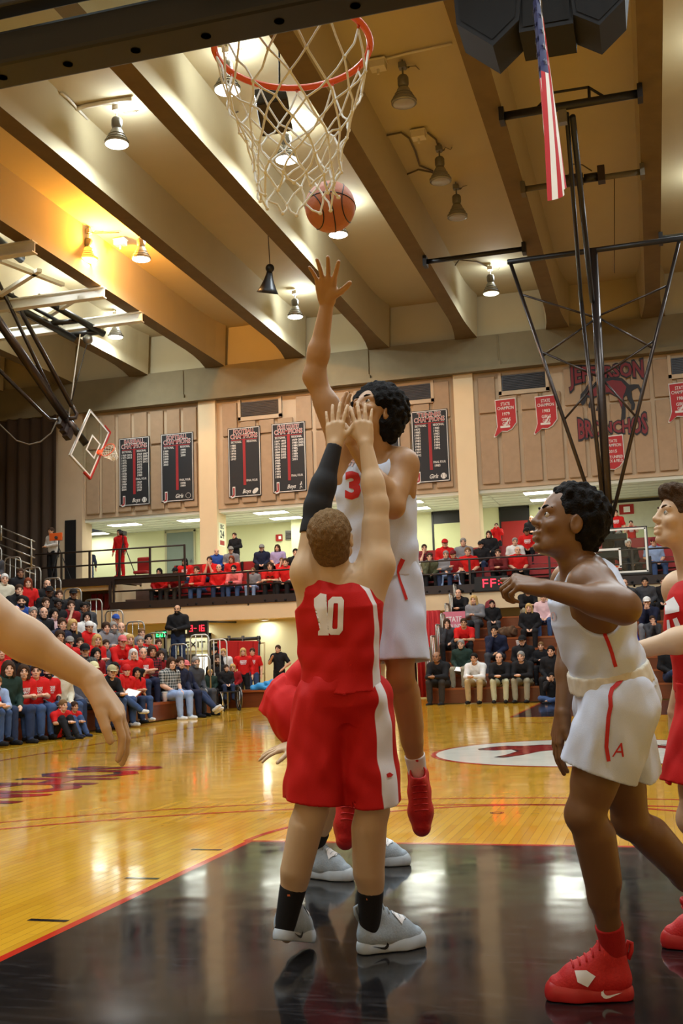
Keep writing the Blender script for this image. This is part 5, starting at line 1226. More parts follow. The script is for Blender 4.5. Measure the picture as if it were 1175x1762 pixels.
for j in range(5):
    for i in range(8):
        a = np.array(v[(2+int(j*3))*(nU+1)+13+int(i*1.7)]); 
        for sgn in (-1, 1):
            pts = [a+V(.008*sgn, (.05 if k % 2 == 0 else .02)*math.cos(PI/2+k*PI/5), (.05 if k % 2 == 0 else .02)*math.sin(PI/2+k*PI/5)) for k in range(10)]; st.add(pts, [tuple(range(10))])
so_ = st.build('stars', M_WHITE_PATCH, fg); so_['kind'] = 'stuff'
rod('flag_pole', tpl+V(0, -.1, .02), tpl+V(0, .95, .02), .02, M_STEEL, fg); rod('cord', tpl+V(0, .1, 0), V(tpl[0], 9.7, 13.2), .008, M_CABLE, fg); rod('cord', tpl+V(0, .8, 0), V(tpl[0], 10.4, 13.2), .008, M_CABLE, fg); rehome(fg)

# ---- raised side basket at the upper left
def solve_board():
    c = 1.28; k = c/(73.*1.0)
    Wv = V(-20/1.83, -82/1.83, 0)*k; Uv = V(-25/1.07, 37/1.07, 0)*k
    Wv[2] = math.sqrt(max(0, 1-Wv[0]**2-Wv[1]**2)); Uv[2] = math.sqrt(max(0, 1-Uv[0]**2-Uv[1]**2))
    return Wv, Uv
Wc, Uc = solve_board()
toW = lambda q: RGT*q[0]+UPV*q[1]+FWD*q[2]
best = None
for sg in (1, -1):
    w_ = nrm(toW(Wc*V(1, 1, sg))); u_ = toW(Uc*V(1, 1, sg)); u_ = nrm(u_-w_*np.dot(u_, w_)); n_ = np.cross(w_, u_)
    for s2 in (1, -1):
        nn = n_*s2; 
        if np.dot(nn, RGT) > 0 and np.dot(nn, FWD) < 0: best = (w_, u_, nn)
w_, u_, n_ = best if best else (w_, u_, n_)
if np.dot(np.cross(w_, n_), u_) < 0: w_ = -w_
SF = np.stack([w_, n_, u_], 1)
brd = at_d(155, 763, 32.5)     # middle of the board
cs = brd-SF@V(0, -.395, .385)
sbk = empty('basketball_hoop', tuple(cs), 'folded-up side basketball hoop with red padded board at the upper left', 'hoop')
M_REDPAD = mat('red_edge_padding', (168, 34, 26), .5, var=.06)
rim_net(sbk, cs, SF, M_ORANGE, M_NET, 8, False, drop=.40); backboard(sbk, cs, SF, True, M_REDPAD, frame_m=mat('pale_aluminium_frame', (190, 190, 188), .35, .6, var=.04), padlen=.32)
back = brd-SF[:, 1]*.15
AD = lambda x, y, d: at_d(x, y, d)
rod('main_boom', AD(-70, 455, 29.5), AD(112, 718, 32.2), .13, M_POLE, sbk, 14); rod('boom_end', AD(110, 714, 32.2), back, .11, M_POLE, sbk, 10)
rod('stay_tube', AD(-10, 450, 31.5), AD(124, 700, 32.3), .07, M_POLE, sbk); rod('stay_tube', AD(-5, 480, 31), AD(105, 712, 32.3), .055, M_POLE, sbk)
mb = MB(); mb.tube([AD(-10, 628, 31), AD(70, 708, 32.1), AD(85, 722, 32.2), AD(100, 724, 32.2)], .055, 8); mb.build('stay_tube', M_POLE, sbk, smooth=True)
mb = MB(); mb.tube([AD(124, 698, 32.3), AD(132, 712, 32.3), AD(130, 719, 32.3), AD(118, 721, 32.2)], .06, 8); mb.build('stay_bend', M_POLE, sbk, smooth=True)
for (x, y) in ((108, 722), (115, 733), (120, 742)): mb = MB(); c_ = AD(x, y, 32.3); mb.obox(c_, (.28, .10, .10), SF); mb.build('clamp', M_DARK, sbk)
rod('hoist_cable', AD(150, 590, 33), AD(122, 695, 32.3), .015, M_BLK, sbk, 5); rod('hoist_cable', AD(138, 575, 33), AD(118, 720, 32.3), .02, M_TAPE, sbk, 5)
mb = MB(); mb.tube([AD(98+0, 724, 32.1), AD(88, 745, 32), AD(70, 760, 31.8), AD(50, 765, 31.6), AD(28, 758, 31.4), AD(-5, 726, 31)], .022, 6); mb.build('hanging_cable', M_CABLE, sbk, smooth=True)
rehome(sbk)
hf = empty('hoist_frame', tuple(AD(130, 550, 33)), 'black steel hoist frame under the white beams', 'frame')
rod('rail', AD(65, 510, 32), AD(179, 575, 33.5), .10, M_BLK, hf); rod('rail', AD(10, 518, 31.6), AD(128, 583, 33.2), .11, M_BLK, hf); rod('cross_bar', AD(88, 556, 32.6), AD(136, 552, 33), .08, M_BLK, hf); rod('cross_bar', AD(122, 577, 33.2), AD(172, 570, 33.4), .10, M_BLK, hf); rod('rail', AD(-5, 495, 31), AD(108, 557, 33), .06, M_BLK, hf); rod('rail', AD(-20, 400, 29), AD(38, 447, 30), .12, M_BLK, hf)
mb = MB(); mb.ball(AD(151, 584, 33.2), .16, 8); mb.build('pulley', M_STEEL, hf, smooth=True); rehome(hf)
# white steel beams carrying it
M_WBEAM = mat('white_painted_steel', (222, 220, 210), .5, var=.05)
def ibeam(a, b, lb):
    root = empty('steel_beam', tuple((a+b)/2), lb, 'beam', 'white steel beams under the roof')
    d = nrm(b-a); 
    for nm, dz, wd, th in (('flange', .14, .24, .03), ('web', 0, .03, .28), ('flange', -.14, .24, .03)): mb = MB(); mb.beam(a+V(0, 0, dz), b+V(0, 0, dz), wd, th); mb.build(nm, M_WBEAM, root)
    rehome(root)
for (x, y, lb) in ((245, 545, 'white steel beam farthest along, above the lamp'), (180, 503, 'white steel beam in the middle, ending in orange light'), (60, 425, 'white steel beam nearest at the left edge')):
    e = at_z(x, y, 11.70); ibeam(V(e[0], e[1], 11.70), V(-24., e[1], 11.70), lb)
for (a, b, lb) in (((0, 448), (108, 490), 'bright white diagonal brace descending to the right'), ((0, 508), (68, 465), 'white diagonal brace rising to the right'), ((70, 552), (130, 515), 'thin white diagonal brace between the beams')):
    mb = MB(); mb.beam(at_z(*a, 11.9), at_z(*b, 11.9), .14, .10); tag(mb.build('diagonal_brace', M_WBEAM), lb, 'brace', 'white braces under the roof')
for (x, y) in ((-15.2, 22), (-18, 24.5), (-15.2, 25.5)):
    l = bpy.data.lights.new('lamp_uplight', 'POINT'); l.energy = LAMP_W*1.0; l.color = (.9, .97, 1); l.shadow_soft_size = .12; o = bpy.data.objects.new('lamp_uplight', l); COL.objects.link(o); o.location = (x, y, 12.6)

# ================================================================== things on the far wall
M_BAN = mat('black_banner', (26, 25, 27), .7, var=.06, scale=8); M_BANW = mat('banner_white', (212, 206, 196), .7, var=.03); M_BANR = mat('banner_red', (150, 28, 30), .7, var=.05)
EX, EZ = V(1, 0, 0), V(0, 0, 1)
def banner(x0, x1, z0, z1, title, kids, sect, reg, ff, icon, lb, ypl=WY-.062):
    r = empty('champions_banner', ((x0+x1)/2, ypl, z0), lb, 'banner', 'black championship banners'); w_ = x1-x0; h_ = z1-z0; cx = (x0+x1)/2; yf = ypl-.012
    mb = MB(); mb.box((x0, ypl-.01, z0), (x1, ypl+.012, z1)); mb.build('cloth', M_BAN, r)
    mb = MB()
    for (a, b, c_, d) in ((x0+.02, z0+.02, x1-.02, z0+.045), (x0+.02, z1-.045, x1-.02, z1-.02), (x0+.02, z0+.02, x0+.045, z1-.02), (x1-.045, z0+.02, x1-.02, z1-.02)): mb.box((a, yf-.003, b), (c_, yf+.001, d))
    mb.build('border', M_BANW, r)
    mb = MB(); mb.box((cx-.05, yf-.003, z0+.42), (cx+.05, yf+.001, z1-.42)); mb.box((x0+.12, yf-.004, z1-.46), (x1-.12, yf+.001, z1-.435)); mb.build('red_bar', M_BANR, r)
    Y = yf-.005; mb = MB(); mb2 = MB(); t1, t2 = title
    for dz, t, wd in ((.225, t1, w_*.66), (.395, t2, w_*.84)):
        put_text(mb, t, (cx, Y, z1-dz), EX, EZ, .15, width=wd, bold=.05); put_text(mb2, t, (cx, Y-.003, z1-dz+.006), EX, EZ, .138, width=wd*.97, bold=.01)
    mb.build('title_outline', M_BANW, r); mb2.build('title', M_BANR, r)
    mb = MB(); put_text(mb, 'SECTIONAL', (x0+.32, Y, z1-.56), EX, EZ, .075, width=.40, bold=.02); put_text(mb, 'REGIONAL', (x1-.32, Y, z1-.56), EX, EZ, .075, width=.38, bold=.02)
    for xs, lst in (((x0+.20, x0+.43), sect), ((x1-.40, x1-.17), reg)):
        for ci, colm in enumerate(lst):
            for k, yr in enumerate(colm): put_text(mb, yr, (xs[ci], Y, z1-.68-.098*k), EX, EZ, .072, width=.19, bold=.025)
    if ff is not None:
        zf = z0+.42+.098*len(ff); put_text(mb, 'FINAL FOUR', (x1-.34, Y, zf+.12), EX, EZ, .075, width=.42, bold=.02)
        for k, yr in enumerate(ff): put_text(mb, yr, (x1-.42, Y, zf-.098*k), EX, EZ, .072, width=.19, bold=.025)
    put_text(mb, kids, (cx+.06, Y, z0+.13), EX, EZ, .14, width=.30, bold=.02, slant=.3); mb.build('lettering', M_BANW, r)
    mb = MB(); mb2 = MB(); put_text(mb, 'J', (x0+.20, Y, z0+.09), EX, EZ, .27, width=.17, bold=.07); put_text(mb2, 'J', (x0+.20, Y-.003, z0+.11), EX, EZ, .23, width=.12, bold=.02)
    mb.build('letter_outline', M_BANW, r); mb2.build('initial', M_BANR, r)
    xi, zi = x1-.22, z0+.19; Fi = np.stack([EX, EZ, V(0, -1, 0)], 1); mb = MB()
    if icon == 'football':
        a = .7; el = [(xi+.13*math.cos(t)*math.cos(a)-.075*math.sin(t)*math.sin(a), zi+.13*math.cos(t)*math.sin(a)+.075*math.sin(t)*math.cos(a)) for t in np.linspace(0, 2*PI, 24, endpoint=False)]; mb.add([(p[0], Y, p[1]) for p in el], [tuple(range(24))])
    elif icon == 'runner':
        for (a, b) in (((0, .02), (.02, .10)), ((.02, .0), (.05, -.07)), ((.0, .0), (-.03, -.10)), ((.02, .08), (.06, .05)), ((.01, .08), (-.03, .05))): mb.beam((xi+a[0], Y, zi+a[1]), (xi+b[0], Y, zi+b[1]), .02, .003, up=(0, 1, 0))
        mb.add([(xi+.03+.022*math.cos(t), Y, zi+.13+.022*math.sin(t)) for t in np.linspace(0, 2*PI, 12, endpoint=False)], [tuple(range(12))])
    else: mb.add([(xi+.10*math.cos(t), Y, zi+.10*math.sin(t)) for t in np.linspace(0, 2*PI, 24, endpoint=False)], [tuple(range(24))])
    mb.build('sport_emblem', M_BANW, r); rehome(r)
    if icon in ('ball', 'softball'):
        mb = MB()
        for sx in (-1, 1):
            pts = [(xi+sx*(.10-.055*math.cos(t)), Y-.004, zi+.08*math.sin(t)) for t in np.linspace(-1.1, 1.1, 8)]; mb.tube(pts, .008, 4)
        if icon == 'softball': mb.add([(xi+.088*math.cos(t), Y-.002, zi+.088*math.sin(t)) for t in np.linspace(0, 2*PI, 24, endpoint=False)], [tuple(range(24))])
        o = mb.build('emblem_seams', M_BAN, r); o.matrix_parent_inverse = parent_matrix(r).inverted()
yrs = lambda *a: [str(i) for i in a]
banner(-17.56, -16.33, 6.97, 9.50, ('BASEBALL', 'CHAMPIONS'), 'Boys', [yrs(1969, 1971, 1972, 1973, 1974, 1975, 1977, 1978, 1980, 1983, 1987, 1988, 2002, 2004), yrs(2012, 2013)], [yrs(1969, 1972, 1973, 1974, 1975, 1976, 1977, 1978, 1980), yrs(1987, 2002, 2004, 2012)], yrs(1969, 1973, 1978, 1987), 'ball', 'black baseball champions banner, leftmost on the far wall')
banner(-15.88, -14.60, 7.0, 9.51, ('SOFTBALL', 'CHAMPIONS'), 'Girls', [yrs(1989, 1996, 1998, 1999, 2000, 2003)], [yrs(1998, 1999, 2000)], yrs(1998, 1999), 'softball', 'black softball champions banner just left of the numbered column')
banner(-13.26, -12.03, 6.98, 9.49, ('FOOTBALL', 'CHAMPIONS'), 'Boys', [yrs(1986, 1989, 1993, 1994, 1996, 1997)], [], [], 'football', 'black football champions banner under the left wall vent')
banner(-11.60, -10.35, 7.02, 9.50, ('CROSS COUNTRY', 'CHAMPIONS'), 'Boys', [yrs(1967, 1972, 1976, 1979, 1980, 1983, 1984, 1985, 1986, 1987, 1989, 1990, 1992, 1994), yrs(1995, 1997, 1998, 2000, 2002, 2003, 2005)], [yrs(1979, 1980, 1984, 1985, 1987, 1989, 1992, 2001), yrs(2002, 2004, 2005)], [], 'runner', 'black cross country champions banner left of the raised arms')
banner(-8.17, -6.98, 6.95, 9.46, ('TENNIS', 'CHAMPIONS'), 'Boys', [yrs(1971, 1975, 1977, 1979, 1980, 1982)], [yrs(1973, 1974, 1975, 1976, 1979, 1980, 1982, 1983)], [], 'ball', 'black champions banner mostly hidden behind the leaping player\'s head')
banner(-6.56, -5.30, 6.98, 9.46, ('TENNIS', 'CHAMPIONS'), 'Girls', [yrs(1975, 1980, 1981, 1983, 1984, 1985, 1986, 1989, 1991, 1992)], [yrs(1980, 1981, 1983, 1984, 1985, 1986, 1989, 1992)], yrs(1983), 'ball', 'black girls tennis champions banner left of the middle column')
STATE = [(-.33, .62), (.33, .64), (.34, -.18), (.24, -.30), (.18, -.38), (.02, -.46), (-.16, -.44), (-.30, -.56), (-.38, -.62), (-.42, -.60), (-.34, -.40), (-.30, -.28)]
M_PEN = mat('red_pennant', (170, 34, 36), .7, var=.05)
def pennant(cx, cz, lines, lb, golf=True, sc_=1.0):
    y0 = WY-.05; r = empty('state_pennant', (cx, y0, cz), lb, 'pennant', 'red state shaped pennants'); Fp = np.stack([EX, EZ, V(0, -1, 0)], 1)
    mb = MB(); mb.prism([(a*1.05*sc_, b*1.03*sc_) for a, b in STATE], 0, .02, (cx, y0, cz), Fp); mb.build('border', M_BANW, r)
    mb = MB(); mb.prism([(a*.97*sc_, b*.975*sc_) for a, b in STATE], .018, .03, (cx, y0, cz), Fp); mb.build('panel', M_PEN, r)
    mb = MB(); z = cz+.42
    for t, h, wd, gap in lines: put_text(mb, t, (cx, y0-.033, z), EX, EZ, h, width=wd, bold=.015); z -= gap
    if golf: mb.beam((cx-.20, y0-.034, cz-.30), (cx+.12, y0-.034, cz-.36+.06), .07, .004, up=(0, 1, 0)); mb.beam((cx-.06, y0-.036, cz-.28), (cx+.10, y0-.036, cz-.06), .04, .004, up=(0, 1, 0))
    else: mb.beam((cx-.28, y0-.034, cz-.36), (cx-.20, y0-.034, cz-.24), .04, .004, up=(0, 1, 0))
    mb.build('lettering', M_BANW, r); rehome(r)
GL = lambda y: [('STATE', .105, .30, .14), ('CHAMPION', .105, .54, .20), (y, .105, .24, .19), ('GIRLS', .105, .30, .14), ('GOLF', .105, .25, .1)]
pennant(-3.34, 8.95, GL('1979'), 'red state shaped pennant just left of the one beside the big steel frame, lettered 1979'); pennant(-2.02, 8.93, GL('1983'), 'red state shaped pennant touching the left leg of the big steel frame, lettered 1983'); pennant(2.22, 8.93, GL('1984'), 'red state shaped pennant lettered girls golf, cut by the right edge')
pennant(.02, 7.40, [('STATE', .095, .30, .14), ('CHAMPION', .095, .54, .20), ('2015', .095, .26, .18), ('STATE UNIFIED', .09, .60, .13), ('TRACK & FIELD', .09, .60, .1)], 'red state shaped pennant lettered track and field, below the horse emblem', False)
# painted school sign: two arched words and the horse
sg = empty('wall_sign', (0.02, WY-.06, 9.2), 'school wall sign of two arched dark red words around a bucking horse', 'sign')
M_SIGNR = mat('sign_dark_red', (116, 22, 26), .6, var=.08); M_SIGNK = mat('sign_navy_edge', (22, 17, 19), .6, var=.05)
def arch(mb, s_, cx, cz, wd, h, up, y):
    """letters arched: tall at the ends, bowed towards the horse"""
    def wp(v):
        v = v.copy(); t = np.abs(v[:, 0]/(wd/2)); q = v[:, 1]/h
        if up: top = .10*t; botm = -h*(.86+.55*t**1.5)+.10*t; v[:, 1] = botm+(top-botm)*q
        else: botm = -.12*t; top = h*(.80+.60*t**1.5)-.05*t; v[:, 1] = botm+(top-botm)*q
        return v
    put_text(mb, s_, (cx, y, cz), EX, EZ, h, width=wd, bold=.085 if g > .99 else .03, warp=wp)
for nm, m_, dy, g in (('word_edge', M_SIGNK, 0, 1.0), ('word', M_SIGNR, .006, .93)):
    mb = MB(); arch(mb, 'JEFFERSON', .0, 10.36-(1-g)*.3, 2.42*(1-.02*(g < 1)), .44*g, True, WY-.060-dy); mb.build(nm, m_, sg)
    mb = MB(); arch(mb, 'BRONCHOS', .05, 8.14+(1-g)*.3, 2.22*(1-.02*(g < 1)), .44*g, False, WY-.060-dy); mb.build(nm, m_, sg)
HB = [(-.86, .46), (-.74, .58), (-.62, .76), (-.48, .70), (-.20, .86), (.15, .92), (.45, .86), (.66, .62), (.80, .62), (.95, .60), (1.02, .44), (.98, .30), (.92, .50), (.80, .46), (.70, .40), (.72, .20), (.80, -.02), (.76, -.18), (.66, -.20), (.68, -.02), (.60, .14), (.56, .30), (.46, .22), (.50, -.10), (.48, -.42), (.40, -.50), (.34, -.44), (.38, -.14), (.28, .24), (.05, .40), (-.12, .40), (-.20, .10), (-.32, -.12), (-.42, -.10), (-.36, .06), (-.34, .34), (-.44, .30), (-.52, .02), (-.62, .0), (-.64, .10), (-.56, .30), (-.66, .36), (-.74, .16), (-.82, .10), (-.90, .22)]
Fp = np.stack([EX, EZ, V(0, -1, 0)], 1)
mb = MB(); mb.prism([(a*1.02, b*1.04) for a, b in HB], 0, .02, (.0, WY-.045, 9.02), Fp); mb.build('horse_outline', M_SIGNK, sg)
mb = MB(); mb.prism([(-.70, .50), (-.60, .68), (-.46, .62), (-.20, .80), (.15, .85), (.43, .79), (.58, .58), (.52, .40), (.46, .30), (.40, -.10), (.36, .0), (.26, .30), (.05, .46), (-.14, .46), (-.28, .40), (-.50, .36), (-.62, .42)], .018, .03, (.0, WY-.045, 9.02), Fp); mb.build('horse_body', M_SIGNR, sg); rehome(sg)
# conduits down the beam
for (x, lb) in ((-14.9, 'left conduit running down the concrete beam to a box'), (-9.72, 'conduit on the beam above the cross country banner'), (-7.95, 'conduit on the beam right of the raised arm'), (-3.45, 'conduit on the beam above the right wall vent')):
    mb = MB(); mb.tube([(x, 32.27, 11.75), (x, 32.27, 10.85)], .025, 6); mb.box((x-.06, 32.2, 10.68), (x+.06, 32.3, 10.86)); tag(mb.build('conduit', M_CONC), lb, 'conduit', 'conduits on the beam')

# ================================================================== rails, small fittings below
ORD = 'lowest second third fourth fifth sixth seventh eighth ninth tenth eleventh'.split(); ORD[0] = 'first'
def rail_frame(name, pts, r, m, label, cat, group, bal=None):
    root = empty(name, tuple(pts[0]), label, cat, group); mb = MB(); mb.tube(pts, r, 8); mb.build('top_rail', m, root, smooth=True)
    for a, b in bal or []: rod('baluster', a, b, r*.75, m, root, 6)
    rehome(root); return root
for n in range(11):
    x = LX-n*LRUN; z = n*LR; y = 21.505; a = x-.04; b = x-LRUN+.06; h = z+1.38
    rail_frame('end_rail', [V(a, y, z+.1), V(a, y, h-.1), V(a-.04, y, h-.02), V(a-.10, y, h), V(b+.10, y, h), V(b+.04, y, h-.02), V(b, y, h-.1), V(b, y, z+.3)], .020, M_RAIL, 'steel hoop rail closing the far end of the left bleachers, '+ORD[n]+' from the floor', 'rail', 'end rails of the left bleachers', [(V(a+(b-a)*t, y, z+.2), V(a+(b-a)*t, y, h)) for t in (.33, .66)])
for n in range(7):
    y = FY+n*FRUN; z = n*FR; x = -4.655; h = z+1.40; a = y+.05; b = y+FRUN-.06
    rail_frame('end_rail', [V(x, a, z+.1), V(x, a, h-.1), V(x, a+.03, h-.02), V(x, a+.1, h), V(x, b-.1, h), V(x, b-.03, h-.02), V(x, b, h-.1), V(x, b, z+.3)], .020, M_RAIL, 'steel hoop rail closing the left end of the far bleachers, '+ORD[n]+' from the floor', 'rail', 'end rails of the far bleachers', [(V(x, a+(b-a)*t, z+.2), V(x, a+(b-a)*t, h)) for t in (.33, .66)])
# free standing hoop rails near the aisle at the left
for (x, y, lb) in ((352, 1092, 'white hoop rail beside the lit doorway'), (383, 1100, 'white hoop rail in front of the chair rack')):
    p = at_y(x, y, 23.2); rail_frame('hoop_rail', [p+V(-.40, 0, -1.0), p+V(-.40, 0, -.1), p+V(-.36, 0, -.02), p+V(-.28, 0, 0), p+V(.02, 0, 0), p+V(.08, 0, -.03), p+V(.11, 0, -.1), (p+V(.11, 0, 0))*V(1, 1, 0)+V(0, 0, .02)], .020, mat('white_rail', (214, 212, 204), .4, .2, var=.03), lb, 'rail', 'white hoop rails', [(p+V(t, 0, -1.0), p+V(t, 0, 0)) for t in (-.25, -.08)])
# balcony front rail
br = empty('balcony_rail', (0, 29.04, 3.2), 'dark steel rail along the front of the balcony', 'railing')
for z in (3.62, 4.02): rod('rail_bar', V(-16.05, 29.04, z), V(8, 29.04, z), .026, M_DARK, br)
for k in range(11): x = -16.0+2.35*k; mb = MB(); mb.box((x-.03, 29.0, 2.95), (x+.03, 29.06, 4.03)); mb.build('post', M_DARK, br)
rehome(br)
dr = empty('balcony_rail', (-16, 29.15, 4.1), 'dark rail in front of the two camera operators', 'railing')
for z in (4.55, 5.02): rod('rail_bar', V(-19.0, 29.16, z+.0), V(-13.5, 29.16, z), .028, M_DARK, dr)
for x in (-18.0, -16.95, -15.85, -14.75, -13.52): mb = MB(); mb.box((x-.03, 29.13, 3.9), (x+.03, 29.19, 5.04)); mb.build('post', M_DARK, dr)
rehome(dr)
mb = MB(); mb.box((-16.2, 29.05, 3.2), (-16.12, 29.12, 3.95)); tag(mb.build('post', M_DARK), 'dark post at the left end of the lower balcony', 'post')
# stair rail at far left: sloping bars
sr = empty('stair_rail', tuple(at_y(30, 930, 27)), 'steel stair rail with sloping bars at the far left', 'railing')
for k in range(5): rod('sloping_bar', at_y(-5, 905+k*15, 27), at_y(60, 932+k*14, 27), .022, M_RAIL, sr)
for (x, y0, y1) in ((2, 904, 930), (54, 928, 980)): rod('post', at_y(x, y0, 27), at_y(x, y1, 27), .03, M_RAIL, sr)
rehome(sr)
# red seats in the recess behind the left wall
for k in range(6):
    x = -17.4+.24*k; r = empty('stadium_seat', (x, 30.2, 3.05), 'folded dark red seat in the recess under the camera deck, '+ORD[k]+' from the left', 'seat', 'seats in the recess')
    mb = MB(); mb.box((-.10, .05, .0), (.10, .12, .62)); mb.build('back', M_BENCH, r, bevel=.02); mb = MB(); mb.box((-.10, -.06, .0), (.10, .05, .12)); mb.build('cushion', M_BENCH, r, bevel=.02)
r = empty('stadium_seat', tuple(at_y(247, 990, 29.6)*V(1, 1, 0)+V(0, 0, 4.14)), 'maroon seat back standing alone left of the balcony crowd', 'seat')
mb = MB(); mb.box((-.24, 0, .1), (.24, .08, .62)); mb.build('back', M_BENCH, r, bevel=.04); mb = MB(); mb.box((-.24, -.3, .05), (.24, .0, .15)); mb.build('cushion', M_BENCH, r, bevel=.03)
# game clock and displays
M_LED = mat('red_led', (255, 40, 50), .4, var=0, emit=(255, 30, 45), estr=6)
SEG = {'0': 'abcdef', '1': 'bc', '2': 'abged', '3': 'abgcd', '4': 'fgbc', '5': 'afgcd', '6': 'afgedc', '8': 'abcdefg', 'F': 'afge', '-': 'g', 'E': 'afged'}
def led(mb, ch, x, y, z, w, h, sl=.0):
    t = w*.2; S = {'a': (0, h, w, h-t), 'g': (0, h/2+t/2, w, h/2-t/2), 'd': (0, t, w, 0), 'f': (0, h, t, h/2), 'e': (0, h/2, t, 0), 'b': (w-t, h, w, h/2), 'c': (w-t, h/2, w, 0)}
    for s_ in SEG[ch]: x0, z1, x1, z0 = S[s_]; mb.box((x+x0, y-.004, z+z0), (x+x1, y, z+z1))
p = at_y(339, 1081, 26.8); ck = empty('game_clock', tuple(p), 'small black clock showing red 3-16 above the lit doorway', 'clock')
mb = MB(); mb.box(p-V(.33, 0, .22), p+V(.33, .12, .22)); mb.build('case', M_BLK, ck, bevel=.01)
mb = MB(); xx = p[0]-.24
for ch, wd in (('3', .10), ('-', .08), ('1', .06), ('6', .10)): led(mb, ch, xx, p[1]-.004, p[2]-.09, wd, .18); xx += wd+.045
mb.build('digits', M_LED, ck); rod('bracket', p+V(0, .1, .2), p+V(0, 3.2, .25), .03, M_BLK, ck); rehome(ck)
p = at_y(848, 1003, 28.93); cl2 = empty('led_display', tuple(p), 'red lit display on the balcony front below the man in jeans', 'display')
mb = MB(); mb.box(p-V(.55, 0, .22), p+V(.45, .10, .20)); mb.build('case', M_BLK, cl2); mb = MB(); xx = p[0]-.30
for ch in 'FF': led(mb, ch, xx, p[1]-.004, p[2]-.12, .16, .24); xx += .23
mb.box((xx, p[1]-.006, p[2]-.06), (xx+.03, p[1], p[2]-.03)); mb.box((xx, p[1]-.006, p[2]+.04), (xx+.03, p[1], p[2]+.07)); led(mb, '4', xx+.07, p[1]-.004, p[2]-.12, .14, .24); mb.build('digits', M_LED, cl2); rehome(cl2)
# lit doorway with exit sign on the lower wall
mb = MB(); mb.box((-14.6, 29.8, 0), (-14.5, 29.95, 2.15)); mb.box((-13.05, 29.8, 0), (-12.95, 29.95, 2.15)); mb.box((-14.6, 29.8, 2.08), (-12.95, 29.95, 2.18)); d6 = tag(mb.build('door_6', M_BLK), kind='structure')
mb = MB(); mb.box((-13.5, 29.85, .0), (-13.05, 29.93, 1.50)); mb.build('lit_opening', mat('bright_opening', (244, 240, 220), .6, var=0, emit=(255, 250, 225), estr=1.2), d6); mb = MB(); mb.box((-14.5, 29.86, 0), (-13.5, 29.93, 1.5)); mb.build('leaf', mat('dark_leaf', (60, 56, 50), .5, var=.05), d6)
mb = MB(); mb.box((-14.5, 29.84, 1.62), (-13.05, 29.93, 2.05)); mb.build('transom_panel', mat('pale_transom', (206, 210, 176), .5, var=.04), d6)
mb = MB(); put_text(mb, 'EXIT', (-13.5, 29.83, 1.72), EX, EZ, .2, width=.7, bold=.01); mb.build('lettering', M_BLACK_PRINT, d6)
p = at_y(277, 1092, 28.5); r = empty('exit_sign', tuple(p), 'glowing green exit sign among the spectators at the end of the bleachers', 'sign'); mb = MB(); mb.box((-.20, 0, -.12), (.20, .06, .12)); mb.build('case', M_BLK, r); mb = MB(); put_text(mb, 'EXIT', (0, -.005, -.07), EX, EZ, .15, width=.34, bold=.03); mb.build('letters', mat('green_glow', (60, 230, 110), .4, var=0, emit=(40, 240, 110), estr=4), r); rod('stem', V(0, .03, .1), V(0, 1.4, .3), .015, M_BLK, r)
p = at_y(420, 1066, 29.85)
# folding chair rack with hung red chairs
rk = empty('chair_rack', (-10.9, 27.5, 0), 'black rolling rack hung with folded red chairs', 'rack')
A = lambda x, y: at_y(x, y, 27.6)
for y_ in (1100, 1108): rod('rack_bar', A(366, y_+2), A(448, y_-2), .05, M_BLK, rk)
for x in (394, 418, 445): rod('rack_post', A(x, 1094), V(A(x, 1200)[0], 27.6, .06), .05, M_BLK, rk); mb = MB(); mb.ball(V(A(x, 1200)[0], 27.6, .05), .05, 6); mb.build('wheel', M_BLK, rk, smooth=True)
for k, x in enumerate((379, 388, 397, 406, 414, 423, 432, 440)):
    c_ = A(x, 1127); mb = MB(); mb.obox(c_, (.10, .05, .42), frame(nrm(V(.06, 0, 1)))); mb.build('folded_chair', mat('red_chair_paint', (178, 34, 36), .4, var=.05), rk, bevel=.02)
rehome(rk)
sf = empty('cart_frame', (-9.9, 27.9, 0), 'thin tan upright frame standing by the wall left of the officer', 'frame'); M_TAN = mat('tan_tube', (180, 164, 116), .5, .2, var=.04)
for x in (446, 455): rod('upright', at_y(x, 1106, 27.9), V(at_y(x, 1190, 27.9)[0], 27.9, .02), .025, M_TAN, sf)
for y_ in (1107, 1160): rod('cross_tube', at_y(444, y_, 27.9), at_y(456, y_-1, 27.9), .022, M_TAN, sf)
rehome(sf)
# curtains at the left end of the far bleachers
M_RCURT = mat('red_curtain', (170, 26, 28), .8, var=.1); 
for (x0, x1, m_, lb, y_) in ((-6.35, -5.75, M_BLK, 'black curtain strip at the left end of the far bleachers', 27.9), (-5.72, -5.0, M_RCURT, 'red curtain strip at the left end of the far bleachers', 27.95)):
    n = 30; P = [(x0+(x1-x0)*i/n, y_+.05*math.sin(i*1.1)) for i in range(n+1)]; mb = MB(); mb.add([(a, b, .03) for a, b in P]+[(a, b, 2.5) for a, b in P], [(i, i+1, n+2+i, n+1+i) for i in range(n)]); o = mb.build('curtain', m_, smooth=True); tag(o, lb, 'curtain'); md = o.modifiers.new('thick', 'SOLIDIFY'); md.thickness = .01
mb = MB(); mb.tube([(-6.5, 23.9, .62), (-4.9, 23.6, .72)], .015, 6); mb.tube([(-6.5, 23.9, 0), (-6.5, 23.9, .62)], .02, 6); tag(mb.build('barrier_bar', M_RAIL), 'thin metal barrier bar in front of the red curtain', 'barrier')
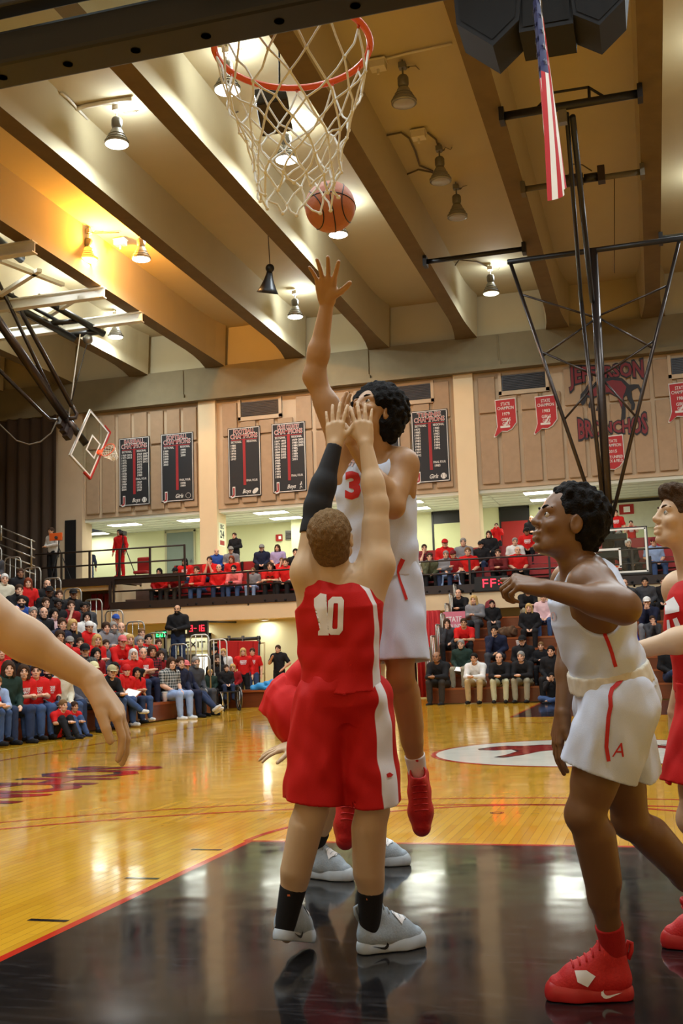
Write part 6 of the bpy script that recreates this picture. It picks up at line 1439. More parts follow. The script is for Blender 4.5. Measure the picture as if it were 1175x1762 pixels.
# basketball
pb_ = at_d(568, 356, 5.15); ba = empty('basketball', tuple(pb_), 'orange brown basketball passing behind the net', 'ball')
mb = MB(); mb.ball((0, 0, 0), .1205, 24); mb.build('leather', mat('ball_leather', (178, 106, 72), .55, var=.08, scale=30, bump=.2), ba, smooth=True)
mb = MB()
for Fq in (frame(V(1, .3, .2)), frame(V(0, .2, 1)), ):
    mb.tube([Fq@V(.1208*math.cos(t), .1208*math.sin(t), 0) for t in np.linspace(0, 2*PI, 48, endpoint=False)], .0028, 5, closed=True)
Fq = frame(V(1, .3, .2))
for sx in (-1, 1): mb.tube([Fq@V(.1208*math.sin(th)*math.cos(t), .1208*math.sin(th)*math.sin(t), sx*.1208*math.cos(th)) for t in np.linspace(0, 2*PI, 40, endpoint=False) for th in [1.0+.18*math.cos(2*t)]], .0028, 5, closed=True)
mb.build('seams', M_BLACK_PRINT, ba, smooth=True)
# SEC sign on the numbered column, wall fittings
r = empty('column_sign', (-13.7, WY+.3, 6.0), 'section number sign on the side of the left column', 'sign'); Fs = np.stack([V(0, 1, 0), V(0, 0, 1), V(1, 0, 0)], 1)
mb = MB(); mb.box((-13.72, WY+.02, 5.3), (-13.706, WY+.62, 6.15)); mb.build('plate', mat('pale_plate', (222, 222, 190), .6, var=.02), r); mb = MB()
for t, z, h in (('SEC', 5.95, .14), ('24', 5.62, .26)): put_text(mb, t, (-13.702, WY+.32, z), V(0, 1, 0), EZ, h, bold=.03)
mb.build('lettering', M_BLACK_PRINT, r); mb = MB(); mb.box((-13.705, WY+.12, 5.36), (-13.701, WY+.52, 5.52)); mb.build('red_strip', M_BENCH, r); rehome(r)
r = empty('fire_alarm', (-12.75, CY1-.05, 5.9), 'small red fire alarm on the concourse wall', 'alarm'); mb = MB(); mb.box((-.13, -.05, -.13), (.13, .04, .13)); mb.build('body', M_REDDOOR, r, bevel=.015); mb = MB(); mb.box((.0, -.07, -.06), (.10, -.05, .06)); mb.build('strobe', M_WHITE_PATCH, r)
r = empty('wall_vent', (-12.32, CY1-.04, 5.98), 'grey square wall grille beside the fire alarm', 'vent'); mb = MB(); mb.box((-.17, -.03, -.18), (.17, .03, .18)); mb.build('frame', M_STEEL, r)
for k in range(6): mb = MB(); mb.box((-.14, -.045, -.15+.05*k), (.14, -.03, -.12+.05*k)); mb.build('louvre', M_DARK, r)
p = at_y(1078, 880, CY1-.1); r = empty('menu_board', tuple(p), 'white framed board with red poster on the concourse wall behind the far backboard', 'board'); mb = MB(); mb.box((-.55, 0, -.6), (1.2, .05, .32)); mb.build('panel', mat('pale_board', (206, 208, 186), .6, var=.08, scale=8), r); mb = MB(); mb.box((-.25, -.02, -.1), (.25, 0, .25)); mb.build('poster', M_REDDOOR, r); mb = MB(); mb.box((-.10, -.03, -.03), (.12, -.02, .17)); mb.build('poster_print', M_WHITE_PATCH, r)
p = at_y(939, 905, CY1-.1); r = empty('wall_plaque', tuple(p), 'small red plaque on the dark concourse wall beside the profile face', 'plaque'); mb = MB(); mb.box((-.2, 0, -.15), (.2, .04, .15)); mb.build('panel', M_REDDOOR, r); mb = MB(); mb.box((-.12, -.01, -.05), (.12, 0, .05)); mb.build('print', M_WHITE_PATCH, r)
# ================================================================== spectators: one of each pose is modelled, then copied person by person
CV = .0115
def crowd_pose(name, yaw):
    s = lambda x: (V(-x[0], x[1], x[2]), V(*x))     # left, right from the right-hand value
    J = {}; lean = 0; tilt = 0
    seated = dict(hip=(.09, .0, .10), kn=(.15, .43, .13), an=(.14, .44, -.285))
    if name in ('lap', 'clasp', 'chin', 'cross', 'face', 'phone', 'back', 'legcross', 'wide'):
        hip, kn, an = seated['hip'], seated['kn'], seated['an']
        el, wr = dict(lap=((.25, .02, .33), (.09, .26, .19)), clasp=((.21, .34, .25), (.035, .53, .26)), chin=((.15, .33, .24), (.035, .30, .56)), cross=((.24, .06, .34), (-.10, .22, .38)),
            face=((.14, .36, .24), (.045, .42, .52)), phone=((.22, .10, .32), (.06, .34, .34)), back=((.26, .02, .33), (.12, .26, .2)), legcross=((.25, .03, .33), (.08, .26, .22)), wide=((.26, .06, .32), (.14, .30, .18)))[name]
        lean = dict(clasp=.50, chin=.36, face=.44, phone=.16, back=-.12).get(name, .06)
        J['elL'], J['elR'] = s(el); J['wrL'], J['wrR'] = s(wr)
        J['hipL'], J['hipR'] = s(hip); J['knL'], J['knR'] = s(kn); J['anL'], J['anR'] = s(an)
        if name == 'chin': J['elL'], J['wrL'] = V(-.23, .1, .30), V(-.08, .32, .20)
        if name == 'cross': J['wrL'] = V(.10, .20, .33)
        if name == 'back': J['knL'], J['knR'] = V(-.08, .45, .10), V(.10, .46, .12); J['anL'], J['anR'] = V(-.04, .83, -.24), V(.06, .85, -.18)
        if name == 'legcross': J['knR'] = V(.10, .44, .20); J['anR'] = V(-.16, .62, -.06)
        if name == 'wide': J['knL'], J['knR'] = V(-.30, .38, .13), V(.30, .38, .13); J['anL'], J['anR'] = V(-.30, .48, -.285), V(.30, .48, -.285)
        pel = V(0, 0, .11); feet = -.40
    elif name in ('floor', 'floorcross'):
        pel = V(0, 0, .11); J['hipL'], J['hipR'] = s((.09, .0, .10)); feet = 0
        if name == 'floor': J['knL'], J['knR'] = s((.11, .33, .44)); J['anL'], J['anR'] = s((.11, .56, .08)); J['elL'], J['elR'] = s((.22, .24, .36)); J['wrL'], J['wrR'] = s((.04, .45, .36)); lean = .38
        else: J['knL'], J['knR'] = s((.34, .26, .15)); J['anL'], J['anR'] = V(.10, .36, .08), V(-.12, .30, .08); J['elL'], J['elR'] = s((.20, .20, .40)); J['wrL'], J['wrR'] = s((.06, .34, .62)); lean = .14
    else:
        pel = V(0, 0, .97); feet = 0; J['hipL'], J['hipR'] = s((.09, 0, .93)); J['knL'], J['knR'] = s((.11, .03, .50)); J['anL'], J['anR'] = s((.13, -.02, .09))
        el, wr = dict(st_side=((.27, -.03, 1.16), (.27, .06, .92)), st_clasp=((.27, .02, 1.17), (.05, .24, 1.12)), st_hip=((.34, -.04, 1.18), (.17, .06, 1.02)), st_face=((.24, .18, 1.24), (.07, .27, 1.52)), st_cross=((.26, .06, 1.18), (-.10, .21, 1.22)), bend=((.20, .44, 1.00), (.06, .52, .85)))[name]
        J['elL'], J['elR'] = s(el); J['wrL'], J['wrR'] = s(wr)
        if name == 'st_cross': J['wrL'] = V(.10, .20, 1.17)
        if name == 'st_hip': J['elR'], J['wrR'] = V(.29, .06, 1.20), V(.14, .22, 1.34)
        if name == 'bend': lean = .85
    up = V(0, math.sin(lean), math.cos(lean)); J['pel'] = pel; J['neck'] = pel+up*.50
    bend_l = lean*.65 if name != 'bend' else lean
    J['shL'] = pel+up*.435+V(-.185, 0, 0); J['shR'] = pel+up*.435+V(.185, 0, 0); J['right'] = V(1, 0, 0)
    hy = V(-math.sin(yaw), math.cos(yaw), -.06); J['H'] = head_frame(hy); J['head'] = J['neck']+V(0, .055, .142) if name != 'bend' else J['neck']+V(0, .10, .11)
    J['kfL'] = J['kfR'] = V(0, 1., .15)
    for S in 'LR':
        a, k_ = J['an'+S], J['kn'+S]; J['toe'+S] = nrm(V((a-k_)[0]*.1, 1, 0)) if name not in ('back', 'floorcross') else nrm(V(0, 1, .5) if name == 'back' else V(1 if S == 'L' else -1, .3, 0))
    return J, feet
def crowd_build(name, yaw):
    J, feet = crowd_pose(name, yaw); out = {'J': J}
    F = SDF(*bounds(J, .22), CV); body_sdf(F, J, .98, hands=False); BV = F.v.copy()
    for S in 'LR':
        d = nrm(J['wr'+S]-J['el'+S]); w_ = J['wr'+S]; F.cap(w_, w_+d*.085, .030, .030, k=.02); F.cap(w_+d*.08, w_+d*.15, .026, .018, k=.015); F.cap(w_+d*.03, w_+d*.07+V(-.04 if S == 'R' else .04, 0, .015), .015, .011, k=.012)
    P, Q = F.mesh(); P = relax_mesh(P, Q, 1); me = np_mesh('spectator_body', P, Q); H = J['H']; l = (P-J['head'])@H
    e = np.maximum.reduce([.0145-np.sqrt((np.abs(l[:, 0])-.033)**2+((l[:, 2]-.004)*1.3)**2), np.full(len(l), -.05)]); br = .0075-np.maximum(np.abs(l[:, 2]-.030), np.abs(np.abs(l[:, 0])-.035)*.36)
    front = l[:, 1] > .05
    for nm, vals in (('eyes', np.where(front, np.maximum(e, br), -.05)), ('lips', np.where(l[:, 1] > .06, .010-np.sqrt((l[:, 0]*.45)**2+(l[:, 2]+.063)**2), -.05)), ('beard', np.where(l[:, 1] > -.01, np.minimum(-.032-l[:, 2], np.sqrt((l[:, 0]*.5)**2+(l[:, 2]+.063)**2)-.012), -.05)-np.where(l[:, 2] < -.125, .1, 0))):
        at = me.attributes.new(nm, 'FLOAT', 'POINT'); at.data.foreach_set('value', vals.astype(np.float32))
    out['body'] = me
    T = J['T']; pel = J['pel']
    for kind in ('short', 'long'):
        F = SDF(*bounds(J, .22), CV); zs = np.array([-.04, .06, .18, .30, .41, .49, .545])
        F.loft(pel, T, zs, V(.178, .178, .172, .178, .182, .145, .085), V(.140, .136, .130, .132, .126, .104, .078), V(-.015, -.01, 0, .004, 0, -.008, -.008), k=0)
        for S, sx in (('L', -1), ('R', 1)):
            sh, el, wr = J['sh'+S], J['el'+S], J['wr'+S]; F.cap(pel+T[:, 0]*.07*sx+T[:, 2]*.44, sh, .082, .074, k=.04)
            if kind == 'short': m_ = sh+(el-sh)*.72; F.cap(sh, m_, .074, .066, k=.03); a = nrm(el-sh); F.cap(m_+a*.075, m_+a*.16, .085, k=.0, op='s')
            else: F.chain([sh, el, wr], [.072, .056, .043], k=.03)
        F.noise(.0035, [(38, 10, 9), (-22, 26, 17), (14, -9, 41), (-40, 12, 30)]); F.v = np.minimum(F.v, np.maximum(BV-.013, F.v-(.035 if kind == 'long' else .016)))
        F.ell(J['neck']+T[:, 2]*.035+V(0, .02, 0), V(.068, .075, .06), T, k=.005, op='s')
        if name not in ('floor', 'floorcross') or True: F.plane(pel-T[:, 2]*.045, -T[:, 2])
        P, Q = F.mesh(); out['top_'+kind] = np_mesh('spectator_top', relax_mesh(P, Q, 1), Q)
    F = SDF(*bounds(J, .22), CV); F.loft(pel, T, np.array([-.12, -.02, .08]), V(.13, .172, .168), V(.12, .135, .128), V(-.01, -.01, -.01), k=0)
    for S in 'LR':
        h, k_, a = J['hip'+S], J['kn'+S], J['an'+S]; F.cap(h, k_, .100, .076, k=.04); F.chain([k_, a+(k_-a)*.08], [.074, .062], k=.02)
    F.noise(.003, [(45, 18, 30), (-32, 40, 20), (30, -25, 42)]); F.v = np.minimum(F.v, np.maximum(BV-.011, F.v-.03)); P, Q = F.mesh(); out['legs'] = np_mesh('spectator_trousers', relax_mesh(P, Q, 1), Q)
    for S in 'LR':
        a = J['an'+S]; t = J['toe'+S]; k_ = J['kn'+S]; dn = nrm(a-k_) if name in ('back', 'legcross') else V(0, 0, -1.); 
        if name in ('back',): dn = nrm(V(0, .5, -1))
        if name == 'legcross' and S == 'L': dn = V(0, 0, -1.)
        dn = nrm(dn-t*np.dot(dn, t)); F = SDF(a-.26, a+.30, .010); b = a+dn*.052
        F.chain([b-t*.045, b+t*.07, b+t*.16], [.040, .042, .036], k=.02); F.cap(a+dn*.01, b, .043, k=.02); F.plane(a+dn*.088, dn)
        P, Q = F.mesh(); out['shoe'+S] = np_mesh('spectator_shoe', relax_mesh(P, Q, 1), Q)
    return out
_pro = {}
def proto(name, yaw):
    k = (name, yaw)
    if k not in _pro: _pro[k] = crowd_build(name, yaw)
    return _pro[k]
def hair_mesh(kind):
    F = SDF((-.24, -.26, -.44), (.24, .30, .24), .009); E3 = np.eye(3)
    def face_cut(z=-.035, r=.098): F.ell((0, .088, z), (.085, .075, r), E3, k=.01, op='s')
    def ears():
        for sx in (-1, 1): F.ell((.09*sx, .012, -.035), (.03, .034, .045), E3, k=.01, op='s')
    if kind in ('s', 'h'):
        F.ell((0, -.014, .040), (.088, .110, .094), E3, k=0); F.ell((0, -.05, -.03), (.074, .06, .065), E3, k=.03); face_cut(); ears(); F.plane((0, 0, -.07), (0, 0, -1))
    elif kind in ('l', 'B', 'p'):
        F.ell((0, -.016, .036), (.095, .116, .100), E3, k=0)
        if kind == 'l': F.loft((0, -.035, -.33), E3, np.array([0, .1, .2, .36]), V(.095, .115, .112, .09), V(.045, .065, .085, .09), V(.02, .01, 0, 0), k=.03)
        if kind == 'B': F.loft((0, -.02, -.13), E3, np.array([0, .06, .17]), V(.112, .116, .095), V(.09, .10, .10), k=.03)
        if kind == 'p': F.chain([(0, -.11, .05), (0, -.17, .0), (0, -.17, -.14)], [.03, .035, .02], k=.02)
        F.ell((0, .095, -.055), (.070, .085, .118), E3, k=.012, op='s'); F.ell((0, .03, -.19), (.062, .085, .13), E3, k=.02, op='s'); F.noise(.002, [(150, 40, 10), (-110, 90, 20)])
    elif kind == 'a':
        F.ell((0, -.03, .045), (.118, .128, .115), E3, k=0); F.noise(.005, [(120, 60, 70), (-90, 110, 50), (70, -120, 100)]); face_cut(-.045, .1); ears()
    elif kind == 'f':      # fringe around a bald crown
        F.ell((0, -.014, .030), (.086, .106, .09), E3, k=0); F.ell((0, .02, .11), (.10, .13, .09), E3, k=.01, op='s'); F.ell((0, .1, 0), (.11, .11, .16), E3, k=.01, op='s'); F.plane((0, 0, -.06), (0, 0, -1)); ears()
    elif kind in ('c', 'r'):
        sg = 1 if kind == 'c' else -1
        F.ell((0, -.010, .045), (.094, .116, .098), E3, k=0); F.plane((0, 0, .028), (0, 0, -1)); F.ell((0, .125*sg, .030), (.075, .085, .010), E3, k=.012)
    elif kind == 'k':
        F.ell((0, -.012, .040), (.096, .118, .108), E3, k=0); F.plane((0, 0, .020), (0, .15, -1)); F.loft((0, -.012, .015), E3, np.array([0, .045]), V(.098, .097), V(.12, .118), k=.004)
    P, Q = F.mesh(); return np_mesh('spectator_hair', relax_mesh(P, Q, 1), Q)
_hair = {}
def hair_of(k):
    if k not in _hair: _hair[k] = hair_mesh(k)
    return _hair[k]
CC = dict(K=(30, 29, 31), W=(222, 220, 216), R=(204, 30, 28), D=(140, 24, 28), N=(34, 38, 60), G=(128, 128, 132), g=(66, 66, 70), B=(44, 76, 150), L=(150, 170, 205), O=(92, 92, 66), C=(206, 198, 176), P=(222, 188, 192), J=(62, 82, 120), j=(44, 56, 84), H=(176, 150, 104), F=(34, 52, 44), T=(70, 90, 120), M=(110, 38, 40), V=(176, 160, 200), Y=(150, 142, 118), E=(52, 46, 40), U=(40, 60, 170), S=(98, 98, 108), Q=(230, 120, 120), A=(190, 186, 150))
HC = dict(k=(24, 20, 18), b=(62, 42, 28), l=(120, 88, 54), y=(196, 160, 100), g=(140, 136, 130), w=(214, 210, 204), r=(120, 56, 30), R=(190, 34, 34), N=(34, 40, 66), K=(26, 26, 28), U=(46, 80, 160), C=(220, 208, 160), T=(176, 164, 124), P=(214, 110, 110), W=(226, 224, 220), M=(110, 30, 34))
SK = dict(p=(222, 172, 142), t=(196, 146, 110), d=(96, 64, 44), m=(150, 104, 74))
def skin_m(k, beard=None):
    nm = 'spectator_skin_'+k+('_beard_'+beard if beard else '')
    return mat(nm, SK[k], .5, var=.05, scale=14, mask=[('eyes', (52, 36, 30)), ('lips', tuple(int(c*.66) for c in SK[k]))]+([('beard', HC[beard])] if beard else []))
def cloth_m(k):
    if k == 'X': return plaid('plaid_red', (150, 26, 34), (30, 22, 30))
    if k == 'x': return plaid('plaid_grey', (170, 170, 166), (42, 50, 50))
    if k == 'Z': return plaid('plaid_dark', (84, 86, 80), (34, 36, 40))
    return mat('cloth_'+{**{c: c for c in CC}}[k]+('_dark' if k.islower() else ''), CC[k], .8, var=.10, scale=40, bump=.1, spec=.2)
def plaid(nm, a, b):
    if nm in MATS: return MATS[nm]
    m = bpy.data.materials.new(nm); m.use_nodes = True; MATS[nm] = m; nt = m.node_tree; bs = nt.nodes['Principled BSDF']; tc = nt.nodes.new('ShaderNodeTexCoord'); bs.inputs['Roughness'].default_value = .8
    fs = []
    for d in ('X', 'Z'):
        wv = nt.nodes.new('ShaderNodeTexWave'); wv.bands_direction = d; wv.inputs['Scale'].default_value = 5.5; nt.links.new(tc.outputs['Object'], wv.inputs['Vector']); fs.append(wv)
    mx = nt.nodes.new('ShaderNodeMath'); mx.operation = 'ADD'; nt.links.new(fs[0].outputs['Fac'], mx.inputs[0]); nt.links.new(fs[1].outputs['Fac'], mx.inputs[1])
    cr = nt.nodes.new('ShaderNodeValToRGB'); cr.color_ramp.elements[0].color = lin(b)+(1,); cr.color_ramp.elements[1].color = lin(a)+(1,); cr.color_ramp.elements[0].position = .25; cr.color_ramp.elements[1].position = .75
    dv = nt.nodes.new('ShaderNodeMath'); dv.operation = 'MULTIPLY'; dv.inputs[1].default_value = .5; nt.links.new(mx.outputs[0], dv.inputs[0]); nt.links.new(dv.outputs[0], cr.inputs[0]); nt.links.new(cr.outputs[0], bs.inputs['Base Color']); return m
def hair_m(k): return mat('hair_tone_'+k+('_cap' if k.isupper() else ''), HC[k], .8, var=.25, scale=90, bump=.4, spec=.2)
def part(nm, me, m, par, mw=None):
    o = bpy.data.objects.new(nm, me); COL.objects.link(o); o.parent = par
    if not me.materials: me.materials.append(None)
    o.material_slots[0].link = 'OBJECT'; o.material_slots[0].material = m
    if mw is not None: o.matrix_basis = mw
    return o
_letter = {}
def chest_letters(key, pr, kind):
    k = (key[0], key[1], kind)
    if k in _letter: return _letter[k]
    me = pr['top_'+kind]; v_ = np.empty(len(me.vertices)*3, np.float32); me.vertices.foreach_get('co', v_); tr = BVHTree.FromPolygons([tuple(p) for p in v_.reshape(-1, 3)], [tuple(p.vertices) for p in me.polygons])
    J = pr['J']; T = J['T']; c = J['pel']+T[:, 2]*.30; MBx = MB(); 
    for t, dz, wd, h in (('REGIONAL', .052, .20, .042), ('CHAMPS', .0, .20, .046), ('ON TO STATE', -.036, .15, .024)):
        v, f = text_geo(t, .03); v = v*h; v[:, 0] *= wd/(v[:, 0].max()-v[:, 0].min()); v[:, 1] += dz; v, f = refine(v, f, .03)
        out = []; good = []
        for a, b in v:
            o_ = c-T[:, 0]*a*-1+T[:, 2]*b+T[:, 1]*.5; hit = tr.ray_cast(Vector(o_), Vector(-T[:, 1]))
            if hit[0] is None or np.dot(np.array(hit[0])-c, T[:, 1]) > .2: out.append((0, 0, 0)); good.append(False)
            else: out.append(tuple(hit[0]+Vector(T[:, 1])*.004)); good.append(True)
        MBx.add(out, [q for q in f if all(good[i] for i in q)])
    m_ = bpy.data.meshes.new('shirt_lettering'); m_.from_pydata(MBx.v, [], MBx.f); m_.update(); _letter[k] = m_; return m_
def make_person(loc, rz, e, hyaw, sc=1.0):
    (px_, py_, pose, top, legs, hair, skin, label) = e[:8]; ex = e[8] if len(e) > 8 else ''
    pr = proto(pose, hyaw); kind = 'short' if top[1] == 's' else 'long'
    bd = None
    for q in ex.split():
        if q.startswith('beard'): bd = q[5:] or 'b'
    r = part('person', pr['body'], skin_m(skin, bd), None); r.location = loc; r.rotation_euler = (0, 0, rz); r.scale = (sc,)*3
    tag(r, label, 'person', 'spectators in the hall')
    nm = {'s': 'tee_shirt', 'l': 'sweater', 'j': 'jacket', 'h': 'hoodie', 'p': 'pullover'}[top[1]]
    tp = part(nm, pr['top_'+kind], cloth_m(top[0]), r); part('trousers', pr['legs'], cloth_m(legs[0]), r)
    sh_c = legs[1] if len(legs) > 1 else 'K'
    for S in 'LR': part('shoe', pr['shoe'+S], cloth_m(sh_c), r)
    J = pr['J']; M4 = Matrix.Identity(4)
    for i in range(3):
        for j in range(3): M4[i][j] = J['H'][i, j]
        M4[i][3] = J['head'][i]
    if hair != '-':
        for q in hair.split('+'): part({'c': 'cap', 'r': 'cap', 'k': 'knit_cap'}.get(q[0], 'hair'), hair_of(q[0]), hair_m(q[1]), r, M4)
    if 'text' in ex: part('lettering', chest_letters((pose, hyaw), pr, kind), M_NUM_W, tp)
    if top[1] == 'h':
        if 'hood' not in _hair:
            F = SDF((-.2, -.22, -.3), (.2, .2, .1), .01); F.chain([(-.085, .02, -.175), (-.07, -.075, -.15), (0, -.10, -.145), (.07, -.075, -.15), (.085, .02, -.175)], [.03, .042, .045, .042, .03], k=.02); P, Q = F.mesh(); _hair['hood'] = np_mesh('hood', P, Q)
        part('hood', _hair['hood'], cloth_m(top[0]), tp, M4)
    return r
GL_Y = math.radians(-24)
# (x, y of the head in the photograph), pose, top, trousers+shoes, hair, skin, label
LEFT = [
(16, 963, 'chin', 'gl', 'K', 'sb', 'p', 'man in dark grey sweater, hand on chin, top row at far left'),
(11, 999, 'lap', 'Cl', 'g', 'sw', 'p', 'white-haired man in cream knit sweater near the top left'),
(38, 993, 'lap', 'Kl', 'K', 'sb', 'm', 'dim man in black just right of the white-haired man'),
(29, 1013, 'chin', 'Kj', 'K', 'sb', 'p', 'man in black jacket touching his chin, below the white-haired man'),
(52, 1011, 'wide', 'Rs', 'KW', 'lr', 'p', 'long red-haired woman in red tee leaning on her knees, upper left'),
(34, 1028, 'clasp', 'Bp', 'N', 'sk', 'p', 'bearded man in bright blue pullover, upper left', 'beardk'),
(84, 1012, 'lap', 'Kl', 'K', 'fb', 'p', 'balding man in black sweater right of the red-haired woman'),
(105, 1031, 'lap', 'Kh', 'K', 'sb', 'p', 'man in black hoodie below the end rails'),
(81, 1042, 'lap', 'Kl', 'K', 'sb', 'p', 'man with glasses above the bald man in black'),
(120, 1046, 'chin', 'Ds', 'j', 'sb', 'p', 'man in dark red tee holding a hand to his face'),
(139, 1022, 'lap', 'Kj', 'K', 'cK', 'm', 'man in black cap and black jacket by the rails'),
(162, 1023, 'lap', 'Kh', 'K', 'cK', 'd', 'person in black cap beside the recess of red seats'),
(153, 1051, 'lap', 'gj', 'K', 'sk', 'd', 'dark-skinned man in charcoal jacket left of the two end sitters'),
(188, 1050, 'clasp', 'gj', 'K', 'sk', 'm', 'young man in charcoal jacket second from the rails'),
(206, 1053, 'lap', 'Kl', 'K', 'sk', 'd', 'dark-skinned man in black turtleneck at the end rails'),
(31, 1054, 'lap', 'Wl', 'g', 'fg', 'p', 'bald man half hidden above the near forearm'),
(59, 1058, 'lap', 'Nj', 'N', 'sg', 'p', 'grey-haired man in navy jacket above the near forearm'),
(78, 1055, 'lap', 'Kp', 'K', 'fg', 'p', 'bald man in black pullover above the near forearm'),
(95, 1060, 'lap', 'Pj', 'j', 'lk', 'p', 'dark-haired woman in pale pink jacket left of the man in dark red'),
(109, 1070, 'lap', 'Np', 'j', 'sb', 'p', 'young man in navy with short hair left of the blonde in black'),
(127, 1074, 'lap', 'Kj', 'K', 'ly', 'p', 'blonde woman in black jacket turning aside'),
(153, 1072, 'lap', 'Wj', 'j', 'lk', 'p', 'dark-haired woman in white jacket above the backwards cap'),
(156, 1084, 'lap', 'Rj', 'j', 'rW+sb', 't', 'young man with white cap worn backwards and red jacket'),
(182, 1082, 'phone', 'Gl', 'g', 'pb', 'p', 'woman in grey sweater looking down at a phone'),
(197, 1080, 'lap', 'Gj', 'g', 'lg', 'p', 'man with long grey hair and beard in grey jacket', 'beardg'),
(211, 1080, 'lap', 'Cl', 'g', 'fg', 'p', 'bald man mostly hidden behind the blue cap'),
(222, 1078, 'lap', 'Bp', 'j', 'cU', 'p', 'man in blue cap and blue sweater'),
(106, 1087, 'lap', 'Rs', 'j', 'lb', 't', 'woman with long brown hair in red, below the blonde in black'),
(93, 1101, 'lap', 'gl', 'j', 'sk', 't', 'dark-haired man whose chest is hidden by the near forearm'),
(119, 1100, 'lap', 'Rs', 'j', 'cg+sb', 'p', 'boy in grey cap and red tee turned sideways'),
(136, 1104, 'lap', 'Rs', 'j', 'sb', 'p', 'small boy in red right of the grey-capped boy'),
(150, 1106, 'lap', 'Zj', 'j', 'cK+sb', 'p', 'man in black cap and dark plaid jacket'),
(167, 1108, 'phone', 'Rs', 'j', 'By', 'p', 'woman with blonde bob in red raising her hands'),
(202, 1100, 'clasp', 'Rh', 'J', 'cP+sl', 'p', 'man in faded red cap and red lettered hoodie', 'text'),
(226, 1104, 'lap', 'Rs', 'j', 'ly', 'p', 'woman with long blonde hair right of the red hoodie man'),
(108, 1120, 'lap', 'Rs', 'j', 'By', 'p', 'blonde head peeking over the middle of the near forearm'),
(145, 1137, 'lap', 'Sl', 'j', 'kN', 'p', 'man with navy knit cap and moustache in grey', 'beardb'),
(159, 1134, 'lap', 'Ds', 'j', 'Bk', 'p', 'woman with dark bangs right of the navy knit cap'),
(152, 1158, 'lap', 'gj', 'j', 'cC+sg', 'p', 'man in cream cap behind the wrist'),
(172, 1162, 'clasp', 'Kj', 'J', 'cT+sg', 'p', 'older man in tan cap and dark jacket'),
(196, 1160, 'legcross', 'Rs', 'JW', 'lk', 't', 'dark long-haired woman in red lettered tee, legs crossed', 'text'),
(221, 1152, 'lap', 'Rh', 'j', 'kR', 'p', 'girl wearing a red hood over her head'),
(233, 1166, 'phone', 'Rs', 'JW', 'lk', 't', 'girl with long dark hair in red bending over a pad, front row'),
(4, 1120, 'lap', 'Rs', 'j', 'sg', 'p', 'older woman in red at the left edge under the elbow'),
(14, 1117, 'lap', 'Rs', 'j', 'By', 'p', 'blonde woman in red second from the left edge'),
(34, 1137, 'lap', 'Kj', 'j', 'sw', 'p', 'white-haired man in black with red, under the forearm'),
(18, 1146, 'lap', 'Fj', 'j', 'Bb', 'p', 'woman with brown hair in dark green behind the lettered red tees'),
(19, 1166, 'phone', 'Rs', 'J', 'Bb', 'p', 'woman with brown bob in lettered red tee over black sleeves, front left', 'text'),
(43, 1165, 'phone', 'Rs', 'J', 'sb', 'p', 'woman in glasses and lettered red tee, front row', 'text'),
(66, 1152, 'clasp', 'Nj', 'N', 'sk', 'p', 'person in navy bent forward behind the front row'),
(86, 1170, 'lap', 'Rs', 'J', 'sb', 'p', 'man with a long dark beard in red tee, front row', 'text beardk'),
(109, 1168, 'lap', 'Cj', 'J', 'sb', 'p', 'person in cream jacket, head hidden by the near forearm'),
(132, 1176, 'clasp', 'Lj', 'J', 'sl', 'p', 'person in pale blue shirt behind the two boys'),
(1, 1168, 'clasp', 'Rs', 'J', 'sb', 'p', 'person cut off by the left edge, blue jeans and sneakers showing'),
(250, 1130, 'cross', 'Rs', 'N', 'fg', 'p', 'older man in red tee with arms folded', 'text'),
(233, 1138, 'lap', 'Rs', 'j', 'Bw', 'p', 'white-haired older woman in red left of the man with folded arms'),
(245, 1115, 'lap', 'xs', 'j', 'sg', 'p', 'grey-haired man in checked shirt'),
(253, 1101, 'lap', 'Rs', 'j', 'sk', 'p', 'dark-haired man in red above the checked shirt'),
(264, 1121, 'lap', 'Xs', 'j', 'lb', 't', 'woman with long brown hair in red plaid'),
(279, 1124, 'lap', 'Ds', 'j', 'lb', 'p', 'girl in dark red beside the red plaid woman'),
(269, 1085, 'chin', 'Sh', 'j', 'sl', 'p', 'boy in grey hoodie on an upper row beside the green exit sign'),
(286, 1107, 'lap', 'gl', 'j', 'sb', 'p', 'brown-haired boy below the boy in grey hoodie'),
(297, 1114, 'lap', 'Sl', 'j', 'sb', 'p', 'boy with tousled brown hair in slate grey'),
(314, 1110, 'lap', 'gl', 'j', 'fb', 'p', 'bald man in grey behind the flannel woman'),
(297, 1138, 'lap', 'xs', 'LW', 'lb', 'p', 'long-haired woman in black and white flannel and ripped jeans'),
(312, 1136, 'lap', 'Nj', 'N', 'sb', 'p', 'man with glasses in navy jacket right of the flannel woman'),
(339, 1136, 'lap', 'gj', 'g', 'sg', 'p', 'grey-bearded older man in charcoal jacket', 'beardg'),
(336, 1154, 'back', 'Np', 'jW', 'cP+sb', 'p', 'woman in pink cap and navy pullover stretching her legs out'),
]
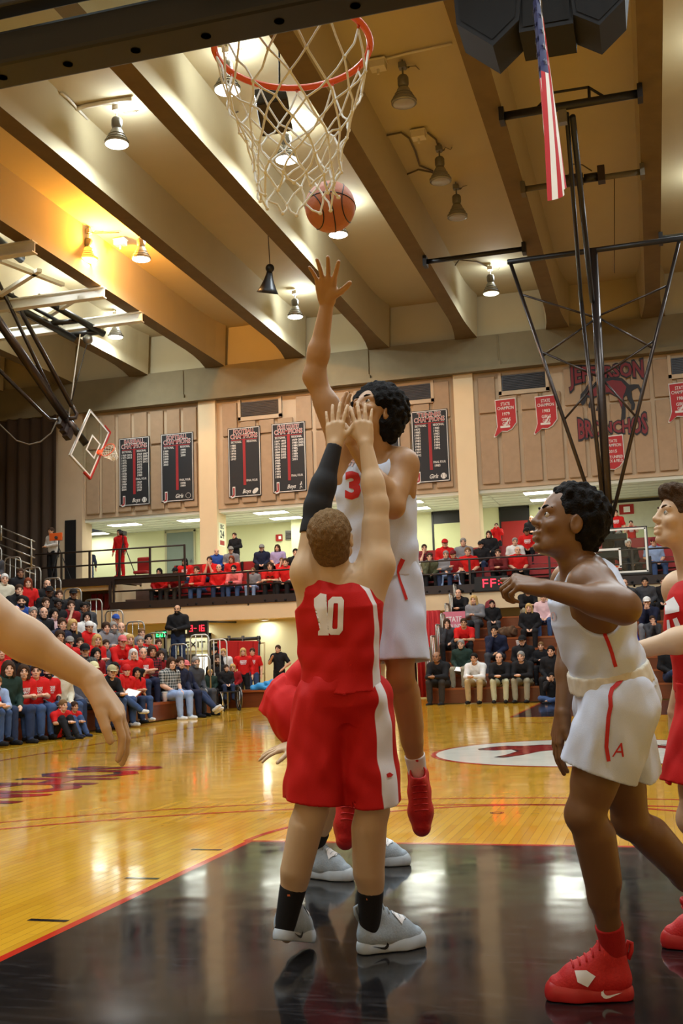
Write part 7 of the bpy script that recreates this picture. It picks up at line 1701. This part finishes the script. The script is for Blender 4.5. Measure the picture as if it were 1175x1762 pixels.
FAR = [
(758, 1122, 'clasp', 'Kj', 'E', 'fb', 'm', 'balding man in dark suit jacket with his hands joined'),
(794, 1118, 'lap', 'Fl', 'Y', 'sg', 'p', 'grey-haired man in dark green sweater with papers'),
(821, 1136, 'clasp', 'Wp', 'H', 'sk', 't', 'coach in white quarter-zip and khaki trousers, front row'),
(861, 1137, 'clasp', 'Kp', 'A', 'fb', 'p', 'bald coach in black pullover and pale khakis, front row'),
(902, 1132, 'clasp', 'Kj', 'Y', 'sg', 'p', 'grey-haired coach in black jacket and khakis, front row'),
(767, 1080, 'chin', 'gl', 'K', 'lb', 'p', 'long-haired woman in grey touching her mouth'),
(798, 1074, 'clasp', 'Rs', 'K', 'sb', 't', 'man in red polo on the far bleachers'),
(854, 1085, 'chin', 'Np', 'g', 'sk', 't', 'man in navy pullover, hand over his mouth'),
(899, 1107, 'lap', 'Kj', 'j', 'cK+sb', 'p', 'man in dark cap behind the grey-haired coach'),
(931, 1112, 'phone', 'Kl', 'K', 'sl', 'p', 'boy in black holding a flat tray'),
(791, 1024, 'clasp', 'Kl', 'K', 'fb', 'p', 'bald man in black on the top row of the far bleachers'),
(817, 1036, 'phone', 'Gl', 'g', 'ly', 'p', 'blonde woman in grey on the upper far bleachers'),
(830, 1042, 'lap', 'Kl', 'g', 'sk', 'p', 'child leaning against the blonde woman in grey'),
(904, 1018, 'clasp', 'Kl', 'Y', 'sb', 'p', 'man in black sweater seated high behind the lifted fist'),
(910, 1054, 'lap', 'Kj', 'K', 'ly', 'p', 'blonde woman in black jacket right of the paper cup'),
(935, 1036, 'lap', 'Pl', 'J', 'sb', 'p', 'man in pale pink shirt and jeans beside the white jersey'),
(949, 1122, 'lap', 'Kl', 'K', 'sk', 'p', 'dark-clothed person half behind the white jersey'),
(1077, 1006, 'chin', 'gl', 'J', 'fb', 'p', 'bald man in grey, hand on chin, below the far backboard'),
(1110, 1006, 'lap', 'gj', 'K', 'sk', 't', 'man with glasses in dark grey below the far backboard'),
(1114, 1033, 'face', 'Nj', 'G', 'cW+sb', 'p', 'man in white cap covering his mouth with both hands'),
(1119, 1066, 'face', 'gl', 'g', 'sb', 'p', 'boy in dark grey with both hands at his mouth'),
(1074, 1070, 'lap', 'Ul', 'N', 'sb', 'p', 'person in royal blue half hidden by the elbow'),
(1143, 1008, 'lap', 'Kl', 'K', 'sb', 'p', 'man in black left of the red jersey at right edge'),
(1152, 1112, 'legcross', 'Kl', 'jW', 'sk', 'p', 'person in jeans and white shoes under the red player\'s forearm'),
]
BALC = [
(273, 988, 'lap', 'Rl', 'K', 'lk', 'p', 'woman with dark hair and red scarf, leftmost on the lower balcony'),
(301, 988, 'lap', 'Ds', 'E', 'cK+sb', 'm', 'person in dark cap second from left on the balcony'),
(317, 971, 'lap', 'Rs', 'j', 'lk', 'p', 'woman with long dark hair in red tee, back row at balcony left', 'text'),
(344, 980, 'clasp', 'Rl', 'J', 'sb', 'p', 'man in red sweater and jeans, third along the balcony front'),
(362, 965, 'face', 'Rs', 'j', 'sb', 'p', 'man in red holding a camera to his eye'),
(371, 960, 'lap', 'Bl', 'j', 'fb', 'p', 'bald man in blue behind the camera holder'),
(375, 979, 'lap', 'Rl', 'j', 'fb', 'p', 'bald man in red leaning on the balcony rail'),
(396, 952, 'lap', 'Gs', 'j', 'cg+sb', 'p', 'man in grey tee and cap in front of the officer'),
(398, 968, 'lap', 'Rs', 'j', 'lr', 'p', 'woman with reddish hair in red tee beneath the man in grey tee'),
(405, 980, 'clasp', 'Ql', 'J', 'sk', 'p', 'bearded man in faded red pullover on the balcony front', 'beardk'),
(435, 982, 'lap', 'Gs', 'L', 'sl', 'p', 'child in grey tee on the balcony front'),
(464, 974, 'clasp', 'Rs', 'K', 'lb', 'p', 'long-haired person in red leaning forward on the balcony'),
(485, 979, 'chin', 'Rs', 'K', 'sl', 'p', 'boy in red tee raising a hand, balcony front', 'text'),
(449, 948, 'lap', 'Nj', 'K', 'cg+sb', 'p', 'heavy man in navy jacket and cap, balcony back row'),
(477, 955, 'lap', 'Vs', 'K', 'Bb', 'p', 'woman in lavender tee, balcony back row'),
(491, 963, 'lap', 'Rs', 'K', 'sb', 'p', 'woman with glasses in red below the lavender tee'),
(507, 948, 'lap', 'Kh', 'K', 'sk', 'p', 'man in black hoodie at the balcony end behind the raised arm'),
(514, 988, 'lap', 'Rs', 'j', 'sb', 'p', 'person in red cut off by the number ten player'),
(728, 948, 'chin', 'Xs', 'K', 'sb', 'p', 'man in red plaid, hand at mouth, balcony back row right of the leaper'),
(712, 964, 'lap', 'Ws', 'K', 'fb', 'p', 'man in white tee on the balcony just right of the leaper'),
(737, 962, 'chin', 'Ol', 'K', 'sb', 'p', 'woman in olive beside the man in white tee'),
(764, 933, 'lap', 'Rh', 'K', 'cR+sb', 'p', 'man in red cap and red hoodie before the open doorway'),
(767, 957, 'cross', 'Gl', 'j', 'sg', 'p', 'woman in grey with folded arms on the balcony front'),
(796, 930, 'lap', 'Gs', 'K', 'sg', 'p', 'man in grey polo left of the middle column'),
(804, 944, 'lap', 'Rs', 'K', 'sl', 'p', 'woman in red beneath the man in grey polo'),
(793, 957, 'wide', 'Ds', 'L', 'cM+sb', 'p', 'man in maroon cap and pale jeans with his legs apart'),
(828, 955, 'lap', 'Kj', 'j', 'cK+sb', 'p', 'man in black cap and jacket right of the pale jeans'),
(841, 930, 'lap', 'Kl', 'K', 'lb', 'p', 'woman with curly dark hair in black, right of the middle column'),
(858, 953, 'clasp', 'Ml', 'K', 'sb', 'p', 'man in brown-maroon above the red display'),
(885, 937, 'lap', 'Ws', 'K', 'sg', 'p', 'man in white tee left of the lettered red tee'),
(889, 950, 'lap', 'Rs', 'K', 'fg', 'p', 'older man in red in front of the man in white tee'),
(906, 920, 'lap', 'Rs', 'K', 'ck+sk', 'm', 'man in lettered red tee below the standing bald man', 'text'),
(1063, 925, 'lap', 'Kl', 'K', 'sg', 'p', 'old man in dark behind the left of the far backboard'),
(1079, 936, 'lap', 'Kj', 'K', 'sw', 'p', 'old man in black centred behind the far backboard'),
(1123, 934, 'lap', 'Ls', 'J', 'cM+sb', 'p', 'man in pale blue shirt and maroon cap right of the far backboard'),
]
STAND = [   # x, y of head, pose, ..., label, extra, Y of the feet, z of the feet, facing
(88, 914, 'st_clasp', 'Wl', 'K', 'sb', 't', 'camera operator in white sweatshirt standing behind an orange topped tripod', '', 29.9, 4.12, 160),
(205, 917, 'st_side', 'Rj', 'RR', 'sk', 't', 'camera operator in red tracksuit behind a tripod', '', 29.6, 4.12, 170),
(154, 950, 'st_side', 'Nj', 'j', 'sb', 'p', 'man in dark jacket seen from behind in the concourse', '', 34.2, 4.15, 20),
(403, 922, 'st_clasp', 'Kp', 'K', 'sb', 'p', 'police officer in black uniform standing right of the left column', '', 32.0, 4.15, 175),
(680, 934, 'st_clasp', 'Kj', 'j', 'sb', 'm', 'man in black jacket standing turned left behind the leaper', '', 32.2, 4.15, 110),
(854, 905, 'st_face', 'Rl', 'K', 'sb', 'p', 'standing man in red drinking from a cup by the red door', '', 32.6, 4.15, 185),
(914, 893, 'st_clasp', 'Kj', 'K', 'fb', 'p', 'bald man in black jacket standing right of the red door', '', 33.2, 4.15, 185),
(1059, 883, 'st_side', 'Rs', 'K', 'sb', 'p', 'standing woman in lettered red tee and black jacket above the far backboard', 'text', 33.6, 4.15, 180),
(1087, 922, 'st_face', 'Rs', 'K', 'sb', 'p', 'man in red tee photographing, seen through the far backboard', 'text', 31.6, 3.9, 180),
(305, 1049, 'st_clasp', 'Kp', 'j', 'fk', 't', 'bearded man in black sweatshirt standing at the bleacher end rail', 'beardk', 21.9, .95, 190),
(478, 1117, 'st_hip', 'Ks', 'K', 'sb', 'p', 'police officer in black short sleeves standing on the floor by the wall', '', 27.3, 0, 175),
(418, 1122, 'st_side', 'Rp', 'K', 'ly', 'p', 'blonde woman in red sweatshirt standing by the chair rack', 'text', 25.6, 0, 200),
(434, 1122, 'st_side', 'Rs', 'J', 'sb', 'p', 'man in lettered red tee standing beside the blonde woman', 'text', 26.3, 0, 190),
(526, 1122, 'st_cross', 'Rs', 'K', 'cK+sb', 'p', 'man in red polo and black cap standing with folded arms', '', 27.2, 0, 180),
(384, 1123, 'st_side', 'Wj', 'j', 'ly', 'p', 'blonde woman in white top beside the man in black cap', '', 25.2, 0, 200),
(369, 1120, 'st_side', 'Kj', 'K', 'cK+sb', 'p', 'man in black cap and black jacket behind the hoop rail', '', 24.6, 0, 150),
(374, 1133, 'lap', 'Kj', 'K', 'sb', 'p', 'bearded man in black sitting left of the wheelchair', 'beardb', 23.9, .45, 210),
(361, 1160, 'lap', 'Fj', 'K', 'py', 'p', 'blonde girl in dark green jacket beside the wheelchair', '', 22.8, .42, 215),
(389, 1150, 'lap', 'Kh', 'j', 'sb', 'p', 'man with glasses in black hoodie sitting in a wheelchair', '', 23.0, .52, 215),
(400, 1149, 'lap', 'Dl', 'K', 'ly', 'p', 'woman with long fair hair right of the wheelchair user', '', 24.2, .45, 200),
(474, 1176, 'floorcross', 'Kp', 'j', 'sk', 'm', 'man in black crouching with a camera near the bending player', '', 23.6, 0, 195),
(949, 1165, 'floorcross', 'Kj', 'J', 'sk', 't', 'photographer in black sitting cross-legged before the far bleachers', '', 23.3, 0, 180),
(108, 1214, 'floor', 'Rs', 'KK', 'sl', 'p', 'boy in red tee and striped black trousers sitting on the floor', '', 13.9, 0, 250),
(127, 1216, 'floor', 'Rs', 'JN', 'sb', 't', 'smaller boy in red with grey hairband sitting on the floor', '', 14.4, 0, 250),
(246, 1158, 'bend', 'Rs', 'K', 'lk', 't', 'girl in red tee and black leggings bending from the front row', '', 18.0, 0, 290),
]
def crowd_L():
    used = []; hx = LX-.14
    for e in LEFT:
        x, y = e[0], e[1]; r = ray(x, y); off = .10; k = LR/LRUN; hz = .40+.75
        t = (hz+k*(hx+off-CAM[0])-CAM[2])/(r[2]+k*r[0]); p = CAM+r*t; nf = (hx+off-p[0])/LRUN; best = None
        for n in range(max(0, int(round(nf))-1), int(round(nf))+2):
            q = at_x(x, y, hx+off-n*LRUN); cost = (q[2]-(n*LR+hz))**2*14
            for (m, yy) in used:
                if m == n and abs(yy-q[1]) < .46: cost += (.46-abs(yy-q[1]))*3
            if best is None or cost < best[0]: best = (cost, n, q)
        n, q = best[1], best[2]; Y = q[1]
        for _ in range(3):
            for (m, yy) in used:
                if m == n and abs(yy-Y) < .42: Y = yy+(.42 if Y >= yy else -.42)
        Y = min(Y, 21.2)
        while any(m == n and abs(yy-Y) < .41 for (m, yy) in used): Y -= .05
        used.append((n, Y)); sc = 1.05*np.clip(1+(q[2]-(n*LR+hz))*.35, .92, 1.05)
        if 'boy' in e[7] or 'girl' in e[7]: sc *= .9
        rz = math.radians(-90-22-random.uniform(-8, 14)); make_person((hx-n*LRUN, Y, n*LR+.40), rz, e, GL_Y, sc)
def crowd_F():
    used = []
    for e in FAR:
        x, y = e[0], e[1]; r = ray(x, y); k = FR/FRUN; hz = .39+.75; hy = FY+.14; off = -.10
        t = (hz+k*(CAM[1]-hy-off)-CAM[2])/(r[2]-k*r[1]); p = CAM+r*t; n = int(np.clip(round((p[1]-hy-off)/FRUN), 0, 6)); q = at_y(x, y, hy+off+n*FRUN); X = q[0]
        for (m, xx) in used:
            if m == n and abs(xx-X) < .46: X = xx+(.46 if X >= xx else -.46)
        used.append((n, X)); sc = 1.07*np.clip(1+(q[2]-(n*FR+hz))*.4, .95, 1.05)
        if 'boy' in e[7] or 'child' in e[7]: sc *= .85
        make_person((X, hy+n*FRUN, n*FR+.39), PI+random.uniform(-.2, .3), e, 0., sc)
def crowd_B():
    used = []; rows = [(29.60, 3.45), (30.42, 3.83), (31.12, 4.21)]
    for e in BALC:
        best = None
        for n, (yy, zz_) in enumerate(rows):
            q = at_y(e[0], e[1], yy-.10); d = abs(q[2]-(zz_+.75)); d += sum(.5 for (m, xx) in used if m == n and abs(xx-q[0]) < .42)
            if best is None or d < best[0]: best = (d, n, q)
        _, n, q = best; X = q[0]
        for (m, xx) in used:
            if m == n and abs(xx-X) < .44: X = xx+(.44 if X >= xx else -.44)
        used.append((n, X)); sc = 1.05*np.clip(1+(q[2]-(rows[n][1]+.75))*.5, .92, 1.06)
        if 'boy' in e[7] or 'child' in e[7]: sc *= .85
        make_person((X, rows[n][0], rows[n][1]), PI+random.uniform(-.1, .35), e, 0., sc)
def crowd_S():
    for e in STAND:
        Y, z, fa = e[9], e[10], math.radians(e[11]); pose = e[2]; J, _ = crowd_pose(pose, 0.); c, s_ = math.cos(fa), math.sin(fa)
        h = J['head']; hx_, hy_ = h[0]*c-h[1]*s_, h[0]*s_+h[1]*c
        q = at_y(e[0], e[1], Y+hy_); sc = np.clip((q[2]-z)/h[2], .72, 1.09); make_person((q[0]-hx_*sc, Y, z), fa, e, 0., sc)
import time as _t2
_t0 = _t2.time(); crowd_L(); crowd_F(); crowd_B(); crowd_S(); print('crowd', round(_t2.time()-_t0, 1))
# ------------------------------------------------------------------ small things among the spectators
def tripod(p, lb, orange=False):
    r = empty('camera_tripod', tuple(p), lb, 'tripod')
    for a in (0, 2.1, 4.2): mb = MB(); mb.tube([(0, 0, 1.15), (.42*math.cos(a+.4), .42*math.sin(a+.4), .0)], .016, 6); mb.build('leg', M_BLK, r)
    mb = MB(); mb.tube([(0, 0, .8), (0, 0, 1.38)], .02, 8); mb.build('column', M_BLK, r); mb = MB(); mb.box((-.07, -.14, 1.38), (.07, .14, 1.52)); mb.lathe([(.05, 0), (.055, .12), (.05, .16)], (0, -.14, 1.45), 14, frame(V(.4, -1, 0))); mb.build('camera', M_BLK, r, bevel=.008)
    if orange: mb = MB(); mb.box((-.26, -.17, 1.36), (.22, -.14, 1.62)); mb.build('cover', mat('orange_card', (236, 104, 36), .6, var=.04), r)['label'] = 'orange cover'
tripod(at_y(101, 988, 29.5)*V(1, 1, 0)+V(0, 0, 4.12), 'black tripod with bright orange cover in front of the white sweatshirt', True); tripod(at_y(212, 993, 29.35)*V(1, 1, 0)+V(0, 0, 4.12), 'black tripod with video camera in front of the red tracksuit')
def cup(p, lb, s=1.):
    r = empty('paper_cup', tuple(p), lb, 'cup', 'white paper cups'); mb = MB(); mb.lathe([(.030*s, 0), (.044*s, .125*s), (.046*s, .13*s)], n=18); mb.build('wall', M_WHITE_PATCH, r, smooth=True); mb = MB(); mb.lathe([(.047*s, .125*s), (.047*s, .14*s), (.03*s, .142*s)], n=18); mb.build('lid', mat('cup_lid', (214, 212, 206), .4, var=0), r, smooth=True)
p = at_x(284, 1206, LX-.12); cup(V(LX-.12, p[1], .40), 'white paper cup on the front seat board left of the flannel woman', 1.5)
p = at_y(891, 1088, FY+3*FRUN+.1); cup(V(p[0], FY+3*FRUN+.1, 3*FR+.39), 'white paper cup on the far bleachers below the man in black sweater', 1.5)
def flat_thing(nm, c, h, F, m, lb, cat):
    r = empty(nm, tuple(c), lb, cat); mb = MB(); mb.obox((0, 0, 0), h, F); mb.build('board', m, r, bevel=.003); mb = MB(); mb.obox(F@V(0, .0, h[2]+.002), (h[0]*.9, h[1]*.9, .002), F); mb.build('sheet', M_WHITE_PATCH, r)
FT = frame(V(.2, -.5, 1)); flat_thing('clipboard', at_y(224, 1195, 16.9), (.15, .22, .008), frame(V(.3, -.4, 1)), mat('clipboard_brown', (150, 110, 70), .6, var=.05), 'clipboard with white sheet held over the knees in the front row', 'clipboard')
flat_thing('papers', at_y(793, 1152, 24.45), (.16, .11, .004), FT, M_WHITE_PATCH, 'white papers on the knees of the man in dark green', 'papers'); flat_thing('tray', at_y(935, 1131, 25.3), (.2, .10, .01), FT, mat('tray_tan', (170, 150, 120), .6, var=.03), 'flat tan tray held by the boy in black', 'tray')
# blue jacket heaped on the low box
F = SDF((-1.1, -.4, -.05), (1.1, .4, .35), .015)
for a, b, ra, rb in (((-.6, 0, .05), (-.1, .05, .13), .09, .12), ((-.1, .05, .13), (.35, -.05, .10), .13, .11), ((.3, 0, .08), (.65, .05, .04), .10, .06), ((-.2, -.2, .05), (.2, -.22, .05), .07, .07)): F.cap(a, b, ra, rb, k=.06)
F.noise(.014, [(22, 12, 20), (-16, 25, 10), (30, -14, 9)]); F.plane((0, 0, 0), (0, 0, -1)); o = F.obj('jacket', mat('bright_blue_jacket', (40, 140, 200), .6, var=.12, scale=12), None); o.location = (-8.9, 24.6, .45); tag(o, 'bright blue jacket heaped on the low wooden box', 'jacket')
# wheelchair
wcp = bpy.data.objects.get('person')
for o in list(bpy.data.objects):
    if o.get('label', '').startswith('man with glasses in black hoodie'): wcp = o
c0 = np.array(wcp.location); r = empty('wheelchair', (c0[0], c0[1], 0), 'wheelchair with silver wheel rims under the man in black hoodie', 'wheelchair', rz=wcp.rotation_euler[2])
for sx in (-1, 1):
    mb = MB(); mb.tube([(sx*.31, .02+.29*math.cos(t), .30+.29*math.sin(t)) for t in np.linspace(0, 2*PI, 32, endpoint=False)], .018, 6, closed=True); wo = mb.build('wheel', M_BLK, r, smooth=True); mb = MB(); mb.tube([(sx*.34, .02+.27*math.cos(t), .30+.27*math.sin(t)) for t in np.linspace(0, 2*PI, 32, endpoint=False)], .012, 6, closed=True); mb.build('push_rim', M_STEEL, wo, smooth=True)
    mb = MB()
    for k in range(8): t = k*PI/4; mb.tube([(sx*.31, .02, .30), (sx*.31, .02+.28*math.cos(t), .30+.28*math.sin(t))], .004, 4)
    mb.build('spokes', M_STEEL, wo); mb = MB(); mb.tube([(sx*.2, .62+.07*math.cos(t), .08+.07*math.sin(t)) for t in np.linspace(0, 2*PI, 16, endpoint=False)], .016, 6, closed=True); mb.build('caster', M_BLK, r, smooth=True)
    mb = MB(); mb.tube([(sx*.24, -.22, .95), (sx*.24, -.18, .48), (sx*.24, .45, .46), (sx*.2, .60, .15)], .014, 6); mb.build('side_frame', M_STEEL, r, smooth=True)
mb = MB(); mb.box((-.23, -.16, .455), (.23, .40, .485)); mb.build('seat_sling', M_BLK, r); mb = MB(); mb.box((-.23, -.22, .5), (.23, -.19, .9)); mb.build('back_sling', M_BLK, r)
# stools/chairs under the others seated away from the bleachers
for o in [q for q in bpy.data.objects if q.get('label', '').startswith(('bearded man in black sitting', 'blonde girl in dark green', 'woman with long fair hair right'))]:
    c = empty('folding_chair', (o.location[0], o.location[1], 0), 'red folding chair under the '+o['label'], 'chair', rz=o.rotation_euler[2]); c['label'] = ' '.join(c['label'].split()[:14]); hz_ = o.location[2]
    mb = MB(); mb.box((-.2, -.2, hz_-.03), (.2, .22, hz_)); mb.build('seat', MATS['red_chair_paint'], c); mb = MB(); mb.box((-.2, -.26, hz_+.2), (.2, -.235, hz_+.45)); mb.build('backrest', MATS['red_chair_paint'], c)
    for sx in (-1, 1):
        for (y0, y1) in ((-.25, .2), (.18, -.22)): mb = MB(); mb.tube([(sx*.2, y0, hz_+.42 if y0 < 0 else hz_), (sx*.2, y1, .0)], .011, 6); mb.build('leg', M_BLK, c)
# white stripes on the floor-sitting boy's trousers, teal bag
# pink poster on the wall behind the far bleachers, red coat on the seat back
p = at_y(781, 1071, FY+4*FRUN-.02); mb = MB(); mb.box(p-V(.30, 0, .28), p+V(.32, .03, .30)); o = tag(mb.build('poster', mat('pink_poster', (214, 120, 140), .6, var=.05)), 'pink lettered poster propped on the far bleachers by the long-haired woman', 'poster'); mb = MB(); put_text(mb, 'STATE', (p[0], p[1]-.004, p[2]+.02), EX, EZ, .14, width=.44); put_text(mb, 'BOUND', (p[0], p[1]-.004, p[2]-.17), EX, EZ, .12, width=.40); mb.build('lettering', M_WHITE_PATCH, o)
F = SDF((-.4, -.3, -.05), (.4, .3, .6), .014); F.cap((0, 0, .12), (0, .05, .38), .17, .14, k=.05); F.cap((-.15, 0, .1), (.15, 0, .1), .12, .12, k=.05); F.noise(.012, [(22, 12, 20), (-16, 25, 10)]); F.plane((0, 0, 0), (0, 0, -1)); o = F.obj('coat', mat('maroon_coat', (120, 30, 36), .8, var=.1), None); p = at_y(843, 1050, FY+6*FRUN+.15); o.location = (p[0], FY+6*FRUN+.15, 6*FR+.39); tag(o, 'maroon coat heaped beside the blonde woman in grey', 'coat')
F = SDF((-.5, -.3, -.05), (.5, .3, .5), .014); F.cap((-.2, 0, .12), (.2, .02, .16), .14, .15, k=.05); F.noise(.02, [(30, 12, 20), (-26, 35, 10), (40, -24, 19)]); F.plane((0, 0, 0), (0, 0, -1)); o = F.obj('fur_coat', mat('brown_fur', (92, 66, 44), .95, var=.3, scale=60, bump=.6), None); p = at_y(868, 1078, FY+4*FRUN+.12); o.location = (p[0], FY+4*FRUN+.15, 4*FR+.39); tag(o, 'brown fur coat lying behind the man in navy pullover', 'coat')
